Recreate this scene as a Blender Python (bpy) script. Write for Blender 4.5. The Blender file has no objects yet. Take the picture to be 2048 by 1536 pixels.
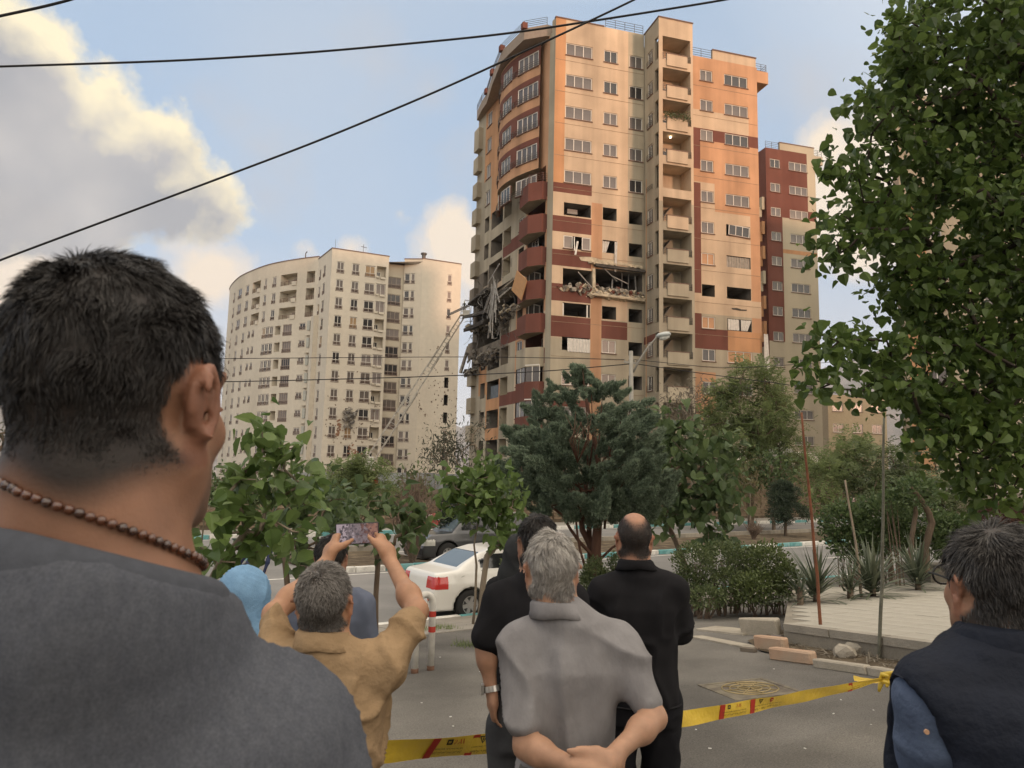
import bpy, bmesh, math, random
import numpy as np
from mathutils import Matrix, Vector
random.seed(7); RNG = np.random.default_rng(11)
SC = bpy.context.scene
COL = SC.collection
R = math.radians

# ---------------------------------------------------------------- camera
PITCH, ROLL, FPX = R(7.149), R(1.324), 1490.0
_fw = np.array([0, math.cos(PITCH), math.sin(PITCH)]); _up = np.array([0, -math.sin(PITCH), math.cos(PITCH)])
CR = math.cos(ROLL) * np.array([1., 0, 0]) + math.sin(ROLL) * _up
CU = math.cos(ROLL) * _up - math.sin(ROLL) * np.array([1., 0, 0])
cd = bpy.data.cameras.new('camera'); cam = bpy.data.objects.new('camera', cd); COL.objects.link(cam)
cd.sensor_width = 36; cd.lens = 36 * FPX / 2048; cd.clip_start = .05; cd.clip_end = 9000
M = Matrix.Identity(4)
for i in range(3):
    M[i][0], M[i][1], M[i][2] = CR[i], CU[i], -_fw[i]
cam.matrix_world = M
cd.dof.use_dof = True; cd.dof.focus_distance = 22; cd.dof.aperture_fstop = 13
SC.camera = cam

def ray(x, y):
    return _fw + CR * (x - 1024) / FPX - CU * (y - 768) / FPX
def at(x, y, Y):                      # a point of the photograph at forward distance Y
    d = ray(x, y); return d * (Y / d[1])

# ---------------------------------------------------------------- sky, sun, exposure
SUN_AZ, SUN_EL = (0.62, -0.785), R(5.0)
world = bpy.data.worlds.new('World'); SC.world = world; world.use_nodes = True
wt = world.node_tree; wt.nodes.clear()
def wn(t, **kw):
    n = wt.nodes.new(t)
    for k, v in kw.items(): setattr(n, k, v)
    return n
def wmath(op, a, b=None, c=None, clamp=False):
    n = wn('ShaderNodeMath', operation=op, use_clamp=clamp)
    for i, v in enumerate((a, b, c)):
        if v is None: continue
        if isinstance(v, (int, float)): n.inputs[i].default_value = v
        else: wt.links.new(v, n.inputs[i])
    return n.outputs[0]
def wmix(f, a, b):
    n = wn('ShaderNodeMix', data_type='RGBA')
    for s, v in (('Factor', f), ('A', a), ('B', b)):
        i = [k for k in n.inputs if k.name == s and (k.type == 'RGBA' or s == 'Factor')][0]
        if isinstance(v, (int, float)): i.default_value = v
        elif isinstance(v, tuple): i.default_value = (*v, 1)
        else: wt.links.new(v, i)
    return [o for o in n.outputs if o.type == 'RGBA'][0]
tc = wn('ShaderNodeTexCoord'); DIR = tc.outputs['Generated']
nish = wn('ShaderNodeTexSky', sky_type='NISHITA', sun_disc=False)
nish.sun_elevation = SUN_EL + R(7); nish.sun_rotation = math.atan2(SUN_AZ[0], SUN_AZ[1])
nish.air_density = 1.0; nish.dust_density = 1.6; nish.ozone_density = 1.2; nish.altitude = 1400
def cloud_density(vec, blobs, nscale, amp, soft, det=5):
    noi = wn('ShaderNodeTexNoise'); noi.inputs['Scale'].default_value = nscale; noi.inputs['Detail'].default_value = det; noi.inputs['Roughness'].default_value = .58
    wt.links.new(vec, noi.inputs['Vector'])
    nv = wmath('MULTIPLY', wmath('SUBTRACT', noi.outputs[0], .5), amp)
    best = None
    for (px, py, rad) in blobs:
        d = ray(px, py); d = d / np.linalg.norm(d)
        ds = wn('ShaderNodeVectorMath', operation='DISTANCE'); wt.links.new(vec, ds.inputs[0]); ds.inputs[1].default_value = tuple(d)
        v = wmath('SUBTRACT', rad, ds.outputs['Value'])
        best = v if best is None else wmath('SMOOTH_MAX', best, v, .03)
    dn = wmath('ADD', best, nv)
    return wmath('DIVIDE', dn, soft)
def clamp01(v): return wmath('MAXIMUM', wmath('MINIMUM', v, 1.0), 0.0)
HEAP = [(10, 200, .12), (90, 130, .06), (170, 230, .08), (220, 320, .10), (330, 375, .07), (420, 415, .045), (80, 380, .09), (-160, 240, .17)]
WISP = [(480, 250, .045), (530, 300, .04), (580, 360, .04), (530, 400, .05), (610, 385, .03), (740, 120, .06), (860, 180, .05), (400, 200, .03), (950, 300, .06), (1620, 180, .08)]
PEACH = [(900, 480, .05), (965, 540, .06), (880, 600, .05), (1640, 300, .045), (1760, 300, .06), (620, 500, .02), (700, 500, .025), (800, 428, .012), (30, 440, .035), (90, 450, .03), (420, 540, .06), (1720, 420, .09), (-20, 560, .1), (1850, 250, .06)]
def shifted(dv):
    a = wn('ShaderNodeVectorMath', operation='ADD'); wt.links.new(DIR, a.inputs[0]); a.inputs[1].default_value = dv; return a.outputs[0]
heap = cloud_density(DIR, HEAP, 7.0, .22, .024, 8)
heap_up = cloud_density(shifted((-.005, 0, .030)), HEAP, 7.0, .22, .05, 5)
wisp = cloud_density(DIR, WISP, 10.0, .17, .09, 5)
peach = cloud_density(DIR, PEACH, 10.0, .10, .03, 6)
sep = wn('ShaderNodeSeparateXYZ'); wt.links.new(DIR, sep.inputs[0]); ZZ = sep.outputs[2]
# thin high veil and horizon dust
veil = wn('ShaderNodeTexNoise'); veil.inputs['Scale'].default_value = 2.2; veil.inputs['Detail'].default_value = 2
wt.links.new(DIR, veil.inputs['Vector'])
veil_f = clamp01(wmath('MULTIPLY', wmath('SUBTRACT', veil.outputs[0], .42), 2.6))
SK = .13                                # Background strength
def k(r, g, b, m=1.0): return (r * m / SK, g * m / SK, b * m / SK)
base = wmix(.76, nish.outputs[0], k(.435, .575, .757))
# cover: warm brightening added overhead and sunward, out of view, to light the foreground
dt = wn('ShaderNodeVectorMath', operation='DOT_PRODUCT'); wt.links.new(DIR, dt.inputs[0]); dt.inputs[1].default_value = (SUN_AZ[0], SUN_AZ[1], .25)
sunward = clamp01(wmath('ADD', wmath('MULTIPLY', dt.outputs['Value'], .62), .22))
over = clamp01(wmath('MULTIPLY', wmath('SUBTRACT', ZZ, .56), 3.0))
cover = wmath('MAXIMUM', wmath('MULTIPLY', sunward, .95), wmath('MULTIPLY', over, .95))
base = wmix(wmath('MULTIPLY', veil_f, .48), base, k(.57, .60, .64))
hz = clamp01(wmath('SUBTRACT', 1.0, wmath('MULTIPLY', ZZ, 3.4)))
base = wmix(wmath('MULTIPLY', hz, .85), base, k(.84, .73, .66))
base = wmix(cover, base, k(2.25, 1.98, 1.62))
base = wmix(wmath('MULTIPLY', clamp01(wisp), .75), base, k(.52, .53, .565))
pk = wmix(clamp01(wmath('MULTIPLY', ZZ, 2.2)), k(.93, .74, .56), k(1.0, .82, .60))
base = wmix(wmath('MULTIPLY', clamp01(peach), .82), base, pk)
cn = wn('ShaderNodeTexNoise'); cn.inputs['Scale'].default_value = 6.5; cn.inputs['Detail'].default_value = 4; wt.links.new(DIR, cn.inputs['Vector'])
grey = wmix(clamp01(wmath('MULTIPLY', wmath('SUBTRACT', cn.outputs[0], .40), 3.2)), k(.38, .38, .40), k(.58, .545, .52))
hcol = wmix(clamp01(heap_up), k(1.0, .87, .60), grey)
base = wmix(wmath('MULTIPLY', clamp01(heap), .97), base, hcol)
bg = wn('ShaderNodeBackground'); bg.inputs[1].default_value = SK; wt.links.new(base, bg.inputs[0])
world.cycles.sampling_method = 'MANUAL'; world.cycles.sample_map_resolution = 256
wo = wn('ShaderNodeOutputWorld'); wt.links.new(bg.outputs[0], wo.inputs[0])

sl = bpy.data.lights.new('sun', 'SUN'); sl.energy = 2.1; sl.angle = R(5); sl.color = (1, .58, .38)
sun = bpy.data.objects.new('sun', sl); COL.objects.link(sun)
_s = Vector((SUN_AZ[0] * math.cos(SUN_EL), SUN_AZ[1] * math.cos(SUN_EL), math.sin(SUN_EL)))
sun.rotation_euler = _s.to_track_quat('Z', 'Y').to_euler()
vs = SC.view_settings; vs.view_transform = 'Standard'; vs.look = 'None'; vs.gamma = 1; vs.exposure = 0.18; vs.use_curve_mapping = False
SC.cycles.max_bounces = 6; SC.cycles.diffuse_bounces = 3; SC.cycles.glossy_bounces = 3; SC.cycles.transparent_max_bounces = 6; SC.cycles.transmission_bounces = 3
SC.cycles.use_denoising = True; SC.cycles.volume_bounces = 0

# ---------------------------------------------------------------- helpers
WL = {}                                    # world location of every parent (no parent here is rotated unless said so)
def wl(o): return WL.get(o.name, np.zeros(3)) if o else np.zeros(3)
def tag(o, label, cat, group=None):
    o['label'] = label; o['category'] = cat
    if group: o['group'] = group
    return o
def structure(o): o['kind'] = 'structure'; return o
def stuff(o): o['kind'] = 'stuff'; return o
def empty(name, loc, label=None, cat=None, group=None):
    o = bpy.data.objects.new(name, None); COL.objects.link(o); o.location = tuple(float(v) for v in loc); o.empty_display_size = .2
    WL[o.name] = np.array(loc, float)
    if label: tag(o, label, cat, group)
    return o
def mesh(name, V, F, mats, mi=None, smooth=False, attr=None):
    """V Nx3, F list of index lists or an (M,k) array"""
    me = bpy.data.meshes.new(name)
    V = np.asarray(V, np.float32).reshape(-1, 3)
    if isinstance(F, np.ndarray):
        m, kk = F.shape; loops = F.astype(np.int32).ravel(); tot = np.full(m, kk, np.int32)
    else:
        tot = np.array([len(f) for f in F], np.int32); loops = np.array([i for f in F for i in f], np.int32); m = len(F)
    me.vertices.add(len(V)); me.vertices.foreach_set('co', V.ravel())
    me.loops.add(len(loops)); me.loops.foreach_set('vertex_index', loops)
    me.polygons.add(m); st = np.zeros(m, np.int32); st[1:] = np.cumsum(tot)[:-1]
    me.polygons.foreach_set('loop_start', st); me.polygons.foreach_set('loop_total', tot)
    if not isinstance(mats, (list, tuple)): mats = [mats]
    for q in mats: me.materials.append(q)
    if mi is not None: me.polygons.foreach_set('material_index', np.asarray(mi, np.int32))
    me.polygons.foreach_set('use_smooth', np.full(m, bool(smooth)))
    me.update(calc_edges=True)
    if attr is not None:
        for an, av in attr.items():
            av = np.asarray(av, np.float32)
            if av.ndim == 1:
                a = me.attributes.new(an, 'FLOAT', 'POINT'); a.data.foreach_set('value', av)
            else:
                a = me.attributes.new(an, 'FLOAT_COLOR', 'POINT'); a.data.foreach_set('color', np.hstack([av, np.ones((len(av), 1), np.float32)]).ravel())
    me.validate(clean_customdata=False)
    return me
def link(name, me, parent=None, loc=(0, 0, 0), rotz=0.0, local=False):
    o = bpy.data.objects.new(name, me); COL.objects.link(o)
    p = np.array(loc, float)
    WL[o.name] = p if not local else wl(parent) + p
    if parent is not None:
        o.parent = parent
        if not local: p = p - wl(parent)
    o.location = tuple(float(v) for v in p); o.rotation_euler = (0, 0, rotz)
    return o
def obj(name, V, F, mats, parent=None, mi=None, smooth=False, attr=None, origin=None):
    """verts given in world coordinates; the object's origin is its parent's (or the given one)"""
    og = np.array(origin, float) if origin is not None else wl(parent)
    V = np.asarray(V, float).reshape(-1, 3)
    return link(name, mesh(name, V - og, F, mats, mi, smooth, attr), parent, og)
class MB:
    """collects boxes, prisms and tubes"""
    def __init__(s): s.V = []; s.F = []; s.M = []; s.n = 0
    def add(s, V, F, m=0):
        V = np.asarray(V, float).reshape(-1, 3); s.V.append(V)
        for f in F: s.F.append([i + s.n for i in f]); s.M.append(m)
        s.n += len(V); return s
    def box(s, c, d, m=0, rot=None, jit=0):
        d = np.array(d, float) / 2
        P = np.array([[x, y, z] for x in (-1, 1) for y in (-1, 1) for z in (-1, 1)], float) * d
        if jit: P = P + np.random.default_rng(int(abs(c[0] * 911 + c[1] * 37 + c[2] * 17 + s.n) * 10) % 99991).uniform(-jit, jit, P.shape) * d
        if rot is not None: P = P @ np.asarray(rot).T
        return s.add(P + np.array(c, float), [(0, 1, 3, 2), (4, 6, 7, 5), (0, 4, 5, 1), (2, 3, 7, 6), (0, 2, 6, 4), (1, 5, 7, 3)], m)
    def tube(s, pts, r, n=8, m=0, cap=True):
        V, F = tube(pts, r, n, cap); return s.add(V, F, m)
    def beam(s, a, b, w, h, m=0, up=(0, 0, 1)):
        a = np.array(a, float); b = np.array(b, float); L = np.linalg.norm(b - a); t = (b - a) / max(L, 1e-6)
        x = np.cross(t, up)
        if np.linalg.norm(x) < 1e-4: x = np.cross(t, (1, 0, 0))
        x /= np.linalg.norm(x); y = np.cross(x, t)
        return s.box((a + b) / 2, (w, L, h), m, np.stack([x, t, y], 1))
    def build(s, name, mats, parent=None, smooth=False, origin=None):
        return obj(name, np.concatenate(s.V), s.F, mats, parent, s.M, smooth, origin=origin)
    def mesh(s, name, mats, smooth=False): return mesh(name, np.concatenate(s.V), s.F, mats, s.M, smooth)
def tube(pts, r, n=8, cap=True):
    P = np.asarray(pts, float); k_ = len(P); r = np.full(k_, r, float) if np.isscalar(r) else np.asarray(r, float)
    T = np.gradient(P, axis=0); T /= np.linalg.norm(T, axis=1)[:, None] + 1e-9
    ref = np.array([0, 0, 1.]) if abs(T[0][2]) < .9 else np.array([1., 0, 0])
    V = []; x = np.cross(T[0], ref); x /= np.linalg.norm(x)
    th = np.linspace(0, 2 * math.pi, n, endpoint=False)
    for i in range(k_):
        x = x - T[i] * (x @ T[i]); x /= np.linalg.norm(x) + 1e-9; y = np.cross(T[i], x)
        V.append(P[i] + r[i] * (np.cos(th)[:, None] * x + np.sin(th)[:, None] * y))
    F = [(i * n + j, i * n + (j + 1) % n, (i + 1) * n + (j + 1) % n, (i + 1) * n + j) for i in range(k_ - 1) for j in range(n)]
    if cap: F += [tuple(range(n - 1, -1, -1)), tuple(range((k_ - 1) * n, k_ * n))]
    return np.concatenate(V), F
def rotz(a): return np.array([[math.cos(a), -math.sin(a), 0], [math.sin(a), math.cos(a), 0], [0, 0, 1.]])
def euler(x, y, z):
    return np.array(Matrix.Rotation(z, 3, 'Z') @ Matrix.Rotation(y, 3, 'Y') @ Matrix.Rotation(x, 3, 'X'))
def smoothstep(a, b, x):
    t = np.clip((x - a) / (b - a), 0, 1); return t * t * (3 - 2 * t)
_lat = np.random.default_rng(5).random((32, 32, 32))
def vnoise(P, f=1.0):
    """value noise, -1..1"""
    P = np.asarray(P, float) * f; i = np.floor(P).astype(int); u = P - i; u = u * u * (3 - 2 * u); i &= 31; j = (i + 1) & 31
    x0, y0, z0 = i[..., 0], i[..., 1], i[..., 2]; x1, y1, z1 = j[..., 0], j[..., 1], j[..., 2]; ux, uy, uz = u[..., 0], u[..., 1], u[..., 2]
    a = _lat[x0, y0, z0] * (1 - ux) + _lat[x1, y0, z0] * ux; b = _lat[x0, y1, z0] * (1 - ux) + _lat[x1, y1, z0] * ux
    c = _lat[x0, y0, z1] * (1 - ux) + _lat[x1, y0, z1] * ux; d = _lat[x0, y1, z1] * (1 - ux) + _lat[x1, y1, z1] * ux
    return 2 * ((a * (1 - uy) + b * uy) * (1 - uz) + (c * (1 - uy) + d * uy) * uz) - 1

# ---------------------------------------------------------------- materials
MATS = {}
def pmat(name, col, rough=.8, var=.12, scale=4.0, bump=0.0, bscale=60.0, spec=.3, stretch=None, metal=0.0, col2=None, mixlo=.45, mixhi=.65, attr=None, sss=0.0, emis=None, coat=0.0, alpha=None, fine=None, trans=0.0):
    """Principled with noise variation of the base colour and fine relief"""
    if name in MATS: return MATS[name]
    m = bpy.data.materials.new(name); m.use_nodes = True; t = m.node_tree; P = t.nodes['Principled BSDF']
    P.inputs['Roughness'].default_value = rough; P.inputs['Specular IOR Level'].default_value = spec; P.inputs['Metallic'].default_value = metal
    if coat: P.inputs['Coat Weight'].default_value = coat; P.inputs['Coat Roughness'].default_value = .06
    if sss: P.inputs['Subsurface Weight'].default_value = sss; P.inputs['Subsurface Radius'].default_value = (.012, .004, .002); P.inputs['Subsurface Scale'].default_value = 1.0
    if trans: P.inputs['Transmission Weight'].default_value = trans
    cc = t.nodes.new('ShaderNodeTexCoord'); vec = cc.outputs['Object']
    if stretch:
        mp = t.nodes.new('ShaderNodeMapping'); mp.inputs['Scale'].default_value = stretch; t.links.new(vec, mp.inputs[0]); vec = mp.outputs[0]
    def noise(s, d=5, v=None):
        n = t.nodes.new('ShaderNodeTexNoise'); n.inputs['Scale'].default_value = s; n.inputs['Detail'].default_value = d; t.links.new(v or vec, n.inputs['Vector']); return n.outputs[0]
    def ramp(f, lo, hi, a, b):
        r = t.nodes.new('ShaderNodeMapRange'); r.inputs[1].default_value = lo; r.inputs[2].default_value = hi; r.inputs[3].default_value = a; r.inputs[4].default_value = b; t.links.new(f, r.inputs[0]); return r.outputs[0]
    def mixc(f, a, b, bl='MIX'):
        n = t.nodes.new('ShaderNodeMix'); n.data_type = 'RGBA'; n.blend_type = bl
        ins = [i for i in n.inputs if i.type == 'RGBA']; fi = n.inputs[0]
        if isinstance(f, (int, float)): fi.default_value = f
        else: t.links.new(f, fi)
        for i, v in zip(ins, (a, b)):
            if isinstance(v, tuple): i.default_value = (*v, 1)
            else: t.links.new(v, i)
        return [o for o in n.outputs if o.type == 'RGBA'][0]
    c = tuple(col)
    if attr:
        an = t.nodes.new('ShaderNodeAttribute'); an.attribute_name = attr
        c = an.outputs['Color'] if col2 is None else mixc(an.outputs['Fac'], tuple(col), tuple(col2))
    elif col2 is not None:
        c = mixc(ramp(noise(scale * .6, 6), mixlo, mixhi, 0, 1), c, tuple(col2))
    if var:
        f = ramp(noise(scale), .3, .7, 1 - var, 1 + var)
        vv = t.nodes.new('ShaderNodeVectorMath'); vv.operation = 'SCALE'
        if isinstance(c, tuple): vv.inputs[0].default_value = c
        else: t.links.new(c, vv.inputs[0])
        t.links.new(f, vv.inputs['Scale']); c = vv.outputs[0]
    if fine:
        f = ramp(noise(fine[0], 3, cc.outputs['Object']), .3, .7, 1 - fine[1], 1 + fine[1])
        vv = t.nodes.new('ShaderNodeVectorMath'); vv.operation = 'SCALE'
        if isinstance(c, tuple): vv.inputs[0].default_value = c
        else: t.links.new(c, vv.inputs[0])
        t.links.new(f, vv.inputs['Scale']); c = vv.outputs[0]
    if isinstance(c, tuple): P.inputs['Base Color'].default_value = (*c, 1)
    else: t.links.new(c, P.inputs['Base Color'])
    if bump:
        b = t.nodes.new('ShaderNodeBump'); b.inputs['Strength'].default_value = bump; b.inputs['Distance'].default_value = .02
        t.links.new(noise(bscale, 4), b.inputs['Height']); t.links.new(b.outputs[0], P.inputs['Normal'])
    if emis:
        P.inputs['Emission Color'].default_value = (*emis[:3], 1); P.inputs['Emission Strength'].default_value = emis[3]
    MATS[name] = m
    return m
def leafmat(name, lo, hi, rough=.45, tr=.35):
    """foliage: diffuse/glossy with light coming through, colour by per-leaf attribute"""
    if name in MATS: return MATS[name]
    m = bpy.data.materials.new(name); m.use_nodes = True; t = m.node_tree; P = t.nodes['Principled BSDF']; out = t.nodes['Material Output']
    an = t.nodes.new('ShaderNodeAttribute'); an.attribute_name = 'tint'
    mx = t.nodes.new('ShaderNodeMix'); mx.data_type = 'RGBA'; t.links.new(an.outputs['Fac'], mx.inputs[0])
    a, b = [i for i in mx.inputs if i.type == 'RGBA']; a.default_value = (*lo, 1); b.default_value = (*hi, 1)
    c = [o for o in mx.outputs if o.type == 'RGBA'][0]
    t.links.new(c, P.inputs['Base Color']); P.inputs['Roughness'].default_value = rough; P.inputs['Specular IOR Level'].default_value = .35
    T = t.nodes.new('ShaderNodeBsdfTranslucent'); g = t.nodes.new('ShaderNodeGamma'); t.links.new(c, g.inputs[0]); g.inputs[1].default_value = .85
    t.links.new(g.outputs[0], T.inputs[0]); ms = t.nodes.new('ShaderNodeMixShader'); ms.inputs[0].default_value = tr
    t.links.new(P.outputs[0], ms.inputs[1]); t.links.new(T.outputs[0], ms.inputs[2]); t.links.new(ms.outputs[0], out.inputs[0])
    MATS[name] = m; return m
# ================================================================ setting
K0 = np.array([-1.0, 15.7]); RD = np.array([math.cos(R(36)), math.sin(R(36))]); RN = np.array([-RD[1], RD[0]])
def Q(t, q, z): p = K0 + RD * t + RN * q; return np.array([p[0], p[1], z])
SLOPE = .0887
_qp = np.array([-520, -400, -90, -40, -13.3, -.15, -.1499, 23.9, 24.0, 25, 31, 40, 70, 140, 400, 3000.])
_zp = np.array([24, 22, 6, 0.6, -1.65, -2.83, -3.06, -3.06, -2.6, -2.5, -2.0, -1.4, -1.2, -1.6, -6, -40.])
def G(x, y):
    q = (x - K0[0]) * RN[0] + (y - K0[1]) * RN[1]; return float(np.interp(q, _qp, _zp))
def gp(x, y):
    """where the sight line through a photo point meets the near slope"""
    d = ray(x, y); s = d[2] + SLOPE * (RN @ d[:2]); return d * ((-2.83 - SLOPE * .15 + SLOPE * (RN @ K0)) / s)
asphalt = pmat('asphalt', (.125, .116, .104), .9, .20, .8, .8, 130, .2, col2=(.19, .177, .157), mixlo=.40, mixhi=.64, fine=(85, .30))
roadm = pmat('road_asphalt', (.165, .16, .152), .85, .12, .5, .25, 80, .25, col2=(.21, .20, .19), fine=(120, .12))
earth = pmat('earth', (.085, .066, .046), .95, .3, 3, .6, 30, .1, col2=(.14, .11, .075))
conc = pmat('concrete', (.30, .27, .22), .9, .15, 3, .4, 40, .2, col2=(.22, .20, .165), stretch=(1, 1, .6), fine=(90, .08))
ts = np.array([-600, -300, -150, -60, -30, -20, -14, -8, -4, 0, 4, 8, 14, 20, 30, 60, 150, 600, 2000.])
V = []; 
for q, z in zip(_qp, _zp):
    for t in ts: V.append(Q(t, q, z))
nt = len(ts)
F = [(i * nt + j, i * nt + j + 1, (i + 1) * nt + j + 1, (i + 1) * nt + j) for i in range(len(_qp) - 1) for j in range(nt - 1)]
grm = [0 if _qp[i + 1] <= 0 else 1 for i in range(len(_qp) - 1) for j in range(nt - 1)]
ground = structure(obj('ground', V, F, [asphalt, earth], mi=grm))
def strip(name, t0, t1, q0, q1, z, m, parent=None):
    o = obj(name, [Q(t0, q0, z), Q(t1, q0, z), Q(t1, q1, z), Q(t0, q1, z)], [(0, 1, 2, 3)], m, parent)
    return o
ZR = -2.95
road = structure(strip('road', -120, 160, 0, 23.0, ZR, roadm))
white = pmat('white_paint', (.62, .60, .55), .7, .2, 6, .1, 50, col2=(.45, .43, .39), mixlo=.5, mixhi=.75)
teal = pmat('teal_paint', (.11, .29, .29), .6, .2, 6, .1, 50, col2=(.24, .36, .35), mixlo=.5, mixhi=.8)
for q0 in (.35, 7.55, 12.9, 20.4):
    strip('edge_line', -60, 90, q0, q0 + .12, ZR + .004, white, road)
for i in range(24): strip('lane_line', -40 + i * 6, -38 + i * 6, 4.0, 4.1, ZR + .004, white, road)
# kerbs: painted stones, one object each
def kerb(name, t0, t1, q, w, z0, z1, L=1.0, off=0):
    base = structure(strip(name, t0, t1, q, q + w, z0 + .02, conc))
    mb = MB().box((0, 0, 0), (L - .025, w, z1 - z0)); ms = [bevel_mesh(mb.mesh('kerb_stone', c_), .015) for c_ in (white, teal)]
    a = math.atan2(RD[1], RD[0]); i = 0; t = t0
    while t < t1:
        o = link('kerb_stone', ms[((i + off) // (1 if L > 1.2 else 2)) % 2], base, Q(t + L / 2, q + w / 2, (z0 + z1) / 2 + random.uniform(-.006, .006)), a + random.uniform(-.008, .008))
        t += L; i += 1
    return base
def bevel_mesh(me, w):
    b = bmesh.new(); b.from_mesh(me); bmesh.ops.bevel(b, geom=b.edges[:], offset=w, segments=1, affect='EDGES'); b.to_mesh(me); b.free(); return me
kerb('kerb', -22, 30, -.15, .15, -3.0, -2.80)
kerb('median_kerb', .4, 4.4, 8.0, .18, -3.0, -2.78); kerb('median_kerb', 9.6, 44, 8.0, .18, -3.0, -2.78, off=1); kerb('median_kerb', -24, 0, 12.4, .18, -3.0, -2.76)
kerb('far_kerb', -22, 70, 20.8, .2, -3.0, -2.76, 1.6)
strip_m = pmat('pavement_grey', (.25, .235, .205), .9, .12, 2, .3, 40, fine=(60, .08))
for a, b in ((.4, 4.4), (9.6, 44)):
    mb = MB(); c = Q((a + b) / 2, 10.3, -2.87); mb.box(c, (b - a, 4.2, .14), 0, rotz(math.atan2(RD[1], RD[0])))
    structure(mb.build('median', earth))
    mb = MB(); mb.box(Q((a + b) / 2, 12.45, -2.78), (b - a, .16, .34), 0, rotz(math.atan2(RD[1], RD[0]))); structure(mb.build('median_edge', conc))
structure(MB().box(Q(20, 22.5, -2.88), (120, 3.0, .2), 0, rotz(R(36))).build('far_pavement', strip_m))
# footpath beside the near kerb: large concrete flags
flag = pmat('flagstone', (.225, .205, .175), .9, .14, 2, .35, 50, fine=(80, .1))
fp = structure(obj('footpath', [Q(-14, -2.0, -2.83 + SLOPE * 1.85 + .004), Q(9, -2.0, -2.83 + SLOPE * 1.85 + .004), Q(9, -.152, -2.826), Q(-14, -.152, -2.826)], [(0, 1, 2, 3)], conc))
fm = bevel_mesh(MB().box((0, 0, 0), (.985, .90, .03)).mesh('flagstone', flag), .006)
for i in range(-14, 9):
    for j in range(2):
        q = -.16 - .46 - j * .92
        o = link('flagstone', fm, fp, Q(i + .5 + .5 * j, q, -2.83 - SLOPE * (q + .15) + .003 + random.uniform(-.003, .003)), 0)
        o.rotation_euler = Matrix(np.stack([np.append(RD, 0), np.append(RN, -SLOPE), np.array([0, 0, 1.])], 1).tolist()).to_euler()
# cracks and a dark patch in the asphalt
crackm = pmat('crack', (.05, .045, .04), .95, .1)
def crack(pts, w):
    P = [gp(*p) for p in pts]; V = []; n = 0; F = []
    rr = random.Random(len(pts)); fine = []
    for a, b in zip(P[:-1], P[1:]):
        for s in range(6): fine.append(a + (b - a) * s / 6 + np.array([rr.uniform(-1, 1), rr.uniform(-1, 1), 0]) * .03)
    fine.append(P[-1])
    for i, p in enumerate(fine):
        z = -2.83 - SLOPE * (RN @ (p[:2] - K0) + .15) + .006
        ww = w * rr.uniform(.4, 1.2); V += [(p[0], p[1] - ww, z), (p[0], p[1] + ww, z)]
    F = [(2 * i, 2 * i + 2, 2 * i + 3, 2 * i + 1) for i in range(len(fine) - 1)]
    obj('crack', V, F, crackm, ground)
crack([(775, 1406), (840, 1398), (900, 1390), (985, 1382)], .008)
crack([(860, 1290), (930, 1292), (985, 1290)], .006)
crack([(1385, 1330), (1450, 1372), (1560, 1400)], .006)
patch = [gp(*p) for p in [(1345, 1385), (1400, 1357), (1470, 1350), (1545, 1360), (1600, 1378), (1560, 1395), (1490, 1400), (1420, 1402), (1365, 1400)]]
for p in patch: p[2] = -2.83 - SLOPE * (RN @ (p[:2] - K0) + .15) + .004
obj('asphalt_patch', patch, [tuple(range(len(patch)))], pmat('patch', (.062, .056, .05), .95, .2, 5, .5, 80, fine=(150, .2)), ground)
def gz(p): return -2.83 - SLOPE * (RN @ (np.asarray(p[:2]) - K0) + .15)
# paved terrace: follows the slope a step above it
TOFF = .27
def gpo(x, y, off):
    d = ray(x, y); s = d[2] + SLOPE * (RN @ d[:2]); return d * ((-2.83 - SLOPE * .15 + off + SLOPE * (RN @ K0)) / s)
def tz(p): return gz(p) + TOFF
T_poly = [tuple(gpo(x, y, TOFF)[:2]) for x, y in [(1567, 1250), (1700, 1267), (1844, 1286), (2100, 1320), (2700, 1400), (2700, 1130), (2100, 1150), (1880, 1160), (1580, 1180)]]
conc2 = pmat('terrace_concrete', (.23, .205, .165), .9, .2, 1.2, .45, 30, .2, stretch=(1, 1, .35), col2=(.165, .148, .12), fine=(70, .1))
V = [(x, y, tz((x, y))) for x, y in T_poly] + [(x, y, gz((x, y)) - .2) for x, y in T_poly]; n = len(T_poly)
terrace = structure(obj('terrace', V, [tuple(range(n))] + [(i, i + n, (i + 1) % n + n, (i + 1) % n) for i in range(n)], conc2))
slab = pmat('paving_slab', (.34, .315, .265), .88, .1, 1.3, .3, 30, .2, fine=(90, .07))
sm = [bevel_mesh(MB().box((0, 0, 0), (.39, .39, .03)).mesh('paving_slab', slab), .004) for _ in range(1)]
def inside(p, poly):
    c_ = False
    for i in range(len(poly)):
        (x1, y1), (x2, y2) = poly[i], poly[i - 1]
        if (y1 > p[1]) != (y2 > p[1]) and p[0] < (x2 - x1) * (p[1] - y1) / (y2 - y1) + x1: c_ = not c_
    return c_
T0 = np.array(T_poly[0]); e = np.array(T_poly[2]) - T0; e = e / np.hypot(*e); e2 = np.array([-e[1], e[0]])
e3 = np.array([e[0], e[1], -SLOPE * (RN @ e)]); e3 /= np.linalg.norm(e3); n3 = np.array([SLOPE * RN[0], SLOPE * RN[1], 1]); n3 /= np.linalg.norm(n3); TROT = np.stack([e3, np.cross(n3, e3), n3], 1); TEUL = Matrix(TROT.tolist()).to_euler()
cnt = 0
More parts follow.
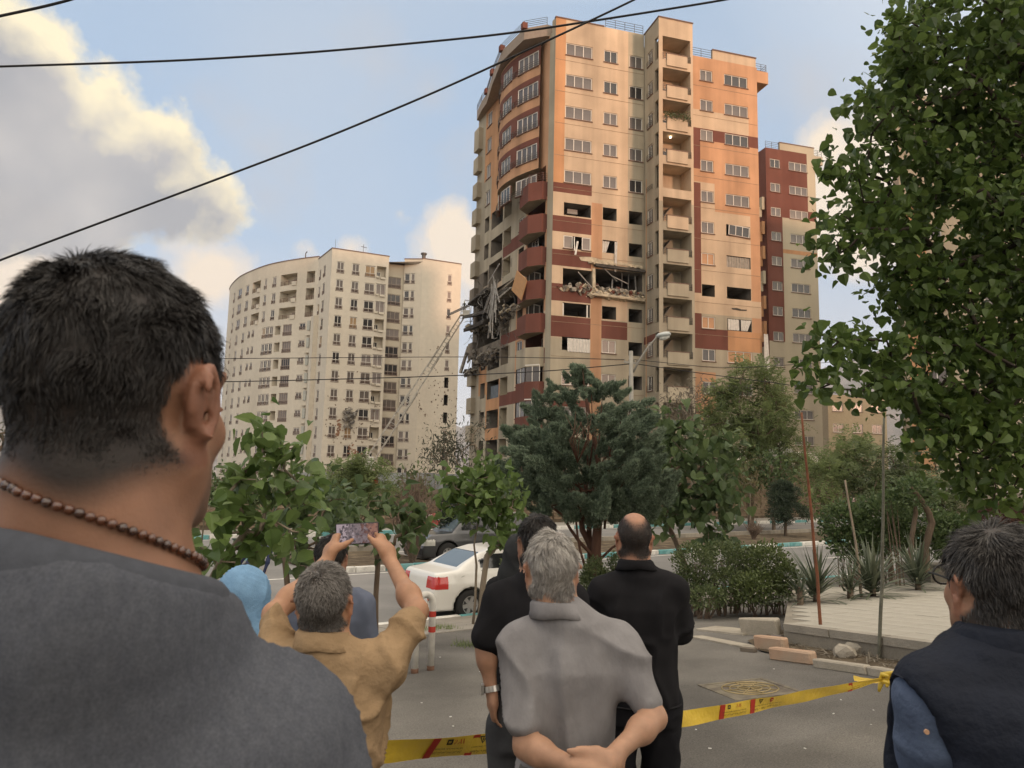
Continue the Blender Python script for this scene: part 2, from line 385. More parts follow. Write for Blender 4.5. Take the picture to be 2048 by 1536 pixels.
for j in range(22):
    for i in range(-14, 18):
        if cnt >= 300: break
        p = T0 + e * (i + .5) * .402 + e2 * ((j + .9) * .402)
        cs = [p + e * a * .195 + e2 * b * .195 for a in (-1, 1) for b in (-1, 1)]
        if all(inside(c_, T_poly) for c_ in cs) and p[0] / p[1] < .72:
            o = link('paving_slab', sm[0], terrace, (p[0], p[1], tz(p) + .002 + random.uniform(-.003, .003))); o.rotation_euler = TEUL; cnt += 1
# coping blocks along the terrace edge
cop = pmat('coping', (.29, .262, .215), .9, .15, 3, .4, 40, fine=(80, .1))
for i in range(5):
    a = T0 + e * (i * .8 + .012); b = a + e * .776; m_ = (a + b) / 2 + e2 * .07
    MB().box([m_[0], m_[1], tz(m_) - .03], (.776, .17, .10), 0, TROT, .015).build('coping_block', cop, terrace)
# upper step at the right
q_ = gpo(1960, 1158, TOFF); MB().box((q_[0], q_[1], tz(q_) + .13), (3.4, 1.2, .36), 0, rotz(R(8)), .01).build('raised_step', conc2, terrace)
# hills: far ones ahead, and an unseen ridge added behind the viewer to shade the foreground
hillm = pmat('hill_rock', (.22, .19, .17), .95, .25, .02, 0, col2=(.15, .14, .13), mixlo=.4, mixhi=.6)
def ridge(name, pts, depth, z0, seed):
    rr = np.random.default_rng(seed); V = []; P = []
    for a, b in zip(pts[:-1], pts[1:]):
        for s in np.linspace(0, 1, 10, endpoint=False): P.append(np.array(a) + (np.array(b) - a) * s)
    P.append(np.array(pts[-1])); P = np.array(P, float); nr = 7
    h = P[:, 2] - z0
    for i, p in enumerate(P):
        dirn = np.array([p[0], p[1]]) / np.hypot(p[0], p[1])
        for r_ in range(nr):
            f = r_ / (nr - 1); off = (f - .5) * depth; zz = z0 + h[i] * (1 - abs(2 * f - 1)) ** 1.1
            jz = 0 if r_ in (0, nr - 1) else rr.uniform(-.05, .05) * h[i]
            V.append((p[0] + dirn[0] * off, p[1] + dirn[1] * off, zz + jz))
    F = [(i * nr + j, (i + 1) * nr + j, (i + 1) * nr + j + 1, i * nr + j + 1) for i in range(len(P) - 1) for j in range(nr - 1)]
    return structure(obj(name, V, F, hillm, smooth=True))
ridge('hill', [(-1500, 1900, 190), (-900, 2300, 150), (-300, 2600, 150), (-120, 2600, 190), (100, 2600, 150), (700, 2400, 240), (1050, 2150, 400), (1350, 2000, 470), (1750, 1750, 440)], 1500, -60, 3)
ridge('hill', [(-420, -330, 66), (-200, -380, 66), (0, -330, 60), (150, -260, 52), (260, -170, 47), (380, -40, 44), (470, 120, 42)], 150, -6, 5)  # added unseen ridge, its height set to keep the sun off the lower scene
# ================================================================ buildings
class Flat:
    def __init__(s, O, a, off=0.0):
        s.u = np.array([math.cos(a), math.sin(a)]); s.n = np.array([math.sin(a), -math.cos(a)]); s.O = np.array(O, float) + s.n * off; s.a = a
    def p(s, t, z, out=0.0): q = s.O + s.u * t + s.n * out; return np.array([q[0], q[1], z])
    def ang(s, t): return s.a
    def breaks(s, a, b): return []
class Curve:
    """polyline wall, s grows to the right in the picture"""
    def __init__(s, P, nsub=4):
        P = np.array(P, float); s.P = []
        for i in range(len(P) - 1):
            p0 = P[max(i - 1, 0)]; p1 = P[i]; p2 = P[i + 1]; p3 = P[min(i + 2, len(P) - 1)]
            for k_ in range(nsub):
                t = k_ / nsub; s.P.append(.5 * ((2 * p1) + (-p0 + p2) * t + (2 * p0 - 5 * p1 + 4 * p2 - p3) * t * t + (-p0 + 3 * p1 - 3 * p2 + p3) * t ** 3))
        s.P.append(P[-1]); s.P = np.array(s.P); d = np.diff(s.P, axis=0); s.S = np.concatenate([[0], np.cumsum(np.hypot(d[:, 0], d[:, 1]))]); s.L = s.S[-1]
    def tan(s, t):
        a = np.array([np.interp(t - .3, s.S, s.P[:, 0]), np.interp(t - .3, s.S, s.P[:, 1])]); b = np.array([np.interp(t + .3, s.S, s.P[:, 0]), np.interp(t + .3, s.S, s.P[:, 1])]); d = b - a; return d / np.hypot(*d)
    def p(s, t, z, out=0.0):
        d = s.tan(t); return np.array([np.interp(t, s.S, s.P[:, 0]) + d[1] * out, np.interp(t, s.S, s.P[:, 1]) - d[0] * out, z])
    def ang(s, t): d = s.tan(t); return math.atan2(d[1], d[0])
    def breaks(s, a, b): return [v for v in s.S if a < v < b]
def wall(name, sf, s0, s1, z0, z1, ops, mats, matf, parent, sbr=(), zbr=()):
    """a wall sheet with real openings; ops = (sa, sb, za, zb, depth, kind): kind 'win' leaves a reveal, 'room' a box behind"""
    S = sorted(set([round(v, 4) for v in [s0, s1, *sbr, *sf.breaks(s0, s1)] + [o[0] for o in ops] + [o[1] for o in ops] if s0 - 1e-6 <= v <= s1 + 1e-6]))
    Z = sorted(set([round(v, 4) for v in [z0, z1, *zbr] + [o[2] for o in ops] + [o[3] for o in ops] if z0 - 1e-6 <= v <= z1 + 1e-6]))
    V = []; F = []; MI = []
    def quad(a, b, c, d, m):
        n = len(V); V.extend([a, b, c, d]); F.append((n, n + 1, n + 2, n + 3)); MI.append(m)
    for i in range(len(S) - 1):
        sc = (S[i] + S[i + 1]) / 2
        run = None
        for j in range(len(Z) - 1):
            zc = (Z[j] + Z[j + 1]) / 2
            if any(o[0] < sc < o[1] and o[2] < zc < o[3] for o in ops): continue
            quad(sf.p(S[i], Z[j]), sf.p(S[i + 1], Z[j]), sf.p(S[i + 1], Z[j + 1]), sf.p(S[i], Z[j + 1]), matf(sc, zc))
    for (a, b, c, d, dep, kind) in ops:
        n_in = len(mats) - 1
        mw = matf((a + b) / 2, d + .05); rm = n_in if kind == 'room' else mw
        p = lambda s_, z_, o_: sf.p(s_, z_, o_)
        quad(p(a, c, 0), p(a, d, 0), p(a, d, -dep), p(a, c, -dep), rm); quad(p(b, c, 0), p(b, c, -dep), p(b, d, -dep), p(b, d, 0), rm)
        quad(p(a, d, 0), p(b, d, 0), p(b, d, -dep), p(a, d, -dep), rm); quad(p(a, c, 0), p(a, c, -dep), p(b, c, -dep), p(b, c, 0), rm)
        if kind in ('room', 'log'): quad(p(a, c, -dep), p(b, c, -dep), p(b, d, -dep), p(a, d, -dep), rm)
    return obj(name, V, F, mats, parent, MI)
_wm = {}
def win_mesh(w, h, n, fm, pm, style):
    key = (round(w, 2), round(h, 2), n, fm.name, pm.name, style)
    if key in _wm: return _wm[key]
    t = .075 if style != 'far' else .09; mb = MB()
    mb.box((0, 0, h / 2 - t / 2), (w, .07, t)); mb.box((0, 0, -h / 2 + t / 2), (w, .07, t))
    for i in range(n + 1): mb.box((-w / 2 + t / 2 + i * (w - t) / n, 0, 0), (t * (1 if i in (0, n) else .9), .066, h - 2 * t))
    if style == 'far':
        mb.box((0, .004, -h * .17), (w - t, .05, t * .8))
        for k_ in range(4): mb.box((0, -.10, -h / 2 + .10 + k_ * .14), (w + .04, .03, .035), 1)
        for s_ in (-1, 1): mb.box((s_ * w / 2, -.07, -h / 2 + .3), (.04, .10, .62), 1)
        mb.box((0, -.03, -h / 2 - .05), (w + .12, .16, .07), 1)
        mb.box((0, -.02, h / 2 + .035), (w + .08, .12, .06), 1)
    else:
        mb.box((0, -.06, -h / 2 - .05), (w + .16, .24, .08), 1)
    fr = mb.mesh('window', [fm, sillm]); pw = (w - t) / n
    pane = MB().box((0, .012, 0), (pw - t, .012, h - 2 * t)).mesh('pane', pm)
    _wm[key] = (fr, pane, pw); return _wm[key]
panes = [pmat('glass_grey', (.115, .10, .092), .22, .3, .35, 0, 1, .55), pmat('glass_curtained', (.155, .135, .118), .3, .25, .5, 0, 1, .5), pmat('glass_dark', (.035, .032, .032), .12, .3, .5, 0, 1, .6), pmat('glass_orange_curtain', (.42, .22, .10), .4, .1, 1, 0, 1, .4)]
white_f = pmat('white_frame', (.66, .62, .55), .5, .08, 3, 0, 1, .4)
brown_f = pmat('brown_frame', (.36, .30, .25), .6, .1, 3); sillm = pmat('sill_brown', (.17, .105, .078), .7, .15, 3)
rustrail = pmat('rail_brown', (.15, .085, .066), .7, .1, 3)
greyrail = pmat('rail_grey', (.10, .09, .08), .5, .1, 3, metal=.3)
def window(parent, sf, a, b, c, d, n, fm=None, pm=None, style='near', inset=.10, tilt=None):
    fm = fm or white_f; w, h = b - a, d - c; pm = pm or random.choices(panes[:3], (6, 3, 2))[0]
    fr, pane, pw = win_mesh(w, h, n, fm, pm, style)
    o = link('window', fr, parent, sf.p((a + b) / 2, (c + d) / 2, -inset), sf.ang((a + b) / 2))
    if tilt: o.rotation_euler = (tilt[0], tilt[1], o.rotation_euler[2] + tilt[2])
    if style == 'far' : nn = [None]
    for i in range(n):
        q = link('pane', pane, o, (-w / 2 + (w - pw * n) / 2 + pw * (i + .5), 0, 0), 0, True)
    return o
def railing(name, parent, pts, h, nb, m, r=.022, posts=True):
    mb = MB(); P = np.array(pts, float)
    for k_ in range(nb): mb.tube(P + np.array([0, 0, h * (k_ + 1) / nb]), r, 5)
    if posts:
        for p in P: mb.tube([p, p + np.array([0, 0, h])], r * 1.2, 5)
    return mb.build(name, m, parent)
# ---------------------------------------------------------------- the damaged tower
A0 = .276; FR = Flat((0, 63.796), A0)
def wallmat(n, c, c2): return pmat(n, c, .92, .14, .55, .15, 14, .15, stretch=(1.6, 1.6, .10), col2=tuple(v * .86 for v in c2), mixlo=.42, mixhi=.74, fine=(.45, .10))
w_cream = wallmat('render_cream', (.54, .41, .285), (.49, .375, .265)); w_orange = wallmat('render_orange', (.50, .285, .165), (.46, .265, .155))
w_red = wallmat('render_dark_red', (.155, .062, .046), (.185, .08, .06)); w_grey = wallmat('render_grey_beige', (.40, .345, .255), (.33, .285, .215))
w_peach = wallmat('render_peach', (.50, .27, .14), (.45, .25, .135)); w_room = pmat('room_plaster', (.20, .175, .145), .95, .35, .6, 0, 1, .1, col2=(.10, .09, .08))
w_soot = wallmat('render_sooty', (.27, .225, .17), (.13, .11, .09))
TM = [w_cream, w_orange, w_red, w_grey, w_peach, w_soot, w_room]
tower = empty('apartment_tower', (12, 72, .6), 'tall orange and cream apartment tower with blast damage and collapsed floors', 'building')
ZB = -.2
zk = lambda k_: 40.4 - 3.1 * k_
# right-hand facade, left part
ops = []; wins = []
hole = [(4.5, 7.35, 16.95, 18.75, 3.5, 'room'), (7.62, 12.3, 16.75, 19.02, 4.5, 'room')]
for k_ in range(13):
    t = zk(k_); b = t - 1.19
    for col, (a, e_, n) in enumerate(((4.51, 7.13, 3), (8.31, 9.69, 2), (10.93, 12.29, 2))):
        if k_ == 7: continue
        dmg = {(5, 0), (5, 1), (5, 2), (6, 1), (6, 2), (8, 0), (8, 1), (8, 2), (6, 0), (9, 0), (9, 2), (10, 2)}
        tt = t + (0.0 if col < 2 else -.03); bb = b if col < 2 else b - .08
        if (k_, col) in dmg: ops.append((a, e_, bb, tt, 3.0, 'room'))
        else: ops.append((a, e_, bb, tt, .2, 'win')); wins.append((a, e_, bb, tt, n, k_, col))
def mf(s, z):
    if s < 4.46 and z > 26.7: return 4
    if s < 7.2:
        if 25.8 < z < 26.7 or 22.1 < z < 23.58 or 18.95 < z < 20.44 or 15.72 < z < 17.3 or 12.47 < z < 14.35 or 5.0 < z < 6.9: return 2
        if s < 4.46 and z < 12: return 3
        return 0 if z > 12.4 else 3
    if s < 8.26: return 1 if (z < 25.2) else 0
    if s < 10.8:
        if 12.62 < z < 14.25: return 2
        return 0 if z > 14.3 else 3
    return 3
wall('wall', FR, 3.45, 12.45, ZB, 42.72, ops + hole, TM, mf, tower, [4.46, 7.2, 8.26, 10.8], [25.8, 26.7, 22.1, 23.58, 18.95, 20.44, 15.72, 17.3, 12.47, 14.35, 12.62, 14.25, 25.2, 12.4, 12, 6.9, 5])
for (a, e_, b, t, n, k_, col) in wins: window(tower, FR, a, e_, b, t, n, pm=panes[2] if (k_ == 4 and col == 2) else None)
# lower roof parapet behind the step + railing
def cap(sf, s0, s1, z, w=.34): MB().box(sf.p((s0 + s1) / 2, z + .05, -.1), (s1 - s0 + .1, w, .1), 0, rotz(sf.ang(s0))).build('coping', sillm, tower)
cap(FR, 3.45, 8.26, 42.72)
# cut-down parapet right of the step: cover wall there is lower, so rebuild as gap
railing('roof_railing', tower, [FR.p(s, 42.75, -.15) for s in (8.5, 9.5, 10.5, 11.5, 12.4)], .95, 4, greyrail)
mb = MB()
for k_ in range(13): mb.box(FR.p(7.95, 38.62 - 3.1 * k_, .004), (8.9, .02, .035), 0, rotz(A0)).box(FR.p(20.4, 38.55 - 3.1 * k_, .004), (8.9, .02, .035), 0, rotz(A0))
stuff(mb.build('floor_joints', pmat('joint_line', (.27, .20, .135), .95, .2), tower))  # slightly darker strip along each floor joint
# right-hand facade, right part
ops = []; wins = []
for k_ in range(13):
    t = zk(k_) - .1; b = t - 1.15
    for col, (a, e_, n) in enumerate(((18.47, 19.85, 2), (21.16, 23.80, 3))):
        dm = (k_, col) in {(7, 0), (7, 1), (6, 1), (8, 1), (5, 1)}
        if dm: ops.append((a, e_, b, t, 3.0, 'room'))
        else: ops.append((a, e_, b, t, .2, 'win')); wins.append((a, e_, b, t, n, k_, col))
def mf2(s, z):
    if s > 23.85 and z > 17.4: return 2 if 33.0 < z < 34.17 else 1
    if z > 36.06: return 1
    if 34.17 < z: return 0
    if 33.0 < z: return 2 if not (18.4 < s < 0) else 2
    if s < 18.42 and (30.0 < z or 17.7 < z < 28.6): return 2
    if z > 28.7: return 1
    if z > 25.9: return 1 if s > 19.95 else 0
    if z > 15.75: return 0
    if z > 12.4: return (2 if s < 21.2 else 4) if z < 14.35 or s < 18.42 else (3 if s < 23.85 else 1)
    if z > 10.2: return 3
    return 1 if z > 5.5 and s < 19.9 else 3
wall('wall', FR, 15.6, 24.9, ZB, 41.6, ops, TM, mf2, tower, [18.42, 19.95, 21.2, 23.85], [36.06, 34.17, 33.0, 30.0, 28.6, 28.7, 17.7, 25.9, 15.75, 14.35, 12.4, 10.2, 5.5, 17.4])
for (a, e_, b, t, n, k_, col) in wins:
    window(tower, FR, a, e_, b, t, n, pm=panes[3] if (k_, col) in ((8, 0), (9, 1), (6, 0)) else None)
MB().box(FR.p(22.35, 42.08, -.16), (4.9, .3, .96), 0, rotz(A0)).build('parapet', w_cream, tower); cap(FR, 19.9, 24.8, 42.55)
railing('roof_railing', tower, [FR.p(s, 41.6, -.15) for s in (16.2, 17.5, 18.7, 19.85)], .95, 4, greyrail)
railing('roof_railing', tower, [FR.p(s, 41.3, -.3) for s in (24.85, 25.6, 26.2)] + [FR.p(26.2, 41.3, -2)], .95, 4, greyrail)
MB().box(FR.p(25.6, 40.75, -1.3), (1.36, 2.4, 1.25), 0, rotz(A0)).build('roof_overhang', w_orange, tower)
for k_ in range(1, 12):   # stacked loggias on the side, seen edge-on past the corner
    z = 40.4 - 3.1 * k_; m = [w_cream, w_orange, w_red][(k_ * 2) % 3]
    MB().box(FR.p(25.35, z - 1.9, -2.6), (.9, 2.2, 1.25), 0, rotz(A0)).box(FR.p(25.7, z - .7, -2.2), (.18, .2, 1.6), 0, rotz(A0)).box(FR.p(25.3, z + .2, -2.6), (.8, 2.3, .2), 0, rotz(A0)).build('side_loggia', m, tower)
# end wall, back and roof
bk = [FR.p(24.9, ZB), FR.p(24.9, ZB, -19), np.array([-4.6 + 1.5, 84.6, ZB]), np.array([-4.6, 83.2, ZB])]
V = []; F = []
for p in bk: V += [p, p + np.array([0, 0, 41.6 - ZB])]
for i in range(3): F.append((2 * i, 2 * i + 2, 2 * i + 3, 2 * i + 1))
obj('rear_wall', V, F, w_grey, tower)
obj('roof', [FR.p(3.5, 41.5), FR.p(24.8, 41.5, -.2), FR.p(24.8, 41.5, -19), np.array([-3.1, 84.5, 41.5]), np.array([-4.5, 83.1, 41.5])], [(0, 1, 2, 3, 4)], conc, tower)
# projecting loggia stack
FF = Flat((0, 63.796), A0, 3.0); FL = Flat(FR.p(12.48, 0)[:2], A0 - math.pi / 2)
ops = [(12.87, 15.72, 38.65 - 3.1 * k_, 40.92 - 3.1 * k_, 2.0, 'log') for k_ in range(13)]
wall('wall', FF, 12.48, 15.98, ZB, 42.7, ops, TM, lambda s, z: 0 if z > 25 else 3, tower, [], [25])
cap(FF, 12.48, 15.98, 42.7)
lops = []
for k_ in range(13):
    z = 40.4 - 3.1 * k_
    if k_ != 4: lops.append((.75, 1.75, z - 1.45, z - .1, .2, 'win'))
    lops.append((2.2, 2.9, z - 1.7, z + .5, .22, 'win'))
wall('wall', FL, 0, 3.0, ZB, 42.7, lops, TM, lambda s, z: 4 if .35 < s < .5 and z < 28 else (2 if 12.3 < z < 13.0 else 3), tower, [.35, .5], [28, 12.3, 13.0])
cap(FL, 0, 3.0, 42.7)
obj('wall', [FF.p(15.98, ZB), FF.p(15.98, ZB, -3), FF.p(15.98, 42.7, -3), FF.p(15.98, 42.7)], [(0, 1, 2, 3)], w_grey, tower)
for k_ in range(13):
    z = 40.4 - 3.1 * k_
    if k_ != 4: window(tower, FL, .75, 1.75, z - 1.45, z - .1, 2)
    railing('window_railing', tower, [FL.p(.7, z - 1.5, .08), FL.p(1.8, z - 1.5, .08)], .5, 3, greyrail, .02)
    if k_ != 4:
        zb = 38.65 - 3.1 * k_
        MB().box(FF.p(14.3, zb - .05, .06), (2.1, .14, 1.15), 0, rotz(A0)).box(FF.p(14.3, zb + .56, .06), (2.2, .2, .06), 1, rotz(A0)).build('balcony_parapet', [w_cream if k_ < 6 else w_grey, sillm], tower)
        for a_ in (12.9, 15.42): railing('balcony_railing', tower, [FF.p(a_, zb, .04), FF.p(a_ + .3, zb, .04)], .62, 4, greyrail, .02)
        if k_ < 4: window(tower, FF, 13.0, 15.0, zb + .2, zb + 1.35, 3, inset=1.92)
        else: MB().beam(FF.p(13.0, zb + .1, -1.9), FF.p(14.3, zb + 1.9, -1.7), .06, 1.2, 0, FF.p(0, 0, 1) - FF.p(0, 0)).build('hanging_ceiling_sheet', w_room, tower)
# lamp lit in a loggia
lm = pmat('lamp_glow', (1, .9, .7), .5, 0, emis=(1, .85, .6, 9)); bm = bmesh.new(); bmesh.ops.create_uvsphere(bm, u_segments=10, v_segments=6, radius=.09); me = bpy.data.meshes.new('ceiling_lamp'); bm.to_mesh(me); bm.free(); me.materials.append(lm)
link('ceiling_lamp', me, tower, FF.p(14.0, 31.5, -.7))
# plants on one loggia
pl = leafmat('loggia_plant', (.06, .085, .03), (.13, .15, .06))
rr = np.random.default_rng(3); Vp = []; Fp = []; tp = []
for i in range(420):
    c = FF.p(rr.uniform(12.95, 15.6), 33.1 + abs(rr.normal(0, .35)) - rr.random() * .45, rr.uniform(-.1, .3)); s = rr.uniform(.05, .14); a = rr.normal(0, 1, 3); a /= np.linalg.norm(a); b = np.cross(a, rr.normal(0, 1, 3)); b /= np.linalg.norm(b)
    Vp += [c - a * s, c + b * s * .4, c + a * s, c - b * s * .4]; Fp.append((4 * i, 4 * i + 1, 4 * i + 2, 4 * i + 3)); tp += [rr.random()] * 4
stuff(obj('loggia_plants', Vp, Fp, pl, tower, attr={'tint': tp}))
# ---- left facade
LA = R(-66.9); LF = Flat((-4.6, 83.2), LA)
ops = []; wins = []
for k_ in range(13):
    z = 38.1 - 3.1 * k_ + .25                         # opening tops on this side
    if k_ == 0: z = 41.1
    zz = 41.1 - 3.1 * k_
    big = k_ in (6, 7, 8)
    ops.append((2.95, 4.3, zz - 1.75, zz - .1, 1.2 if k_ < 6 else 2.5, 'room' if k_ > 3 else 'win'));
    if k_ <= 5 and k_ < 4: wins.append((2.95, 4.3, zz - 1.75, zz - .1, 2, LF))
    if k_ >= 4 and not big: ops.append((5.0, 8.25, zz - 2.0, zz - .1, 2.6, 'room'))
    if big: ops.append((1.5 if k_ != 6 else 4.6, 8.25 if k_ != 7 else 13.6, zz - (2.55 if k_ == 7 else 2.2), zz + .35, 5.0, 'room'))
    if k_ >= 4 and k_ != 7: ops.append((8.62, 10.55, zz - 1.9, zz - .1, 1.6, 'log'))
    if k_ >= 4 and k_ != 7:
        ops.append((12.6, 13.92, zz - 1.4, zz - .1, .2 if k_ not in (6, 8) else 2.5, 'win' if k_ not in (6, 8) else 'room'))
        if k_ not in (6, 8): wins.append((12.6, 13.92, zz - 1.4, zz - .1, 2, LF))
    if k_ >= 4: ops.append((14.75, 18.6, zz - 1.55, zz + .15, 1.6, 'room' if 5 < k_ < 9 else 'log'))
ops = [(a, b, c, d, e_, k_) if not (k_ == 'room' and a < 3 and b < 5 and 12 < c < 22) else (a, b, c, d, e_, k_) for (a, b, c, d, e_, k_) in ops]
# drop small openings swallowed by the blown-out bays
bigs = [o for o in ops if o[4] == 5.0]
ops = [o for o in ops if o in bigs or not any(o[0] < b[1] and o[1] > b[0] and o[2] < b[3] and o[3] > b[2] for b in bigs)]
def mfl(s, z):
    if 12 < z < 22.5 and s < 9.5 + 2 * math.sin(z * 2.1): return 5
    if s > 19.0: return 3
    if s < 2.4: return 3
    zz = (41.1 - z) % 3.1
    red = 1.6 < zz < 3.0 and z < 28.4
    if s > 14.3: return 2 if red else (1 if z > 15 else 0)
    if s > 8.5:
        if red and (22 < z < 24 or 12.3 < z < 14.4 or 6.3 < z < 8.4): return 2
        if s < 12.3 and z < 29: return 3
        return [1, 0, 3, 0][int((41 - z) // 6.2) % 4]
    if s > 4.7: return 4 if z > 28 else ([3, 4, 3, 0][int((41 - z) // 6.2) % 4])
    return 4 if z > 33 or 9 < z < 17 else 3
zb = sorted(set([round(41.1 - 3.1 * k_ - d_, 3) for k_ in range(14) for d_ in (1.6, 3.0)] + [28.4, 33, 28, 22.5, 12, 22, 24, 15]))
zb = [z for z in zb if ZB < z < 42]
wall('wall', LF, 0, 19.4, ZB, 41.6, ops, TM, mfl, tower, [2.4, 4.7, 8.5, 9.5, 12.3, 14.3, 19.0, 7.2, 11], zb)
for (a, e_, b, t, n, sf) in wins: window(tower, sf, a, e_, b, t, n)
# short side of the corner pilaster
p0 = LF.p(19.4, ZB); p1 = FR.p(3.45, ZB)
PS = Flat(p0[:2], math.atan2(p1[1] - p0[1], p1[0] - p0[0])); Lps = float(np.hypot(*(p1 - p0)[:2]))
wall('wall', PS, 0, Lps, ZB, 42.72, [], TM, lambda s, z: 3, tower)
# bowed bay over the five top floors
CB = Curve([LF.p(8.45, 0, .05)[:2], LF.p(9.3, 0, 1.0)[:2], LF.p(11.2, 0, 1.75)[:2], LF.p(13.6, 0, 1.8)[:2], LF.p(16, 0, 1.25)[:2], LF.p(17.9, 0, .45)[:2]], 4)
ops = []; wn_ = []
for k_ in range(5):
    zt = 40.6 - 3.1 * k_
    for (a, b, n) in ((1.5, 3.3, 3), (4.2, 6.2, 3), (7.3, CB.L - .25, 4)):
        ops.append((a, b, zt - 1.55, zt, .25, 'win')); wn_.append((a, b, zt - 1.55, zt, n))
def mfb(s, z):
    zz = (41.16 - z) % 3.1; return 2 if zz < 2.1 and z < 41.2 and z > 28 and not (s < 1.2) else 1
wall('bowed_bay', CB, 0, CB.L, 28.75, 41.3, ops, TM, mfb, tower, [1.2], sorted([41.16 - 3.1 * k_ for k_ in range(4)] + [39.06 - 3.1 * k_ for k_ in range(5) if 39.06 - 3.1 * k_ > 28.75]))
for (a, b, c, d, n) in wn_: window(tower, CB, a, b, c, d, n)
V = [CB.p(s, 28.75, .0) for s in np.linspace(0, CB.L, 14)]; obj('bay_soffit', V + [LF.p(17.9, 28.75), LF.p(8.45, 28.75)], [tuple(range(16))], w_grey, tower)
for k_ in range(5):
    zt = 39.0 - 3.1 * k_ - .02
    railing('bay_railing', tower, [CB.p(s, zt, .12) for s in np.linspace(.6, CB.L - .1, 12)], .62, 3, greyrail, .022)
# roof slab over the bay: a big soffit, parapet and brackets
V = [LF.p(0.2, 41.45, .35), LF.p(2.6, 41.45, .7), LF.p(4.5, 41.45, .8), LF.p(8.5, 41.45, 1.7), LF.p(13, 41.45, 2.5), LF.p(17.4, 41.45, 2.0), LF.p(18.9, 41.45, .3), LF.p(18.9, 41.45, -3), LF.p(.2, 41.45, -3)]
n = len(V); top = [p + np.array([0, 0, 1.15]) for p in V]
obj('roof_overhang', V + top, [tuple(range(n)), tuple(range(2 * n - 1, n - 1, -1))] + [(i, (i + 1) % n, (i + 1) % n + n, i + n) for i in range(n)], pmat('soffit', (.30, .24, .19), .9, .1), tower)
railing('roof_railing', tower, [p for p in top[:7]], .75, 4, greyrail)
for i in (2, 3, 4, 5): MB().box(top[i] + np.array([0, 0, .2]), (.5, .5, .6), 0, rotz(LA)).build('roof_pier', w_red, tower)
# end balconies at the far edge
for k_ in range(12):
    z = 41.1 - 3.1 * k_
    if k_ in (7,): continue
    MB().box(LF.p(.75, z - 2.35, .12), (1.5, .8, 1.75 if k_ else 2.6), 0, rotz(LA)).build('end_balcony', w_soot if k_ in (6, 8) else w_grey, tower)
# corner balconies with chamfered red parapets
for k_ in range(4, 13):
    z = 41.1 - 3.1 * k_ - 1.55; pts = [(14.45, 0), (15.5, 1.25), (17.7, 1.35), (18.85, .45), (18.85, 0)]
    V = []; F = []
    hb, ht = z - 1.75, z
    for (s, o_) in pts: V += [LF.p(s, hb, o_), LF.p(s, ht, o_)]
    for i in range(4): F.append((2 * i, 2 * i + 2, 2 * i + 3, 2 * i + 1))
    F.append((0, 8, 6, 4, 2))
    in_ = [LF.p(s, ht, o_ - .15) for (s, o_) in pts]; V += in_
    for i in range(4): F.append((2 * i + 1, 2 * i + 3, 10 + i + 1, 10 + i))
    bal = obj('balcony', V, F, [w_red if k_ != 9 else w_grey, w_grey, conc], tower, [0, 0, 0, 0, 1] + [2] * 4)
    if k_ == 4: railing('balcony_railing', bal, [LF.p(s, ht, o_ - .05) for (s, o_) in pts], .8, 4, rustrail)
    if k_ in (10, 11):
        mb = MB()
        for (s, o_), (s2, o2) in zip(pts[:3], pts[1:4]):
            for f in (0, .5, 1): mb.beam(LF.p(s + (s2 - s) * f, ht, o_ + (o2 - o_) * f - .05), LF.p(s + (s2 - s) * f, ht + 1.5, o_ + (o2 - o_) * f - .05), .07, .07)
            mb.beam(LF.p(s, ht + 1.5, o_ - .05), LF.p(s2, ht + 1.5, o2 - .05), .08, .1)
        mb.build('balcony_glazing_frame', white_f, bal)
        V = [];
        for (s, o_) in pts[:4]: V += [LF.p(s, ht, o_ - .07), LF.p(s, ht + 1.5, o_ - .07)]
        obj('balcony_glazing', V, [(2 * i, 2 * i + 2, 2 * i + 3, 2 * i + 1) for i in range(3)], panes[0], bal)
    else:
        w1 = window(tower, LF, 15.2, 16.6, z + .1, z + 1.5, 2, inset=1.5 if k_ < 6 or k_ > 8 else .3, pm=panes[2], tilt=(0, 0, 0) if k_ not in (7, 8) else (.35, .3, .5))
        window(tower, LF, 17.2, 18.3, z + .05, z + 1.5, 2, inset=1.5)
for k_ in (4, 5, 9, 10, 11):
    z = 41.1 - 3.1 * k_; window(tower, LF, 9.3, 10.4, z - 1.85, z - .3, 2, inset=1.5)
# ---- the blast damage
rubm = pmat('rubble_concrete', (.30, .27, .22), .95, .3, 3, .5, 20, col2=(.15, .13, .11)); rubp = pmat('rubble_plaster', (.50, .42, .30), .95, .2, 3, .3, 20, col2=(.36, .30, .22))
twist = pmat('twisted_metal', (.20, .185, .165), .6, .25, 3, metal=.4); dark = pmat('charred', (.075, .066, .056), .95, .3, 2, .4, 10)
rr = np.random.default_rng(21)
def heap(name, n, fn, smin, smax, mats, parent=tower):
    mb = MB()
    for i in range(n):
        p = fn(); s = rr.uniform(smin, smax, 3) * (1, 1, .6); mb.box(p, s, int(rr.integers(len(mats))), euler(*rr.uniform(-1, 1, 3)), .35)
    return stuff(mb.build(name, mats, parent))
heap('rubble', 260, lambda: FR.p(rr.uniform(4.0, 12.35), 16.7 + abs(rr.normal(0, .28)) + (.25 if rr.random() < .2 else 0), rr.uniform(-1.2, .18)), .12, .55, [rubm, rubp, rubm, w_red])
heap('rubble', 120, lambda: FR.p(rr.uniform(6.8, 12.45), 16.55 + rr.normal(0, .1), rr.uniform(-.3, .35)), .1, .5, [rubp, rubm])
MB().box(FR.p(9.8, 16.42, .1), (5.2, .9, .22), 0, rotz(A0) @ euler(0, .03, 0), .12).build('cracked_floor_slab', rubp, tower)
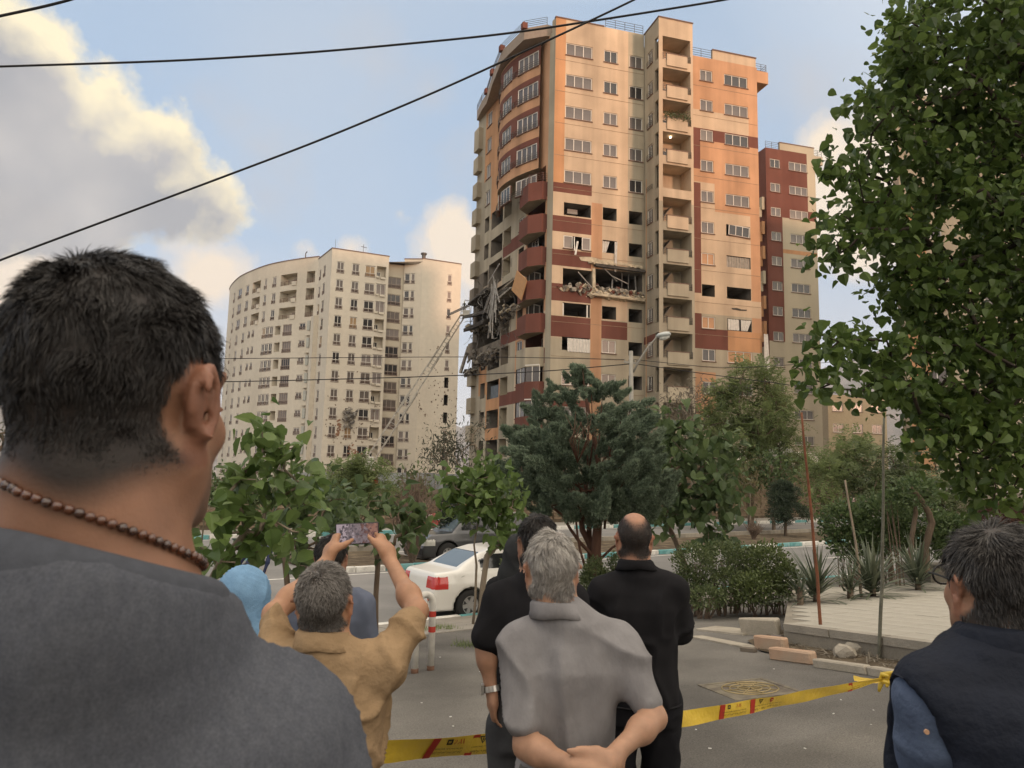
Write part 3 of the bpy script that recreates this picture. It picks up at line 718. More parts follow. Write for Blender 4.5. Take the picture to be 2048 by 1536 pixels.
MB().box(FR.p(9.9, 19.25, .05), (5.0, .7, .25), 0, rotz(A0) @ euler(0.1, .02, 0), .12).build('cracked_floor_slab', dark, tower)
for i in range(26):  # hollow clay blocks showing in the broken slab edges
    s = 7.0 + i * .2; 
    if s < 9.6 or s > 10.9: MB().box(FR.p(s, 19.46 + .05 * math.sin(i * 2.2), .22), (.17, .3, .16), 0, rotz(A0), .2).build('clay_block', rubp, tower)
obj('torn_wall_edge', [FR.p(s, z, .06) for s, z in [(6.0, 19.9), (7.2, 20.05), (8.3, 19.85), (9.3, 20.0), (10.4, 19.8), (12.3, 19.75), (12.3, 19.5), (9.8, 19.6), (7.6, 19.55), (6.2, 19.6)]], [tuple(range(10))], rubp, tower)
for a, b, w in [((8.3, 19.2, .1), (9.6, 17.9, .4), .07), ((9.1, 18.3, .5), (10.6, 17.7, .6), .09), ((9.4, 18.2, -.2), (9.2, 16.8, .1), .12), ((5.9, 18.5, .1), (7.2, 17.1, .3), .1), ((10.5, 19.1, -.5), (10.4, 16.8, -.4), .06), ((11.2, 19, -.6), (11.1, 16.8, -.5), .08), ((11.7, 18.8, -.3), (11.8, 16.9, -.2), .1), ((7.45, 19, -.05), (7.5, 16.9, -.05), .28)]:
    MB().beam(FR.p(a[0], a[1], a[2]), FR.p(b[0], b[1], b[2]), w, w).build('broken_bar', twist if w < .2 else rubp, tower)
# curtains and a smashed frame in the openings
cloth = pmat('white_curtain', (.62, .58, .52), .9, .12, 4)
def curtain(sf, s0, s1, z0, z1, out=-.15, tz=0.0, m=None):
    V = []; n = max(6, int((s1 - s0) * 14)); nz = 5
    for i in range(n + 1):
        for j in range(nz + 1):
            f = j / nz; s = s0 + (s1 - s0) * (i / n) * (1 - tz * f) ; V.append(sf.p(s, z1 - (z1 - z0) * f, out + .05 * math.sin(i * 1.6 + f)))
    obj('curtain', V, [(i * (nz + 1) + j, (i + 1) * (nz + 1) + j, (i + 1) * (nz + 1) + j + 1, i * (nz + 1) + j + 1) for i in range(n) for j in range(nz)], m or cloth, tower)
curtain(FR, 8.35, 9.05, 20.6, 21.75, tz=.5); curtain(FR, 9.45, 9.75, 18.9, 21.7, .12, .3)
curtain(FR, 5.0, 7.2, 11.2, 12.4, .05); curtain(FR, 21.2, 22.4, 14.4, 15.45, .02); curtain(FR, 22.6, 23.75, 14.4, 15.45, .02, .4); curtain(FR, 21.2, 23.75, 20.55, 21.65, -.1, m=pmat('grey_curtain', (.34, .30, .25), .9, .15, 4))
curtain(FR, 24.85, 25.3, 9.6, 14.2, .4, -.6)
window(tower, FR, 4.52, 5.4, 20.62, 21.8, 1, inset=.05); window(tower, FR, 6.3, 7.13, 20.62, 21.8, 1, pm=panes[1], inset=.05)
MB().beam(FR.p(5.5, 21.7, .1), FR.p(5.4, 20.3, .5), .08, .08).beam(FR.p(5.8, 21.3, .2), FR.p(5.45, 19.9, .6), .16, .06).build('smashed_window_frame', white_f, tower)
window(tower, FR, 21.45, 23.75, 23.72, 24.8, 3, pm=panes[2], inset=.05, tilt=(0, .06, 0))
for a in (4.6, 6.9): MB().box(FR.p(a, 14.98, -.1), (.12, .08, 1.15), 0, rotz(A0)).build('smashed_window_frame', white_f, tower)
MB().box(FR.p(5.7, 24.5, -1.4), (1.0, .8, .45), 0, rotz(A0)).build('air_conditioner', pmat('ac_unit', (.35, .33, .30), .6), tower)
# left side: collapsed floors, hanging strips, twisted rods, the orange sheet
LP = lambda s, z, o: LF.p(s, z, o)
MB().box(LP(4.4, 17.6, .3), (7.0, 2.6, .3), 0, rotz(LA) @ euler(.25, .1, 0), .06).build('collapsed_slab', dark, tower)
MB().box(LP(4.2, 16.4, .4), (6.2, 2.4, .35), 0, rotz(LA) @ euler(.3, .02, 0), .1).build('collapsed_slab', dark, tower)
MB().box(LP(4.6, 19.1, .4), (6.0, 1.8, .25), 0, rotz(LA) @ euler(-.2, -.08, 0), .08).build('collapsed_slab', dark, tower)
MB().box(LP(10.5, 17.9, .5), (6.0, 1.4, .22), 0, rotz(LA) @ euler(.1, -.12, 0), .08).build('collapsed_slab', rubm, tower)
MB().box(LP(11.2, 19.0, .3), (5.4, .9, .2), 0, rotz(LA) @ euler(.1, -.1, 0), .08).build('collapsed_slab', w_soot, tower)
heap('rubble', 200, lambda: LP(rr.uniform(1, 12), 15.6 + abs(rr.normal(0, .5)) + rr.uniform(0, .4), rr.uniform(-2, 1.0)), .12, .6, [rubm, rubm, dark, rubp])
heap('rubble', 140, lambda: LP(rr.uniform(.5, 8), 12.7 + rr.normal(0, .5), rr.uniform(-1, .9)), .12, .5, [rubm, dark, w_soot])
heap('rubble', 60, lambda: LP(rr.uniform(10, 15), 16.2 + abs(rr.normal(0, .3)), rr.uniform(0, .9)), .1, .35, [rubp, rubm])
mb = MB()
for i in range(150):
    s0 = rr.uniform(1.5, 13); z0 = rr.choice([13.5, 15.5, 17.5, 18.8]) + rr.normal(0, .6); p = LP(s0, z0, rr.uniform(.2, 1.6)); q = p + np.array([rr.normal(0, .6), rr.normal(0, .6), rr.normal(-.5, .6)]); mid = (p + q) / 2 + rr.normal(0, .15, 3)
    mb.tube([p, mid, q], rr.uniform(.012, .04), 4)
stuff(mb.build('bent_rods', twist, tower))
for i in range(14):   # long strips of facade rail hanging down
    a = LP(9.6 + rr.normal(0, .5), 19.6 + rr.normal(0, .4), 1.2); b = LP(8.6 + rr.uniform(-1.2, 2.4), 14.6 + rr.uniform(-1, 2.5), 1.5)
    MB().beam(a, b, rr.uniform(.06, .16), .05).build('hanging_strip', pmat('facade_strip', (.34, .32, .29), .6, .2, 4), tower)
MB().beam(LP(8.4, 19.8, 1.5), LP(11.6, 21.0, 1.6), .1, .1).build('hanging_strip', MATS['facade_strip'], tower)
MB().beam(LP(9.9, 20.2, 1.6), LP(11.9, 17.0, 1.6), .1, .1).build('hanging_strip', MATS['facade_strip'], tower)
MB().box(LP(17.0, 17.55, 1.75), (2.2, .06, 2.0), 0, rotz(LA) @ euler(.1, .65, .15)).build('orange_sheet', pmat('orange_sheet', (.50, .27, .12), .7, .08), tower)
mb = MB()
for o in (0, .55):   # torn roof-truss piece sticking out to the left
    mb.beam(LP(1.5, 18.9 + o * .3, 1.0), LP(-2.4, 18.4 + o * .3 , 2.2), .09, .09)
for i in range(12): f = i / 12; mb.beam(LP(1.5 - 3.9 * f, 18.9 - .5 * f, 1 + 1.2 * f), LP(1.5 - 3.9 * f, 19.07 - .5 * f, 1 + 1.2 * f), .12, .06)
mb.build('torn_ladder_rail', twist, tower)
MB().beam(LP(-.1, 14.6, .4), LP(-.9, 11.6, 1.0), .3, .25).build('hanging_strip', rubm, tower)
heap('rubble', 60, lambda: LP(rr.uniform(-.6, 3), 11.2 + abs(rr.normal(0, .3)), rr.uniform(0, 1)), .1, .4, [rubm, dark])
curtain(LF, 5.4, 8.0, 7.2, 9.5, -.3, m=pmat('blue_grey_sheet', (.15, .17, .19), .8, .2, 2))
obj('torn_cladding', [FR.p(s, z, .03) for s, z in [(21.6, 16.55), (22.2, 16.6), (22.7, 16.5), (23.3, 16.52), (23.25, 16.4), (22.5, 16.36), (21.7, 16.42)]], [tuple(range(7))], dark, tower)
# ---------------------------------------------------------------- second tower block behind, dark red and grey
WF = Flat((0, 78.64), .2797)
wing = empty('apartment_tower', (35, 92, .6), 'dark red and pale grey apartment block rising behind the damaged tower', 'building')
ops = []; wins = []
for k_ in range(13):
    t = 39.77 - 3.1 * k_
    for (a, b, n) in ((32.4, 33.82, 2), (35.1, 37.76, 3)): ops.append((a, b, t - 1.12, t, .2, 'win')); wins.append((a, b, t - 1.12, t, n))
WM = [pmat('wing_grey', (.44, .385, .285), .92, .1, .35, .1, 14, .15, stretch=(1, 1, .25), col2=(.38, .33, .25)), w_red, w_peach, w_room]
def mfw(s, z):
    if s < 34: return 1 if (z > 16.9 or 7 < z < 10.5) else 0
    if z > 32.4: return 1 if s < 37.75 or z < 33.6 else 0
    if 27.9 < z < 28.4: return 2
    return 0
wall('wall', WF, 31.8, 38.95, ZB, 41.1, ops, WM, mfw, wing, [34, 37.75], [16.9, 7, 10.5, 32.4, 33.6, 27.9, 28.4])
for (a, b, c, d, n) in wins: window(wing, WF, a, b, c, d, n)
MB().box(WF.p(36.35, 41.55, -.16), (5.0, .3, .9), 0, rotz(.2797)).build('parapet', WM[0], wing)
MB().box(WF.p(36.35, 42.06, -.16), (5.1, .4, .1), 0, rotz(.2797)).build('coping', sillm, wing)
MB().box(WF.p(39.55, 40.55, -1.2), (1.3, 2.2, 1.1), 0, rotz(.2797)).build('roof_overhang', WM[0], wing)
railing('roof_railing', wing, [WF.p(s, 41.1, -.15) for s in (31.9, 32.8, 33.8)], .9, 4, greyrail); railing('roof_railing', wing, [WF.p(s, 41.1, -.3) for s in (38.9, 39.6, 40.2)], .85, 4, greyrail)
for k_ in range(1, 12): MB().box(WF.p(39.2, 38 - 3.1 * k_, -2.5), (.7, 2, 1.2), 0, rotz(.2797)).build('side_loggia', WM[0], wing)
V = []
for p in [WF.p(31.8, ZB, -16), WF.p(31.8, ZB), WF.p(38.95, ZB), WF.p(38.95, ZB, -16)]: V += [p, p + np.array([0, 0, 41.1 - ZB])]
obj('side_wall', V, [(0, 2, 3, 1), (4, 6, 7, 5), (6, 0, 1, 7), (1, 3, 5, 7)], w_red, wing)
for k_ in range(11):   # light balcony fins seen in the gap beside the tower
    MB().box(WF.p(31.5, 34 - 3.1 * k_, -.5), (.35, .5, 1.6), 0, rotz(.2797)).box(WF.p(30.9, 32.9 - 3.1 * k_, -.8), (1.1, .6, 1.2), 0, rotz(.2797)).build('balcony', w_peach if k_ % 3 else WM[0], wing)

# ---------------------------------------------------------------- white block with the curved wing
wb = empty('apartment_block', (-30, 132, -1), 'cream white apartment block with long curved wing and brown framed windows', 'building')
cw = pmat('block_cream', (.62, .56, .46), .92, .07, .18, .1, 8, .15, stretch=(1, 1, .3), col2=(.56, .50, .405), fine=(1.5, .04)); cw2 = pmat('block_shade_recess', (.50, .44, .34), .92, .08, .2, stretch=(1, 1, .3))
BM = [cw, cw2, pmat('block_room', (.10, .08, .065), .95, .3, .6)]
BF = Flat((0, 136.379), .43); ZW = -3
far_p = [pmat('pane_brown', (.12, .095, .08), .3, .3, .3, 0, 1, .5), pmat('pane_mauve', (.20, .165, .145), .4, .3, .3, 0, 1, .5), panes[2], pmat('pane_amber', (.34, .22, .11), .4, .2, .4, 0, 1, .4)]
def fwin(sf, a, b, c, d, n, pm=None): window(wb, sf, a, b, c, d, n, brown_f if n > 2 else white_f, pm or random.choices(far_p, (5, 4, 3, .5))[0], 'far', .08)
ops = []; W = []; dmgw = {(8, 1), (7, 2), (9, 2)}
for k_ in range(13):
    t = 35.6 - 3.1 * k_
    for c_, (a, b, n) in enumerate(((-33.05, -31.85, 2), (-30.45, -29.25, 2), (-28.2, -26.5, 2))):
        if (k_, c_) == (8, 1): ops.append((a, b, t - 1.9, t, 2.5, 'room')); continue
        ops.append((a, b, t - 1.9, t, .18, 'win')); W.append((BF, a, b, t - 1.9, t, n))
    ops.append((-26.2, -24.55, t - 1.85, t + .2, 1.2, 'log'))
wall('wall', BF, -33.97, -24.1, ZW, 37.75, ops, BM, lambda s, z: 0, wb)
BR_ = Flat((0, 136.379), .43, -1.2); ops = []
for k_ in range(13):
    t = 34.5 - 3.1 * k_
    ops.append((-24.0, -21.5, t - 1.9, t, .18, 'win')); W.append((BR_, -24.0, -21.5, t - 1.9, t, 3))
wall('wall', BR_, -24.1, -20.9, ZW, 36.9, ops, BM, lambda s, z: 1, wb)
# stair tower: a left face and a right face
BT = Flat((0, 136.379), .43, .6); ops = []
for k_ in range(13):
    t = 35.85 - 3.1 * k_; ops.append((-13.42, -12.66, t - 1.85, t, .18 if k_ < 6 else 1.5, 'win' if k_ not in (6, 7, 8) else 'room'))
    if k_ not in (6, 7, 8): W.append((BT, -13.42, -12.66, t - 1.85, t, 1))
wall('wall', BT, -18.2, -10.9, ZW, 38.1, ops, BM, lambda s, z: 0, wb)
p0 = BF.p(-21.05, 0, -1.0); p1 = BT.p(-18.2, 0); BS = Flat(p0[:2], math.atan2(p1[1] - p0[1], p1[0] - p0[0])); Ls = float(np.hypot(*(p1 - p0)[:2])); ops = []
for k_ in range(13):
    t = 35.35 - 3.1 * k_
    for (a, b) in ((.15, 1.05), (1.3, 1.95)): ops.append((a, b, t - 1.75, t, .18, 'win')); W.append((BS, a, b, t - 1.75, t, 1))
wall('wall', BS, 0, Ls, ZW, 38.0, ops, BM, lambda s, z: 0, wb)
# the curved wing and the return of the front block
p2 = BF.p(-33.97, 0); BJ = Flat((-34.9, 128.9), math.atan2(p2[1] - 128.9, p2[0] + 34.9)); Lj = float(np.hypot(p2[0] + 34.9, p2[1] - 128.9)); ops = []
for k_ in range(13):
    t = 35.6 - 3.1 * k_
    ops.append((3.3, 4.5, t - 1.85, t, .18, 'win')); W.append((BJ, 3.3, 4.5, t - 1.85, t, 1))
    if k_ < 3: ops.append((1.0, 1.9, t - 1.9, t - .2, .18, 'win')); W.append((BJ, 1.0, 1.9, t - 1.9, t - .2, 1))
wall('wall', BJ, 0, Lj, ZW, 37.75, ops, BM, lambda s, z: 0, wb)
CW = Curve([(-60.8, 158), (-60.5, 155), (-58.3, 150.3), (-54.5, 144.2), (-50.6, 139.6), (-46.2, 135.3), (-42.5, 132.7), (-38.3, 130.4), (-34.9, 128.9)], 4); L = CW.L; ops = []; loggs = []
def cwin(a, b, t, h, n): ops.append((L - b, L - a, t - h, t, .18, 'win')); W.append((CW, L - b, L - a, t - h, t, n))
for k_ in range(13):
    t = 35.6 - 3.1 * k_
    if k_ < 3:
        for (a, b) in ((.6, 2.4), (4.6, 8.7), (14.9, 18.1)): ops.append((L - b, L - a, t - 2.0, t + .1, 1.7, 'log')); loggs.append((L - b, L - a, t - 2.0))
        for (a, b, n) in ((9.9, 10.9, 2), (12.7, 13.5, 2), (19.8, 21.1, 2), (23.3, 25.4, 2), (28, 29.3, 2)): cwin(a, b, t, 1.85, n)
    else:
        for (a, b, h, n) in ((2.1, 3.4, 1.1, 2), (5.2, 7.3, 1.9, 4), (10.0, 10.95, 1.9, 2), (11.15, 12.1, 1.9, 2), (12.3, 13.2, 1.9, 2), (16.3, 17.1, 1.2, 1), (18, 18.8, 1.2, 1), (20.6, 21.6, 1.8, 2), (24, 25.3, 1.8, 2), (29, 30.2, 1.8, 2)): cwin(a, b, t, h, n)
        ops.append((L - 9.4, L - 8.0, t - 1.7, t, 1.5, 'log'))
wall('wall', CW, 0, L, ZW, 38.2, ops, BM, lambda s, z: 0, wb)
for (sf, a, b, c, d, n) in W: fwin(sf, a, b, c, d, n)
for (a, b, z) in loggs:
    railing('loggia_railing', wb, [CW.p(s, z, -.05) for s in np.linspace(a + .05, b - .05, 5)], .75, 3, rustrail, .035)
    if b - a > 2: MB().box(CW.p(b - .6, z + .2, .03), (1.1, .2, .75), 0, rotz(CW.ang(b))).build('loggia_parapet', cw, wb)
    MB().box(CW.p((a + b) / 2, z + .75, -1.6), (.7, .06, 1.5), 0, rotz(CW.ang((a + b) / 2))).build('loggia_door', brown_f, wb)
for k_ in range(13):
    z = 35.6 - 3.1 * k_
    MB().box(BF.p(-25.1, z - 1.9, .1), (.9, .25, .35), 0, rotz(.43)).box(BF.p(-26.0, z - 1.8, .1), (.5, .25, .3), 0, rotz(.43)).build('loggia_parapet', cw, wb)
    if k_ not in (1, 2, 5, 6, 8): window(wb, BF, -26.1, -25.3, z - 1.7, z - .6, 2, white_f, panes[2], 'near', 1.1)
    else: window(wb, BF, -26.15, -24.6, z - 1.7, z + .15, 2, white_f, far_p[1], 'near', .15)
    if k_ >= 3: MB().box(CW.p(L - 1.1, z - 1.9, .25), (1.0, .5, .9), 0, rotz(CW.ang(L - 1))).box(CW.p(L - .9, z - .6, .35), (.55, .6, 1.7), 1, rotz(CW.ang(L - 1))).build('air_cooler', [cw, pmat('cooler_metal', (.42, .42, .37), .6, .1)], wb)
# shaft bulging from the curve below the third floor
V = []; 
for s, o_ in ((L - .2, .1), (L - .1, 1.1), (L + .0, 1.2)): pass
MB().box(BJ.p(.9, 12.4, .35), (1.7, .9, 29.5), 0, rotz(BJ.a)).build('shaft', cw, wb)
# copings, roof things, scars
for sf, a, b, z in ((BF, -33.97, -24.1, 37.75), (BR_, -24.1, -20.9, 36.9), (BT, -18.2, -10.9, 38.1), (BS, 0, Ls, 38.0), (BJ, 0, Lj, 37.75)):
    MB().box(sf.p((a + b) / 2, z + .06, -.12), (b - a + .1, .4, .14), 0, rotz(sf.ang(a))).build('coping', sillm, wb)
for i in range(20):
    a, b = L * i / 20, L * (i + 1) / 20; MB().box(CW.p((a + b) / 2, 38.26, -.12), (b - a + .12, .4, .14), 0, rotz(CW.ang((a + b) / 2))).build('coping', sillm, wb)
MB().tube([BT.p(-17.8, 38.2, -.8), BT.p(-17.8, 39.1, -.8)], .35, 10).tube([BT.p(-17.8, 39.1, -.8), BT.p(-17.8, 39.35, -.8)], .55, 10).build('roof_cowl', greyrail, wb)
MB().tube([CW.p(L - 3.4, 38.2, -.5), CW.p(L - 3.4, 39.3, -.5), CW.p(L - 3.1, 39.6, -.5)], .09, 6).build('roof_pipe', greyrail, wb)
MB().tube([BF.p(-33.4, 37.8, -.6), BF.p(-33.4, 39.6, -.6)], .03, 5).build('antenna', greyrail, wb)
MB().tube([BF.p(-28.6, 37.8, -.6), BF.p(-28.6, 39.4, -.6)], .04, 5).tube([BF.p(-29.0, 39.0, -.6), BF.p(-28.0, 38.9, -.6)], .05, 5).build('antenna', greyrail, wb)
V = []
for p in [CW.p(0, ZW), np.array([-45, 165, ZW]), BT.p(-11.2, ZW, -15), BT.p(-10.9, ZW)]: V += [p, p + np.array([0, 0, 37.6 - ZW])]
obj('rear_wall', V, [(0, 2, 3, 1), (2, 4, 5, 3), (4, 6, 7, 5)], cw, wb)
rf = [CW.p(s, 37.6, -.1) for s in np.linspace(0, L, 12)] + [BF.p(-33.9, 37.6), BF.p(-24.1, 36.8), BT.p(-18.1, 37.6), BT.p(-11, 37.6), BT.p(-11.2, 37.6, -15), np.array([-45, 165, 37.6])]
obj('roof', rf, [tuple(range(len(rf)))], conc, wb)
scar = pmat('shrapnel_scar', (.20, .15, .11), .95, .3, 2); mb = MB()
for i in range(170):
    if rr.random() < .55: p = BT.p(rr.uniform(-18, -11), 8 + abs(rr.normal(0, 6)) + rr.uniform(0, 3), .02)
    else: p = BF.p(rr.uniform(-33.5, -24.5), 5 + abs(rr.normal(0, 5)), .02)
    s = rr.uniform(.06, .22); mb.box(p, (s, .05, s * rr.uniform(.6, 1.6)), 0, rotz(.43), .5)
stuff(mb.build('shrapnel_scars', scar, wb))
mb = MB()
for i in range(70): mb.box(BF.p(-29.7 + rr.normal(0, .45), 9.3 + rr.normal(0, .8), rr.uniform(.1, .5)), rr.uniform(.1, .6, 3), int(rr.integers(2)), euler(*rr.uniform(-1, 1, 3)), .5)
stuff(mb.build('snagged_debris', [twist, rubm], wb))
for (s, z, a, b) in ((-31.3, 7.9, .5, 1.0), (-31.5, 6.6, .25, .7), (-29.0, 3.9, .6, .9), (-27.9, 3.2, .9, .5)):
    mb = MB()
    for i in range(22): mb.box(BF.p(s + rr.normal(0, a * .5), z + rr.normal(0, b * .5), .02), (rr.uniform(.08, .3), .04, rr.uniform(.08, .3)), 0, rotz(.43), .5)
    stuff(mb.build('brick_scar', pmat('exposed_brick', (.28, .15, .09), .95, .3, 3), wb))

# ---------------------------------------------------------------- other buildings
def block(name, label, O, a, w, dp, z0, z1, m, cols=0, rows=0, z_first=0, hwin=1.3, wwin=1.6):
    b = empty(name, (O[0], O[1], z0), label, 'building'); sf = Flat(O, a); ops = []
    for r_ in range(rows):
        for c_ in range(cols):
            s = (c_ + .5) * w / cols; ops.append((s - wwin / 2, s + wwin / 2, z_first - 3.1 * r_ - hwin, z_first - 3.1 * r_, .2, 'win'))
    wall('wall', sf, 0, w, z0, z1, ops, [m, w_room], lambda s, z: 0, b)
    for o in ops: window(b, sf, o[0], o[1], o[2], o[3], 2)
    V = []
    for p in [sf.p(0, z0), sf.p(0, z0, -dp), sf.p(w, z0, -dp), sf.p(w, z0)]: V += [p, p + np.array([0, 0, z1 - z0])]
    obj('side_wall', V, [(0, 2, 3, 1), (2, 4, 5, 3), (4, 6, 7, 5), (1, 3, 5, 7)], m, b)
    return b, sf
bm_ = wallmat('right_block_beige', (.46, .38, .27), (.41, .34, .245))
q = at(1795, 300, 62); b1, s1 = block('apartment_building', 'tall beige apartment building showing through the overhanging broadleaf tree', (q[0], q[1]), -.45, 22, 14, 0, float(at(1795, 203, 62)[2]), bm_, 5, 9, float(at(1795, 203, 62)[2]) - 2.2)
MB().box(s1.p(1.0, 12, .05), (1.6, .14, 24), 0, rotz(-.45)).build('brown_stripe', w_peach, b1)
q = at(1655, 790, 108); b2, _ = block('low_building', 'low pale yellow building between the grey tower block and the hill', (q[0], q[1]), .1, 9, 8, -1, float(at(1700, 790, 108)[2]), pmat('pale_yellow', (.40, .33, .22), .9, .08), 3, 2, float(at(1700, 805, 108)[2]))
q = at(-60, 960, 95); b3, _ = block('low_building', 'orange low house glimpsed past the left edge of the person in grey', (q[0], q[1]), .1, 9, 8, -4, float(at(20, 955, 95)[2]), pmat('orange_house', (.50, .27, .15), .9, .1), 3, 1, float(at(20, 965, 95)[2]))  # walls in one plain orange
# ================================================================ plants
bark = pmat('bark_brown', (.13, .095, .068), .95, .25, 8, .7, 40, .1, stretch=(1, 1, .3), col2=(.19, .15, .11)); bark_red = pmat('bark_red', (.115, .062, .044), .95, .25, 8, .7, 40, .1, stretch=(1, 1, .3)); bark_pale = pmat('bark_pale', (.24, .195, .145), .95, .2, 8, .6, 40, .1, stretch=(1, 1, .3))
L_MUL = leafmat('leaf_mulberry', (.034, .064, .014), (.140, .205, .045), .42, .42); L_CAT = leafmat('leaf_catalpa', (.058, .104, .026), (.175, .245, .070), .4, .38); L_CATD = leafmat('leaf_catalpa_dark', (.045, .076, .028), (.125, .172, .062), .4, .35)
L_CON = leafmat('leaf_juniper', (.070, .104, .068), (.225, .28, .185), .7, .28); L_FEA = leafmat('leaf_feathery', (.095, .130, .042), (.225, .270, .105), .55, .45); L_HED = leafmat('leaf_hedge', (.052, .074, .028), (.150, .182, .072), .4, .3)
L_OLI = leafmat('leaf_olive', (.04, .045, .028), (.10, .105, .07), .5, .25); L_DRY = leafmat('leaf_dry', (.13, .105, .075), (.24, .21, .165), .8, .2); L_YUC = leafmat('leaf_yucca', (.055, .075, .045), (.14, .155, .10), .5, .15); L_PIN = leafmat('leaf_pine', (.022, .036, .020), (.062, .085, .045), .6, .15); L_RED = leafmat('leaf_redbrown', (.06, .028, .022), (.11, .055, .04), .5, .25)
def unit(v): return v / (np.linalg.norm(v, axis=-1, keepdims=True) + 1e-9)
HEART = np.array([[0, 0], [.36, .10], [.47, .36], [.30, .72], [0, 1.05], [-.30, .72], [-.47, .36], [-.36, .10]])
OVAL = np.array([[0, 0], [.26, .30], [.22, .68], [0, 1], [-.22, .68], [-.26, .30]])
SLIM = np.array([[0, 0], [.12, .4], [0, 1], [-.12, .4]])
def leafset(C, D, N, L, shape, rng, curl=.18):
    """C base points, D axis, N leaf normal, L length per leaf"""
    D = unit(D); S = unit(np.cross(D, N)); N = np.cross(S, D); n = len(C); k_ = len(shape); L = np.asarray(L)[:, None, None]
    xs = shape[:, 0][None, :, None]; ys = shape[:, 1][None, :, None]
    fold = np.abs(xs) * rng.uniform(.1, .7, (n, 1, 1)); droop = -curl * ys ** 2 * rng.uniform(.3, 1.6, (n, 1, 1))
    V = C[:, None, :] + L * (S[:, None, :] * xs + D[:, None, :] * ys + N[:, None, :] * (fold + droop))
    if k_ == 4: return V.reshape(-1, 3), np.arange(n * 4).reshape(n, 4)
    mid = C[:, None, :] + L * (D[:, None, :] * .5 + N[:, None, :] * (-curl * .25))
    V = np.concatenate([V, mid], 1); b = (np.arange(n) * (k_ + 1))[:, None]; h = k_ // 2
    # two halves either side of the rib, each an n-gon through the mid point
    F = []
    i = np.arange(k_); j = (i + 1) % k_
    F = np.stack([b + i[None], b + j[None], np.broadcast_to(b + k_, (n, k_))], -1).reshape(-1, 3)
    return V.reshape(-1, 3), F
def grow(base, trunk, attract, r0, rng, droop=.0, wig=.06):
    """joins every attractor to the nearest point of the growing skeleton; returns tubes (pts, radii)"""
    nodes = [np.array(p, float) for p in trunk]; par = [-1] + list(range(len(trunk) - 1)); top = nodes[-1]
    A = np.array(attract); A = A[np.argsort(np.linalg.norm(A - top, axis=1))]; ends = []
    for a in A:
        X = np.array(nodes); d = np.linalg.norm(X - a, axis=1) + .35 * np.maximum(0, X[:, 2] - a[2]); i = int(d.argmin()); p = nodes[i]; L = np.linalg.norm(a - p); ns = max(1, min(4, int(L / .35)))
        for s in range(1, ns + 1):
            f = s / ns; q = p + (a - p) * f + rng.normal(0, wig * L, 3) * (s < ns) + np.array([0, 0, droop * L * math.sin(math.pi * f)])
            nodes.append(q); par.append(i if s == 1 else len(nodes) - 2)
        ends.append(len(nodes) - 1)
    w = np.zeros(len(nodes))
    for e_ in ends: w[e_] += 1
    for i in range(len(nodes) - 1, 0, -1): w[par[i]] += w[i]
    rad = r0 * np.maximum(w / w[0], 1e-4) ** .47
    kids = {}
    for i, p in enumerate(par):
        if p >= 0: kids.setdefault(p, []).append(i)
    tubes = []
    def run(i, j):
        path = [i, j]
        while j in kids:
            ch = sorted(kids[j], key=lambda c: -w[c])
            for c in ch[1:]: todo.append((j, c))
            j = ch[0]; path.append(j)
        tubes.append(([nodes[q] for q in path], [min(rad[q], rad[path[1]] * 1.15) for q in path]))
    todo = [(0, c) for c in kids.get(0, [])]
    while todo: run(*todo.pop())
    return tubes, A
def branches(name, tubes, m, parent, rmin=.004, n0=7):
    V = []; F = []; k_ = 0
    for pts, rad in tubes:
        rad = np.maximum(np.array(rad), rmin); v, f = tube(pts, rad, n0 if rad[0] > .03 else 4, False); V.append(v); F += [[i + k_ for i in q] for q in f]; k_ += len(v)
    return obj(name, np.concatenate(V), F, m, parent, smooth=True)
def blobpts(blobs, dens, rng, shell=.35):
    """blobs in photo terms: (px, py, Y, rx px, ry px, depth m)"""
    out = []
    for b in blobs:
        c = at(b[0], b[1], b[2]); rx, rz = b[3] * b[2] / FPX, b[4] * b[2] / FPX; ry = b[5] if len(b) > 5 else (rx + rz) / 2
        n = max(4, int(dens * (rx * ry * rz) ** .62)); u = unit(rng.normal(0, 1, (n, 3))); r_ = rng.uniform(shell, 1, (n, 1)) ** .5
        out.append(c + u * r_ * np.array([rx, ry, rz]))
    return np.concatenate(out)
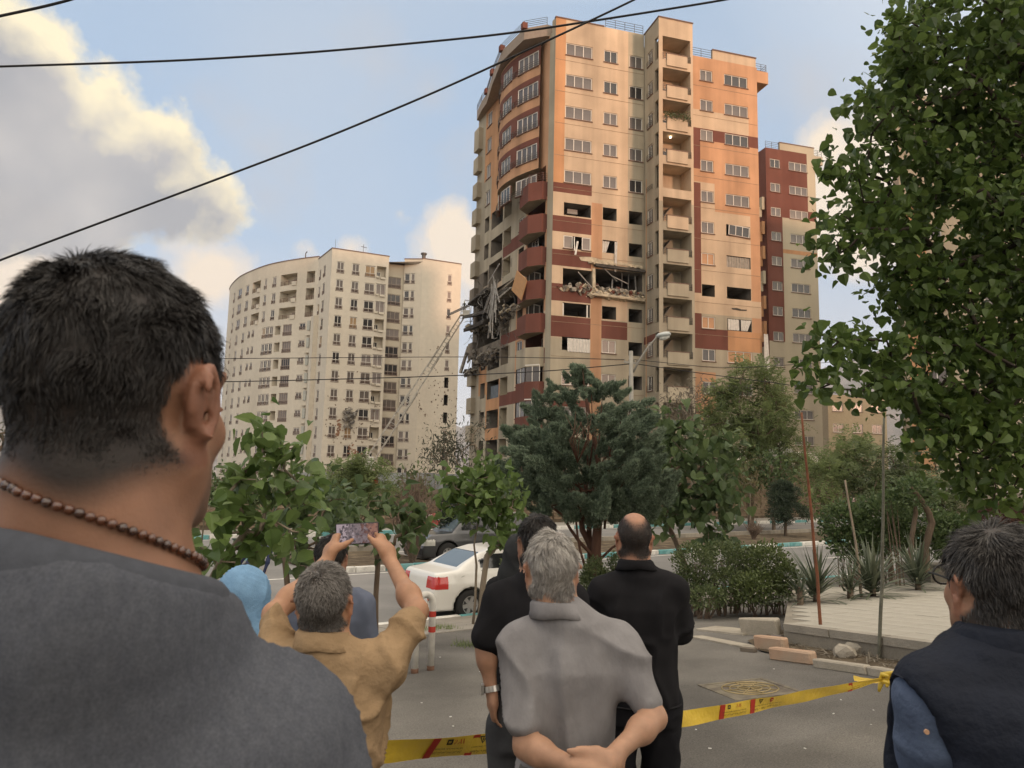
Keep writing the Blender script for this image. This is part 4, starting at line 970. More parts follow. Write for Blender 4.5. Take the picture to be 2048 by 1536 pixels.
def broadleaf(name, label, cat, base, trunk, blobs, dens, per, L, shape, mat, r0, seed, bk=None, spread=.16, group=None, nobj=0, droop=.02, down=.55, split_trunk=True):
    rng = np.random.default_rng(seed); root = empty(name, base, label, cat, group)
    A = blobpts(blobs, dens, rng); tubes, A = grow(base, trunk, A, r0, rng, droop); branches('trunk', tubes, bk or bark, root)
    n = len(A) * per; C = np.repeat(A, per, 0) + rng.normal(0, spread, (n, 3)); D = unit(rng.normal(0, 1, (n, 3)) + np.array([0, 0, -down])); N = unit(rng.normal(0, .55, (n, 3)) + np.array([0, 0, 1.0]))
    ln = L * rng.uniform(.38, 1.2, n); tint = np.clip(rng.beta(2, 2.6, n) + rng.normal(0, .1, n), 0, 1)
    pick = np.zeros(n, bool)
    if nobj: pick[np.argsort(C[:, 1] - .0 * C[:, 0])[:nobj]] = True
    k_ = len(shape) + (1 if len(shape) != 4 else 0); r_ = ~pick
    V, F = leafset(C[r_], D[r_], N[r_], ln[r_], shape, rng)
    stuff(obj('crown', V, F, mat, root, attr={'tint': np.repeat(tint[r_], k_)}))
    if nobj:
        ms = []
        for q in range(6):
            v, f = leafset(np.zeros((1, 3)), np.array([[0, 1., 0]]), np.array([[0, 0, 1.]]), np.ones(1), shape, rng); ms.append(mesh('leaf', v, f, mat, attr={'tint': np.full(len(v), (q + .5) / 6)}))
        for i in np.flatnonzero(pick):
            s = np.cross(D[i], N[i]); s /= np.linalg.norm(s); nn = np.cross(s, D[i]); o = link('leaf', ms[min(5, int(tint[i] * 6))], root, C[i])
            mt = Matrix(np.stack([s, D[i], nn], 1).tolist()); o.rotation_euler = mt.to_euler(); o.scale = (ln[i],) * 3
    return root
def px(l): return [np.array(at(*p)) for p in l]
def gz_at(p): p = np.array(p); p[2] = G(p[0], p[1]); return p
# --- overhanging mulberry at the right
b0 = np.array([5.6, 6.4, 0]); b0[2] = tz(b0)
MULB = [(1930, 60, 6.2, 150, 100), (1790, 80, 5.8, 55, 60), (1860, 190, 6.2, 150, 80), (1750, 200, 5.7, 45, 30), (1960, 310, 6.4, 130, 110), (1790, 320, 6, 100, 60), (1690, 335, 5.6, 42, 28), (1900, 440, 6.2, 170, 100), (1740, 440, 5.8, 80, 55), (1665, 505, 5.6, 48, 36), (1950, 610, 6.3, 150, 110), (1830, 580, 6, 100, 55), (1770, 690, 6, 110, 32), (1655, 690, 5.6, 45, 30), (1910, 750, 6.2, 150, 90), (1750, 775, 5.8, 70, 28), (1635, 775, 5.5, 38, 26), (1970, 880, 6.2, 110, 80), (1860, 860, 5.9, 55, 45), (1990, 970, 6.2, 70, 40), (2100, 400, 6.6, 160, 300), (2120, 800, 6.6, 140, 180), (2060, 120, 6.5, 120, 120)]
broadleaf('mulberry_tree', 'dark green broadleaf tree overhanging the right side, above the person in the vest', 'tree', b0, [b0, b0 + (-.1, 0, .9), b0 + (-.25, .05, 1.8), (5.2, 6.4, .9), (4.9, 6.3, 2.0)], MULB, 235, 17, .090, HEART, L_MUL, .10, 41, pmat('bark_dark', (.055, .042, .032), .95, .2, 8, .5, 40), spread=.095, nobj=300, down=.7)
# --- catalpa at the left, in front of the white block
b0 = gz_at(at(400, 1330, 6.4)); tr = [b0] + px([(405, 1195, 6.4), (440, 1130, 6.4), (480, 1080, 6.4)])
broadleaf('catalpa_tree', 'young heart-leaved tree with a tall top shoot beside the person in grey', 'tree', b0, tr, [(525, 870, 6.3, 26, 34), (520, 930, 6.3, 55, 40), (575, 900, 6.4, 22, 18), (505, 985, 6.3, 70, 38), (570, 1045, 6.4, 85, 38), (470, 1040, 6.2, 55, 40), (430, 1110, 6.1, 42, 45), (490, 1110, 6.4, 40, 25), (400, 1060, 6.5, 30, 40), (590, 960, 6.5, 35, 30)], 120, 8, .15, HEART, L_CAT, .035, 42, bark_pale, spread=.10, group='young catalpa trees', nobj=220)
b0 = gz_at(at(572, 1250, 9)); tr = [b0] + px([(576, 1180, 9), (570, 1120, 9), (580, 1075, 9)])
broadleaf('catalpa_tree', 'dark leafy young tree between the blue headscarf and the raised phone', 'tree', b0, tr, [(640, 985, 9.5, 55, 45), (600, 1030, 9.3, 50, 45), (670, 1030, 9.2, 45, 40), (560, 1090, 9, 40, 25), (620, 1080, 9, 45, 25), (700, 1060, 9.2, 30, 25), (560, 1000, 9.6, 40, 40)], 85, 8, .16, HEART, L_CATD, .035, 43, spread=.12, group='young catalpa trees', nobj=90)
b0 = gz_at(at(755, 1262, 10)); tr = [b0] + px([(752, 1190, 10), (756, 1130, 10), (750, 1085, 10)])
broadleaf('catalpa_tree', 'young tree whose leaves show right of the raised phone', 'tree', b0, tr, [(760, 1010, 10.2, 50, 30), (805, 1045, 10, 40, 28), (730, 1050, 10, 40, 25), (835, 1030, 10.2, 20, 18), (780, 1080, 9.9, 25, 18), (700, 1020, 10.4, 40, 35)], 85, 8, .17, HEART, L_CATD, .035, 44, spread=.12, group='young catalpa trees', nobj=70)
b0 = gz_at(gp(952, 1292)); Yc = float(b0[1]); tr = [b0] + px([(960, 1240, Yc), (966, 1170, Yc), (974, 1112, Yc)])
cat4 = broadleaf('catalpa_tree', 'young forked tree in front of the white car', 'tree', b0, tr, [(930, 965, Yc, 45, 35), (985, 975, Yc, 50, 40), (1022, 1015, Yc, 30, 32), (950, 1020, Yc, 50, 35), (1000, 1050, Yc, 35, 30), (905, 1000, Yc, 22, 25), (960, 935, Yc, 30, 20), (1015, 1075, Yc - .2, 18, 14)], 100, 9, .165, HEART, L_CAT, .045, 45, bark_pale, spread=.12, group='young catalpa trees', nobj=160)
obj('trunk', *tube(px([(946, 1248, Yc), (950, 1210, Yc), (953, 1130, Yc), (948, 1090, Yc), (956, 1045, Yc)]), [.022, .02, .018, .014, .01], 7), bark_pale, cat4, smooth=True)
# --- broadleaf right of the juniper, behind the person in the long-sleeved black shirt
b0 = np.array(at(1372, 1108, 25)); b0[2] = -2.8; tr = [b0] + px([(1350, 1080, 25), (1330, 1040, 24.5), (1340, 990, 24)])
broadleaf('catalpa_tree', 'tall drooping broadleaf tree just right of the juniper', 'tree', b0, tr, [(1340, 840, 23, 32, 30), (1350, 905, 23, 52, 42), (1310, 880, 23.5, 25, 30), (1390, 950, 23, 50, 50), (1440, 985, 23, 42, 42), (1400, 1030, 23, 52, 40), (1435, 1070, 22.5, 35, 26), (1335, 990, 23.5, 24, 50), (1312, 1040, 23.5, 16, 24), (1455, 905, 24, 28, 34), (1420, 880, 24, 26, 26), (1375, 870, 23.5, 25, 25)], 26, 11, .32, HEART, L_CATD, .09, 46, spread=.26, down=.9)
# --- the juniper
def juniper():
    rng = np.random.default_rng(50); Yj = 17.2; b0 = at(1194, 1195, Yj); b0[2] = G(b0[0], b0[1]); root = empty('juniper_tree', b0, 'big blue-green juniper with several red-brown stems in front of the tower', 'tree')
    prof = [(745, 1160, 1170), (760, 1140, 1190), (790, 1085, 1275), (820, 1075, 1290), (860, 1045, 1300), (910, 1025, 1318), (960, 1012, 1335), (1000, 1020, 1340), (1030, 1060, 1300)]
    ys = np.array([p[0] for p in prof]); xl = np.array([p[1] for p in prof]); xr = np.array([p[2] for p in prof]); cl = []
    for i in range(430):
        y = rng.uniform(748, 1035) if rng.random() < .6 else rng.uniform(880, 1035); l, r_ = np.interp(y, ys, xl), np.interp(y, ys, xr); hw = (r_ - l) / 2 * Yj / FPX; th = rng.uniform(0, 2 * math.pi); rr_ = rng.uniform(.2, 1.06) ** .5
        c = at((l + r_) / 2, y, Yj) + np.array([math.cos(th) * hw * rr_, math.sin(th) * hw * rr_ * .9, rng.normal(0, .05)])
        cl.append((c, rng.choice([.13, .2, .27, .38]) * (.65 if y < 800 else 1)))
    for (x, y, s) in [(1165, 735, .12), (1162, 750, .18), (1105, 775, .2), (1098, 800, .22), (1235, 770, .17), (1243, 790, .22), (1205, 790, .18), (1180, 790, .25), (1050, 860, .22), (1040, 920, .25), (1020, 960, .25), (1325, 960, .25), (1330, 1000, .22), (1310, 920, .25), (1275, 830, .25)]: cl.append((at(x, y, Yj + rng.uniform(-.3, .3)), s))
    V = []; T = []
    for (c, s) in cl:
        n = int(680 * (s / .27) ** 1.6); rad_ = np.array([c[0] - b0[0], c[1] - b0[1], 0]); rad_ /= np.linalg.norm(rad_) + 1e-6; axd = unit(rad_ * .75 + np.array([0, 0, .55]) + rng.normal(0, .35, 3)); tt = rng.uniform(0, 1, (n, 1)) ** 1.3 * 1.7; u = unit(rng.normal(0, 1, (n, 3)) + axd * .5); P = c - axd * s * .5 + axd * s * tt + (u - (u @ axd)[:, None] * axd) * s * .62 * np.sqrt(np.clip(1 - tt / 1.75, 0, 1)) * rng.uniform(.5, 1.0, (n, 1))
        d = unit(u * .6 + axd * .9 + rng.normal(0, .4, (n, 3)) + np.array([0, 0, .2])); w = unit(np.cross(d, rng.normal(0, 1, (n, 3)))); ln = rng.uniform(.05, .11, (n, 1)); wd = rng.uniform(.010, .022, (n, 1))
        V.append(np.stack([P - w * wd, P + d * ln * .5 + w * wd * .2, P + d * ln, P + w * wd * 1.0 - d * .01], 1).reshape(-1, 3)); T.append(np.repeat(np.clip(rng.beta(2, 3, n) + rng.normal(0, .12) + .15 * (u[:, 2] > .4), 0, 1), 4))
    V = np.concatenate(V); stuff(obj('crown', V, np.arange(len(V)).reshape(-1, 4), L_CON, root, attr={'tint': np.concatenate(T)}))
    def st(pts, r_): v, f = tube(pts, r_, 9); obj('trunk', v, f, bark_red, root, smooth=True)
    J = lambda x, y, dy=0: at(x, y, Yj + dy)
    st([b0, J(1196, 1150), J(1192, 1100), J(1196, 1040), J(1205, 980), J(1190, 880), J(1165, 760)], [.15, .13, .115, .10, .085, .05, .01])
    st([J(1194, 1130), J(1183, 1095, .1), J(1165, 1060, .2), J(1160, 1010, .2), J(1120, 920, .2)], [.08, .075, .07, .06, .02]); st([J(1180, 1150, .15), J(1180, 1110, .15), J(1178, 1050, .2), J(1182, 990, .2), J(1230, 860, .2)], [.07, .065, .06, .05, .02])
    st([J(1193, 1118), J(1160, 1085, -.1), J(1142, 1060, -.1), J(1125, 1030, -.1), J(1070, 990, -.1)], [.045, .04, .035, .03, .015]); st([J(1194, 1125), J(1225, 1095, -.2), J(1260, 1075, -.2), J(1290, 1050, -.2)], [.03, .028, .02, .01])
    st([J(1172, 1140, -.2), J(1160, 1100, -.25), J(1155, 1070, -.2), J(1150, 1020, -.2)], [.03, .028, .025, .02])
    for i in range(9): st([J(1155, 925, -1.5), J(1150 + rng.uniform(-15, 30), 880, -1.9), J(1140 + rng.uniform(-15, 50), 830 + rng.uniform(-10, 25), -2.0)], [.012, .009, .004])
    for i in range(26):
        c = cl[int(rng.integers(len(cl)))][0]; st([J(1195 + rng.uniform(-25, 20), rng.uniform(960, 1060)), (np.array(J(1190, 970)) + c) / 2 + (0, 0, -.1), c], [.03, .02, .008])
juniper()
# --- feathery compound-leaved trees
def feathery(name, label, base, trunk, blobs, nfrond, Lf, mat, r0, seed, bk=None, group=None, dens=20, leaflet=.3):
    rng = np.random.default_rng(seed); root = empty(name, base, label, 'tree', group); A = blobpts(blobs, dens, rng); tubes, A = grow(base, trunk, A, r0, rng); branches('trunk', tubes, bk or bark, root, .006)
    per = max(1, nfrond // len(A)); C = np.repeat(A, per, 0) + rng.normal(0, Lf * .3, (len(A) * per, 3)); n = len(C); D = unit(rng.normal(0, 1, (n, 3)) + (0, 0, .15)); S = unit(np.cross(D, rng.normal(0, .3, (n, 3)) + (0, 0, 1))); V = []; T = []
    tint = np.clip(rng.beta(2, 2.3, n), 0, 1)
    for j in range(7):
        for sd in (-1, 1):
            f = (j + 1) / 7; P = C + D * Lf * f + np.array([0, 0, -1]) * Lf * .35 * f * f; d = unit(S * sd + D * .45 + (0, 0, -.25) + rng.normal(0, .15, (n, 3))); l = Lf * leaflet * (1 - .3 * f); w = unit(D) * l * .17
            V.append(np.stack([P, P + d * l * .5 + w, P + d * l, P + d * l * .5 - w], 1)); T.append(tint)
    V = np.concatenate(V).reshape(-1, 3); T = np.repeat(np.concatenate(T), 4); stuff(obj('crown', V, np.arange(len(V)).reshape(-1, 4), mat, root, attr={'tint': T}))
    return root
def tall(px_, py_, Y, pts): b = at(px_, py_, Y); b[2] = G(b[0], b[1]); return b, [b] + [np.array(at(*p)) for p in pts]
b, t = tall(1500, 960, 50, [(1502, 900, 50), (1500, 850, 50)])
feathery('ailanthus_tree', 'airy light green feather-leaved tree in front of the tower loggias', b, t, [(1500, 755, 50, 45, 28), (1465, 800, 50, 45, 40), (1545, 790, 50, 35, 40), (1520, 840, 49, 65, 34), (1435, 850, 50, 32, 34), (1480, 885, 49, 70, 34), (1550, 870, 50, 40, 34), (1590, 930, 49, 34, 28)], 2300, .95, L_FEA, .22, 61, dens=11)
b, t = tall(720, 1010, 32, [(720, 980, 32), (722, 950, 32)])
feathery('ailanthus_tree', 'feather-leaved light green tree at the foot of the white block', b, t, [(720, 925, 32, 26, 16), (705, 950, 32, 45, 22), (750, 955, 32, 30, 20), (690, 985, 32, 45, 22), (745, 985, 32, 40, 18)], 900, .6, L_FEA, .08, 62, dens=18)
for i, (x, y, rx, ry, lab) in enumerate([(1690, 905, 55, 30, 'green tree top right of the white fence on the retaining wall'), (1760, 935, 70, 40, 'green tree behind the grey stake, under the overhanging crown'), (1870, 950, 80, 45, 'green tree behind the curved trunks at the right')]):
    b, t = tall(x + 20, 1090, 21 - i, [(x + 15, 1020, 21 - i), (x, 980, 21 - i)])
    feathery('locust_tree', lab, b, t, [(x, y, 21 - i, rx, ry), (x - 25, y + 40, 20.5 - i, rx * .7, ry * .8), (x + 30, y + 45, 20.5 - i, rx * .7, ry * .8)], 620, .42, L_FEA if i < 1 else L_HED, .06, 63 + i, group='trees behind the shrubs', dens=30)
# --- dry and grey trees
def dry(name, label, base, trunk, blobs, dens, per, mat, r0, seed, L=.2, bk=None, spread=.2):
    return broadleaf(name, label, 'tree', base, trunk, blobs, dens, per, L, SLIM, mat, r0, seed, bk or bark_pale, spread)
b, t = tall(893, 965, 58, [(893, 930, 58), (892, 905, 58)]); dry('dusty_tree', 'dusty grey-green half-bare tree right of the fire ladder foot', b, t, [(890, 900, 58, 30, 36), (893, 865, 58, 12, 22), (915, 920, 58, 22, 26), (870, 915, 58, 20, 22)], 13, 26, L_OLI, .12, 71, .45, spread=.6)
b, t = tall(955, 960, 58, [(955, 920, 58), (950, 890, 58)]); dry('dusty_tree', 'thin nearly leafless tree at the left foot of the damaged tower', b, t, [(950, 870, 58, 26, 34), (965, 845, 58, 20, 22), (940, 905, 58, 22, 26)], 13, 7, L_OLI, .10, 72, .4, spread=.5)
b, t = tall(1385, 930, 52, [(1385, 890, 52), (1380, 850, 52)]); dry('dusty_tree', 'silvery grey bare-twigged tree left of the feather-leaved tree', b, t, [(1365, 800, 52, 34, 30), (1400, 815, 52, 30, 40), (1385, 855, 52, 36, 34), (1330, 830, 52, 18, 26)], 14, 22, L_DRY, .12, 73, .38, spread=.5)
b, t = tall(1500, 1015, 46, [(1500, 990, 46), (1502, 965, 46)]); dry('yellowing_shrub', 'yellowing shrub before the brown retaining wall', b, t, [(1500, 945, 46, 22, 30), (1495, 985, 46, 24, 26), (1470, 960, 46, 16, 26)], 16, 30, leafmat('leaf_yellowing', (.13, .12, .05), (.22, .19, .09)), .05, 74, .3, spread=.4)
def twigbush(name, label, base, n, h, sp, seed, mat, r_=.008):
    rng = np.random.default_rng(seed); root = empty(name, base, label, 'shrub'); mb = MB()
    for i in range(n):
        a = rng.uniform(0, 2 * math.pi); s = rng.uniform(.1, 1) * sp; hh = h * rng.uniform(.6, 1.05) * (1 - .35 * (s / sp) ** 2); d = np.array([math.cos(a), math.sin(a), 0])
        P = [base + d * .06 * rng.random(), base + d * s * .35 + (0, 0, hh * .45), base + d * s * .75 + (0, 0, hh * .8) + rng.normal(0, .05, 3), base + d * s + (0, 0, hh) + rng.normal(0, .08, 3)]; mb.tube(P, [r_ * 1.6, r_ * 1.2, r_ * .8, r_ * .4], 4)
        for q in range(4): f = rng.uniform(.4, .95); p = P[1] + (P[3] - P[1]) * f; mb.tube([p, p + rng.normal(0, .14, 3) * (h / 1.5) + (0, 0, .2 * h / 1.5)], [r_ * .6, r_ * .3], 3)
    return stuff(mb.build('twigs', mat, root))
twig_m = pmat('twig', (.16, .115, .085), .95, .2, 6)
b0 = at(825, 1118, 24.5); b0[2] = -2.82; twigbush('leafless_shrub', 'tall leafless brown twig bush on the median behind the white car', b0, 130, 2.75, .95, 81, twig_m, .013)
b0 = at(1507, 1068, 38); b0[2] = -2.82; twigbush('leafless_shrub', 'small dry brown bush on the median beside the little round pine', b0, 70, .95, .5, 82, twig_m, .014)
# --- leafy shrubs
def shrub(name, label, base, blobs, n, L, mat, seed, shape=OVAL, group=None, stems=10):
    rng = np.random.default_rng(seed); root = empty(name, base, label, 'shrub', group); C = []; 
    vol = [(b[3] * b[4]) ** .9 for b in blobs]; D = []
    for b, v in zip(blobs, vol):
        c = at(b[0], b[1], b[2]); rx, rz = b[3] * b[2] / FPX, b[4] * b[2] / FPX; ry = b[5] if len(b) > 5 else rx; k_ = int(n * v / sum(vol)); u = unit(rng.normal(0, 1, (k_, 3)) + (0, -.2, .25)); C.append(c + u * np.array([rx, ry, rz]) * rng.uniform(.6, 1.08, (k_, 1)) + rng.normal(0, L * .5, (k_, 3))); D.append(unit(u + rng.normal(0, .7, (k_, 3)) + (0, 0, .4)))
    C = np.concatenate(C); D = np.concatenate(D); k_ = len(C); gq = C[:, 2] > base[2] + .01; C = C[gq]; D = D[gq]; k_ = len(C)
    V, F = leafset(C, D, unit(rng.normal(0, 1, (k_, 3)) + (0, -.2, .5)), L * rng.uniform(.6, 1.3, k_), shape, rng); kk = len(shape) + (1 if len(shape) != 4 else 0)
    stuff(obj('leaves', V, F, mat, root, attr={'tint': np.repeat(np.clip(rng.beta(2, 2.5, k_), 0, 1), kk)})); mb = MB()
    for i in range(stems):
        b = blobs[int(rng.integers(len(blobs)))]; p = at(b[0] + rng.uniform(-.6, .6) * b[3], b[1], b[2]); f = np.array([p[0], p[1], base[2]]) * .75 + np.array(base) * .25; f[2] = G(f[0], f[1]) - .02; mb.tube([f, (f + p) / 2 + rng.normal(0, .05, 3), p], [.015, .012, .006], 5)
    mb.build('stem', twig_m, root)
Yh = 14.4
shrub('hedge_shrub', 'thinning hedge bush with bare twigs behind the person in the long-sleeved black shirt', gz_at(at(1390, 1215, Yh)), [(1385, 1125, Yh, 38, 34), (1375, 1175, Yh, 30, 34), (1410, 1195, Yh - .5, 38, 22)], 3600, .055, L_HED, 91, group='hedge shrubs beside the terrace', stems=40)
shrub('hedge_shrub', 'broad olive green hedge bush in the middle of the hedge row', gz_at(at(1470, 1205, Yh)), [(1450, 1120, Yh + .4, 46, 34), (1455, 1175, Yh, 50, 36), (1490, 1130, Yh + .5, 40, 36)], 5200, .055, L_HED, 92, group='hedge shrubs beside the terrace', stems=30)
shrub('hedge_shrub', 'bright green leafy bush at the terrace end of the hedge row', gz_at(at(1540, 1195, Yh)), [(1535, 1130, Yh, 40, 42), (1530, 1175, Yh - .2, 48, 34), (1570, 1155, Yh - .3, 26, 30), (1500, 1180, Yh - .4, 38, 30)], 5200, .06, leafmat('leaf_hedge_bright', (.055, .078, .024), (.135, .165, .055), .4, .25), 93, group='hedge shrubs beside the terrace', stems=20)
shrub('evergreen_shrub', 'small-leaved green shrub between the grey polo shirt and the long black shirt', gz_at(at(1188, 1205, 16)), [(1188, 1150, 16, 20, 34), (1175, 1170, 16, 15, 28), (1205, 1165, 16, 14, 28)], 2200, .055, L_HED, 94)
shrub('evergreen_shrub', 'low shrub beside the juniper stems, left of the long black shirt', gz_at(at(1235, 1190, 16.3)), [(1232, 1130, 16.3, 16, 20), (1240, 1160, 16.3, 20, 26)], 1300, .055, L_HED, 95)
shrub('evergreen_shrub', 'small shrub growing by the front door of the white car', gz_at(at(1018, 1200, 15)), [(1018, 1130, 15.0, 12, 22), (1012, 1165, 15.0, 12, 22)], 900, .055, L_HED, 96)
b0 = at(900, 1085, 27); b0[2] = -2.8; shrub('evergreen_shrub', 'dark dense shrub on the median left of the grey car', b0, [(898, 1020, 27, 20, 28), (900, 1050, 27, 22, 22)], 1800, .10, L_PIN, 97)
for i, (x, y, rx, ry, lab) in enumerate([(1690, 1050, 48, 42, 'dark leafy shrub behind the yucca with the brown stake'), (1760, 1040, 55, 45, 'dense dark shrub behind the middle yucca'), (1840, 1050, 55, 40, 'dark shrub wrapped round the curved trunks'), (1905, 1070, 40, 35, 'dark shrub left of the head of the person in the vest')]):
    shrub('dark_shrub', lab, gz_at(at(x, 1130, 17.2)), [(x, y, 17.2, rx, ry), (x + 10, y + 35, 17, rx * .8, ry * .7)] + ([(1832, 985, 16.0, 46, 26), (1790, 1000, 16.2, 34, 22)] if i == 2 else []), 2600, .10, L_CATD, 100 + i, group='dark shrubs behind the terrace')
shrub('red_shrub', 'reddish brown shrub behind the head of the person in the vest', np.array(at(2010, 1130, 15)), [(1995, 1040, 15, 45, 26), (2060, 1040, 15, 50, 30)], 2600, .08, L_RED, 105)
b0 = at(1571, 1063, 41); b0[2] = -2.8
rng = np.random.default_rng(110); root = empty('pine_tree', b0, 'small round dark pine on the road median', 'tree'); obj('trunk', *tube([b0, b0 + (0, 0, .6), b0 + (.02, 0, 2.2)], [.09, .075, .02], 7), bark, root, smooth=True)
V = []; T = []
for i in range(60):
    u = unit(rng.normal(0, 1, 3)); hgt = rng.uniform(0, 1); c = np.array(b0) + (0, 0, .75 + 2.0 * hgt) + np.array([u[0], u[1], 0]) * 1.25 * math.sqrt(max(.02, math.sin(math.pi * min(.97, .30 + .68 * hgt)))) * rng.uniform(.5, 1); n = 150
    uu = unit(rng.normal(0, 1, (n, 3)) + (0, 0, .4)); P = c + uu * rng.uniform(.1, .3, (n, 1)); d = unit(uu + rng.normal(0, .4, (n, 3))); w = unit(np.cross(d, rng.normal(0, 1, (n, 3)))) * .018; V.append(np.stack([P - w, P + w, P + d * .16 + w * .3, P + d * .16 - w * .3], 1).reshape(-1, 3)); T.append(np.repeat(rng.beta(2, 3, n), 4))
V = np.concatenate(V); stuff(obj('crown', V, np.arange(len(V)).reshape(-1, 4), L_PIN, root, attr={'tint': np.concatenate(T)}))
b0 = gz_at(at(-20, 1150, 9)); broadleaf('olive_tree', 'small dark olive-leaved tree at the left edge behind the person in grey', 'tree', b0, [b0, at(-10, 1060, 9), at(0, 1000, 9)], [(15, 910, 9, 40, 30), (35, 955, 9, 45, 36), (10, 1000, 9, 40, 34), (70, 1000, 9, 25, 30), (50, 1040, 9, 40, 20), (10, 870, 9, 16, 16)], 75, 18, .085, SLIM, L_OLI, .05, 111, spread=.09)
# --- yuccas: every blade is a leaf object of its own where it can be told apart
def yucca(label, p, n, Ly, seed):
    rng = np.random.default_rng(seed); root = empty('yucca_plant', p, label, 'plant', 'yuccas along the terrace')
    mvar = []
    for q in range(5):
        lean = .25 + q * .28; V = []; T = []
        for k_ in range(5):
            f = k_ / 4; w = .022 * (1 - f ** 2) + .002; V += [(-w, f * math.sin(lean) * (1 + .3 * f), f * math.cos(lean) - .28 * q / 4 * f ** 2.5), (w, f * math.sin(lean) * (1 + .3 * f), f * math.cos(lean) - .28 * q / 4 * f ** 2.5)]
        mvar.append([mesh('leaf', V, [(2 * k_, 2 * k_ + 1, 2 * k_ + 3, 2 * k_ + 2) for k_ in range(4)], L_YUC, attr={'tint': np.full(10, tt)}) for tt in (.15, .5, .9)])
    for i in range(n):
        q = min(4, int(abs(rng.normal(0, 1)) * 2.2 + rng.random() * 1.5)); o = link('leaf', mvar[q][int(rng.integers(3))], root, np.array(p) + (rng.normal(0, .03), rng.normal(0, .03), .18 * (4 - q) / 4 + .05), rng.uniform(0, 2 * math.pi)); o.scale = (1, 1, 1) if False else (Ly * 1.3, Ly * rng.uniform(.7, 1.1), Ly * rng.uniform(.8, 1.1))
    obj('stem', *tube([np.array(p) + (0, 0, -.05), np.array(p) + (0, 0, .3)], [.06, .05], 7), bark, root)
for i, (x, y, Y, n, s, lab) in enumerate([(1632, 1172, 13.6, 80, .85, 'spiky yucca behind the rust-brown stake'), (1600, 1185, 13.3, 40, .5, 'small yucca at the end of the hedge'), (1745, 1165, 14.3, 90, .95, 'largest spiky yucca right behind the grey stake'), (1700, 1172, 14.0, 50, .6, 'lower yucca by the thin leaning sapling'), (1835, 1148, 15.3, 80, .9, 'spiky yucca in front of the curved trunks')]):
    p = at(x, y, Y); p[2] = tz(p); yucca(lab, p, n, s, 120 + i)
# --- stakes, sapling and curved trunks
def stake(name, label, cat, pts, r_, m):
    mid = []
    for a, b in zip(pts[:-1], pts[1:]):
        for s in range(5): mid.append(np.array(a) + (np.array(b) - a) * s / 5 + np.random.default_rng(len(mid)).normal(0, .004, 3))
    mid.append(np.array(pts[-1])); return tag(obj(name, *tube(mid, np.linspace(r_, r_ * .6, len(mid)), 8), m, None, smooth=True, origin=pts[0]), label, cat)
rustm = pmat('rust_bark', (.22, .085, .045), .9, .2, 10, .5, 60, col2=(.16, .07, .04))
p = gp(1645, 1292); stake('wooden_stake', 'tall thin rust-brown stake standing in the planting strip', 'stake', [p + (0, 0, -.1), at(1625, 1050, p[1]), at(1603, 825, p[1])], .026, rustm)
p = gp(1757, 1322); stake('sapling_trunk', 'tall thin grey-green bare sapling stem in the planting strip', 'sapling', [p + (0, 0, -.1), at(1766, 1050, p[1]), at(1768, 835, p[1])], .024, pmat('grey_bark', (.15, .145, .11), .9, .2, 10, .5, 60))
stake('sapling_trunk', 'thin leaning brown sapling stem among the yuccas', 'sapling', [(lambda q: np.array([q[0], q[1], tz(q)]))(at(1722, 1172, 14.2)), at(1712, 1090, 14.2), at(1690, 960, 14.2)], .03, bark_pale)
for l_, P in (('slender curved pale trunk right of the middle yucca', [(1818, 1130), (1824, 1070), (1832, 1025), (1826, 1000), (1815, 985)]), ('thicker curved pale trunk nearest the person in the vest', [(1852, 1145), (1850, 1095), (1864, 1045), (1852, 1015), (1835, 990), (1820, 975)])):
    stake('curved_trunk', l_, 'tree trunk', [at(x, y, 16.2) for x, y in P], .085 if 'thick' in l_ else .06, bark)
# weeds at the kerb and dry litter in the planting strip
def tufts(name, label, spots, n, h, mat, seed):
    rng = np.random.default_rng(seed); V = []; T = []; base = []
    for p in spots:
        k_ = n; a = rng.uniform(0, 2 * math.pi, k_); P = np.array(p) + np.stack([rng.normal(0, .14, k_), rng.normal(0, .08, k_), np.zeros(k_)], 1); d = np.stack([np.cos(a) * .4, np.sin(a) * .4, np.ones(k_)], 1) * (h * rng.uniform(.4, 1.1, (k_, 1))); w = np.stack([-np.sin(a), np.cos(a), 0 * a], 1) * .006
        V.append(np.stack([P - w, P + w, P + d], 1).reshape(-1, 3)); T.append(np.repeat(rng.random(k_), 3))
    V = np.concatenate(V); o = stuff(obj(name, V, np.arange(len(V)).reshape(-1, 3), mat, attr={'tint': np.concatenate(T)})); o['label'] = label; o['category'] = 'grass'
tufts('grass', 'short weeds growing along the near kerb and tree pit', [gp(870, 1258), gp(885, 1256), gp(895, 1260), gp(850, 1262), gp(945, 1290), gp(958, 1294), gp(938, 1292)], 70, .10, L_FEA, 131)
# ================================================================ street furniture, walls, wires
metal_d = pmat('dark_metal', (.06, .058, .055), .5, .15, 4, metal=.5); cablem = pmat('cable_black', (.018, .017, .018), .7, .1)
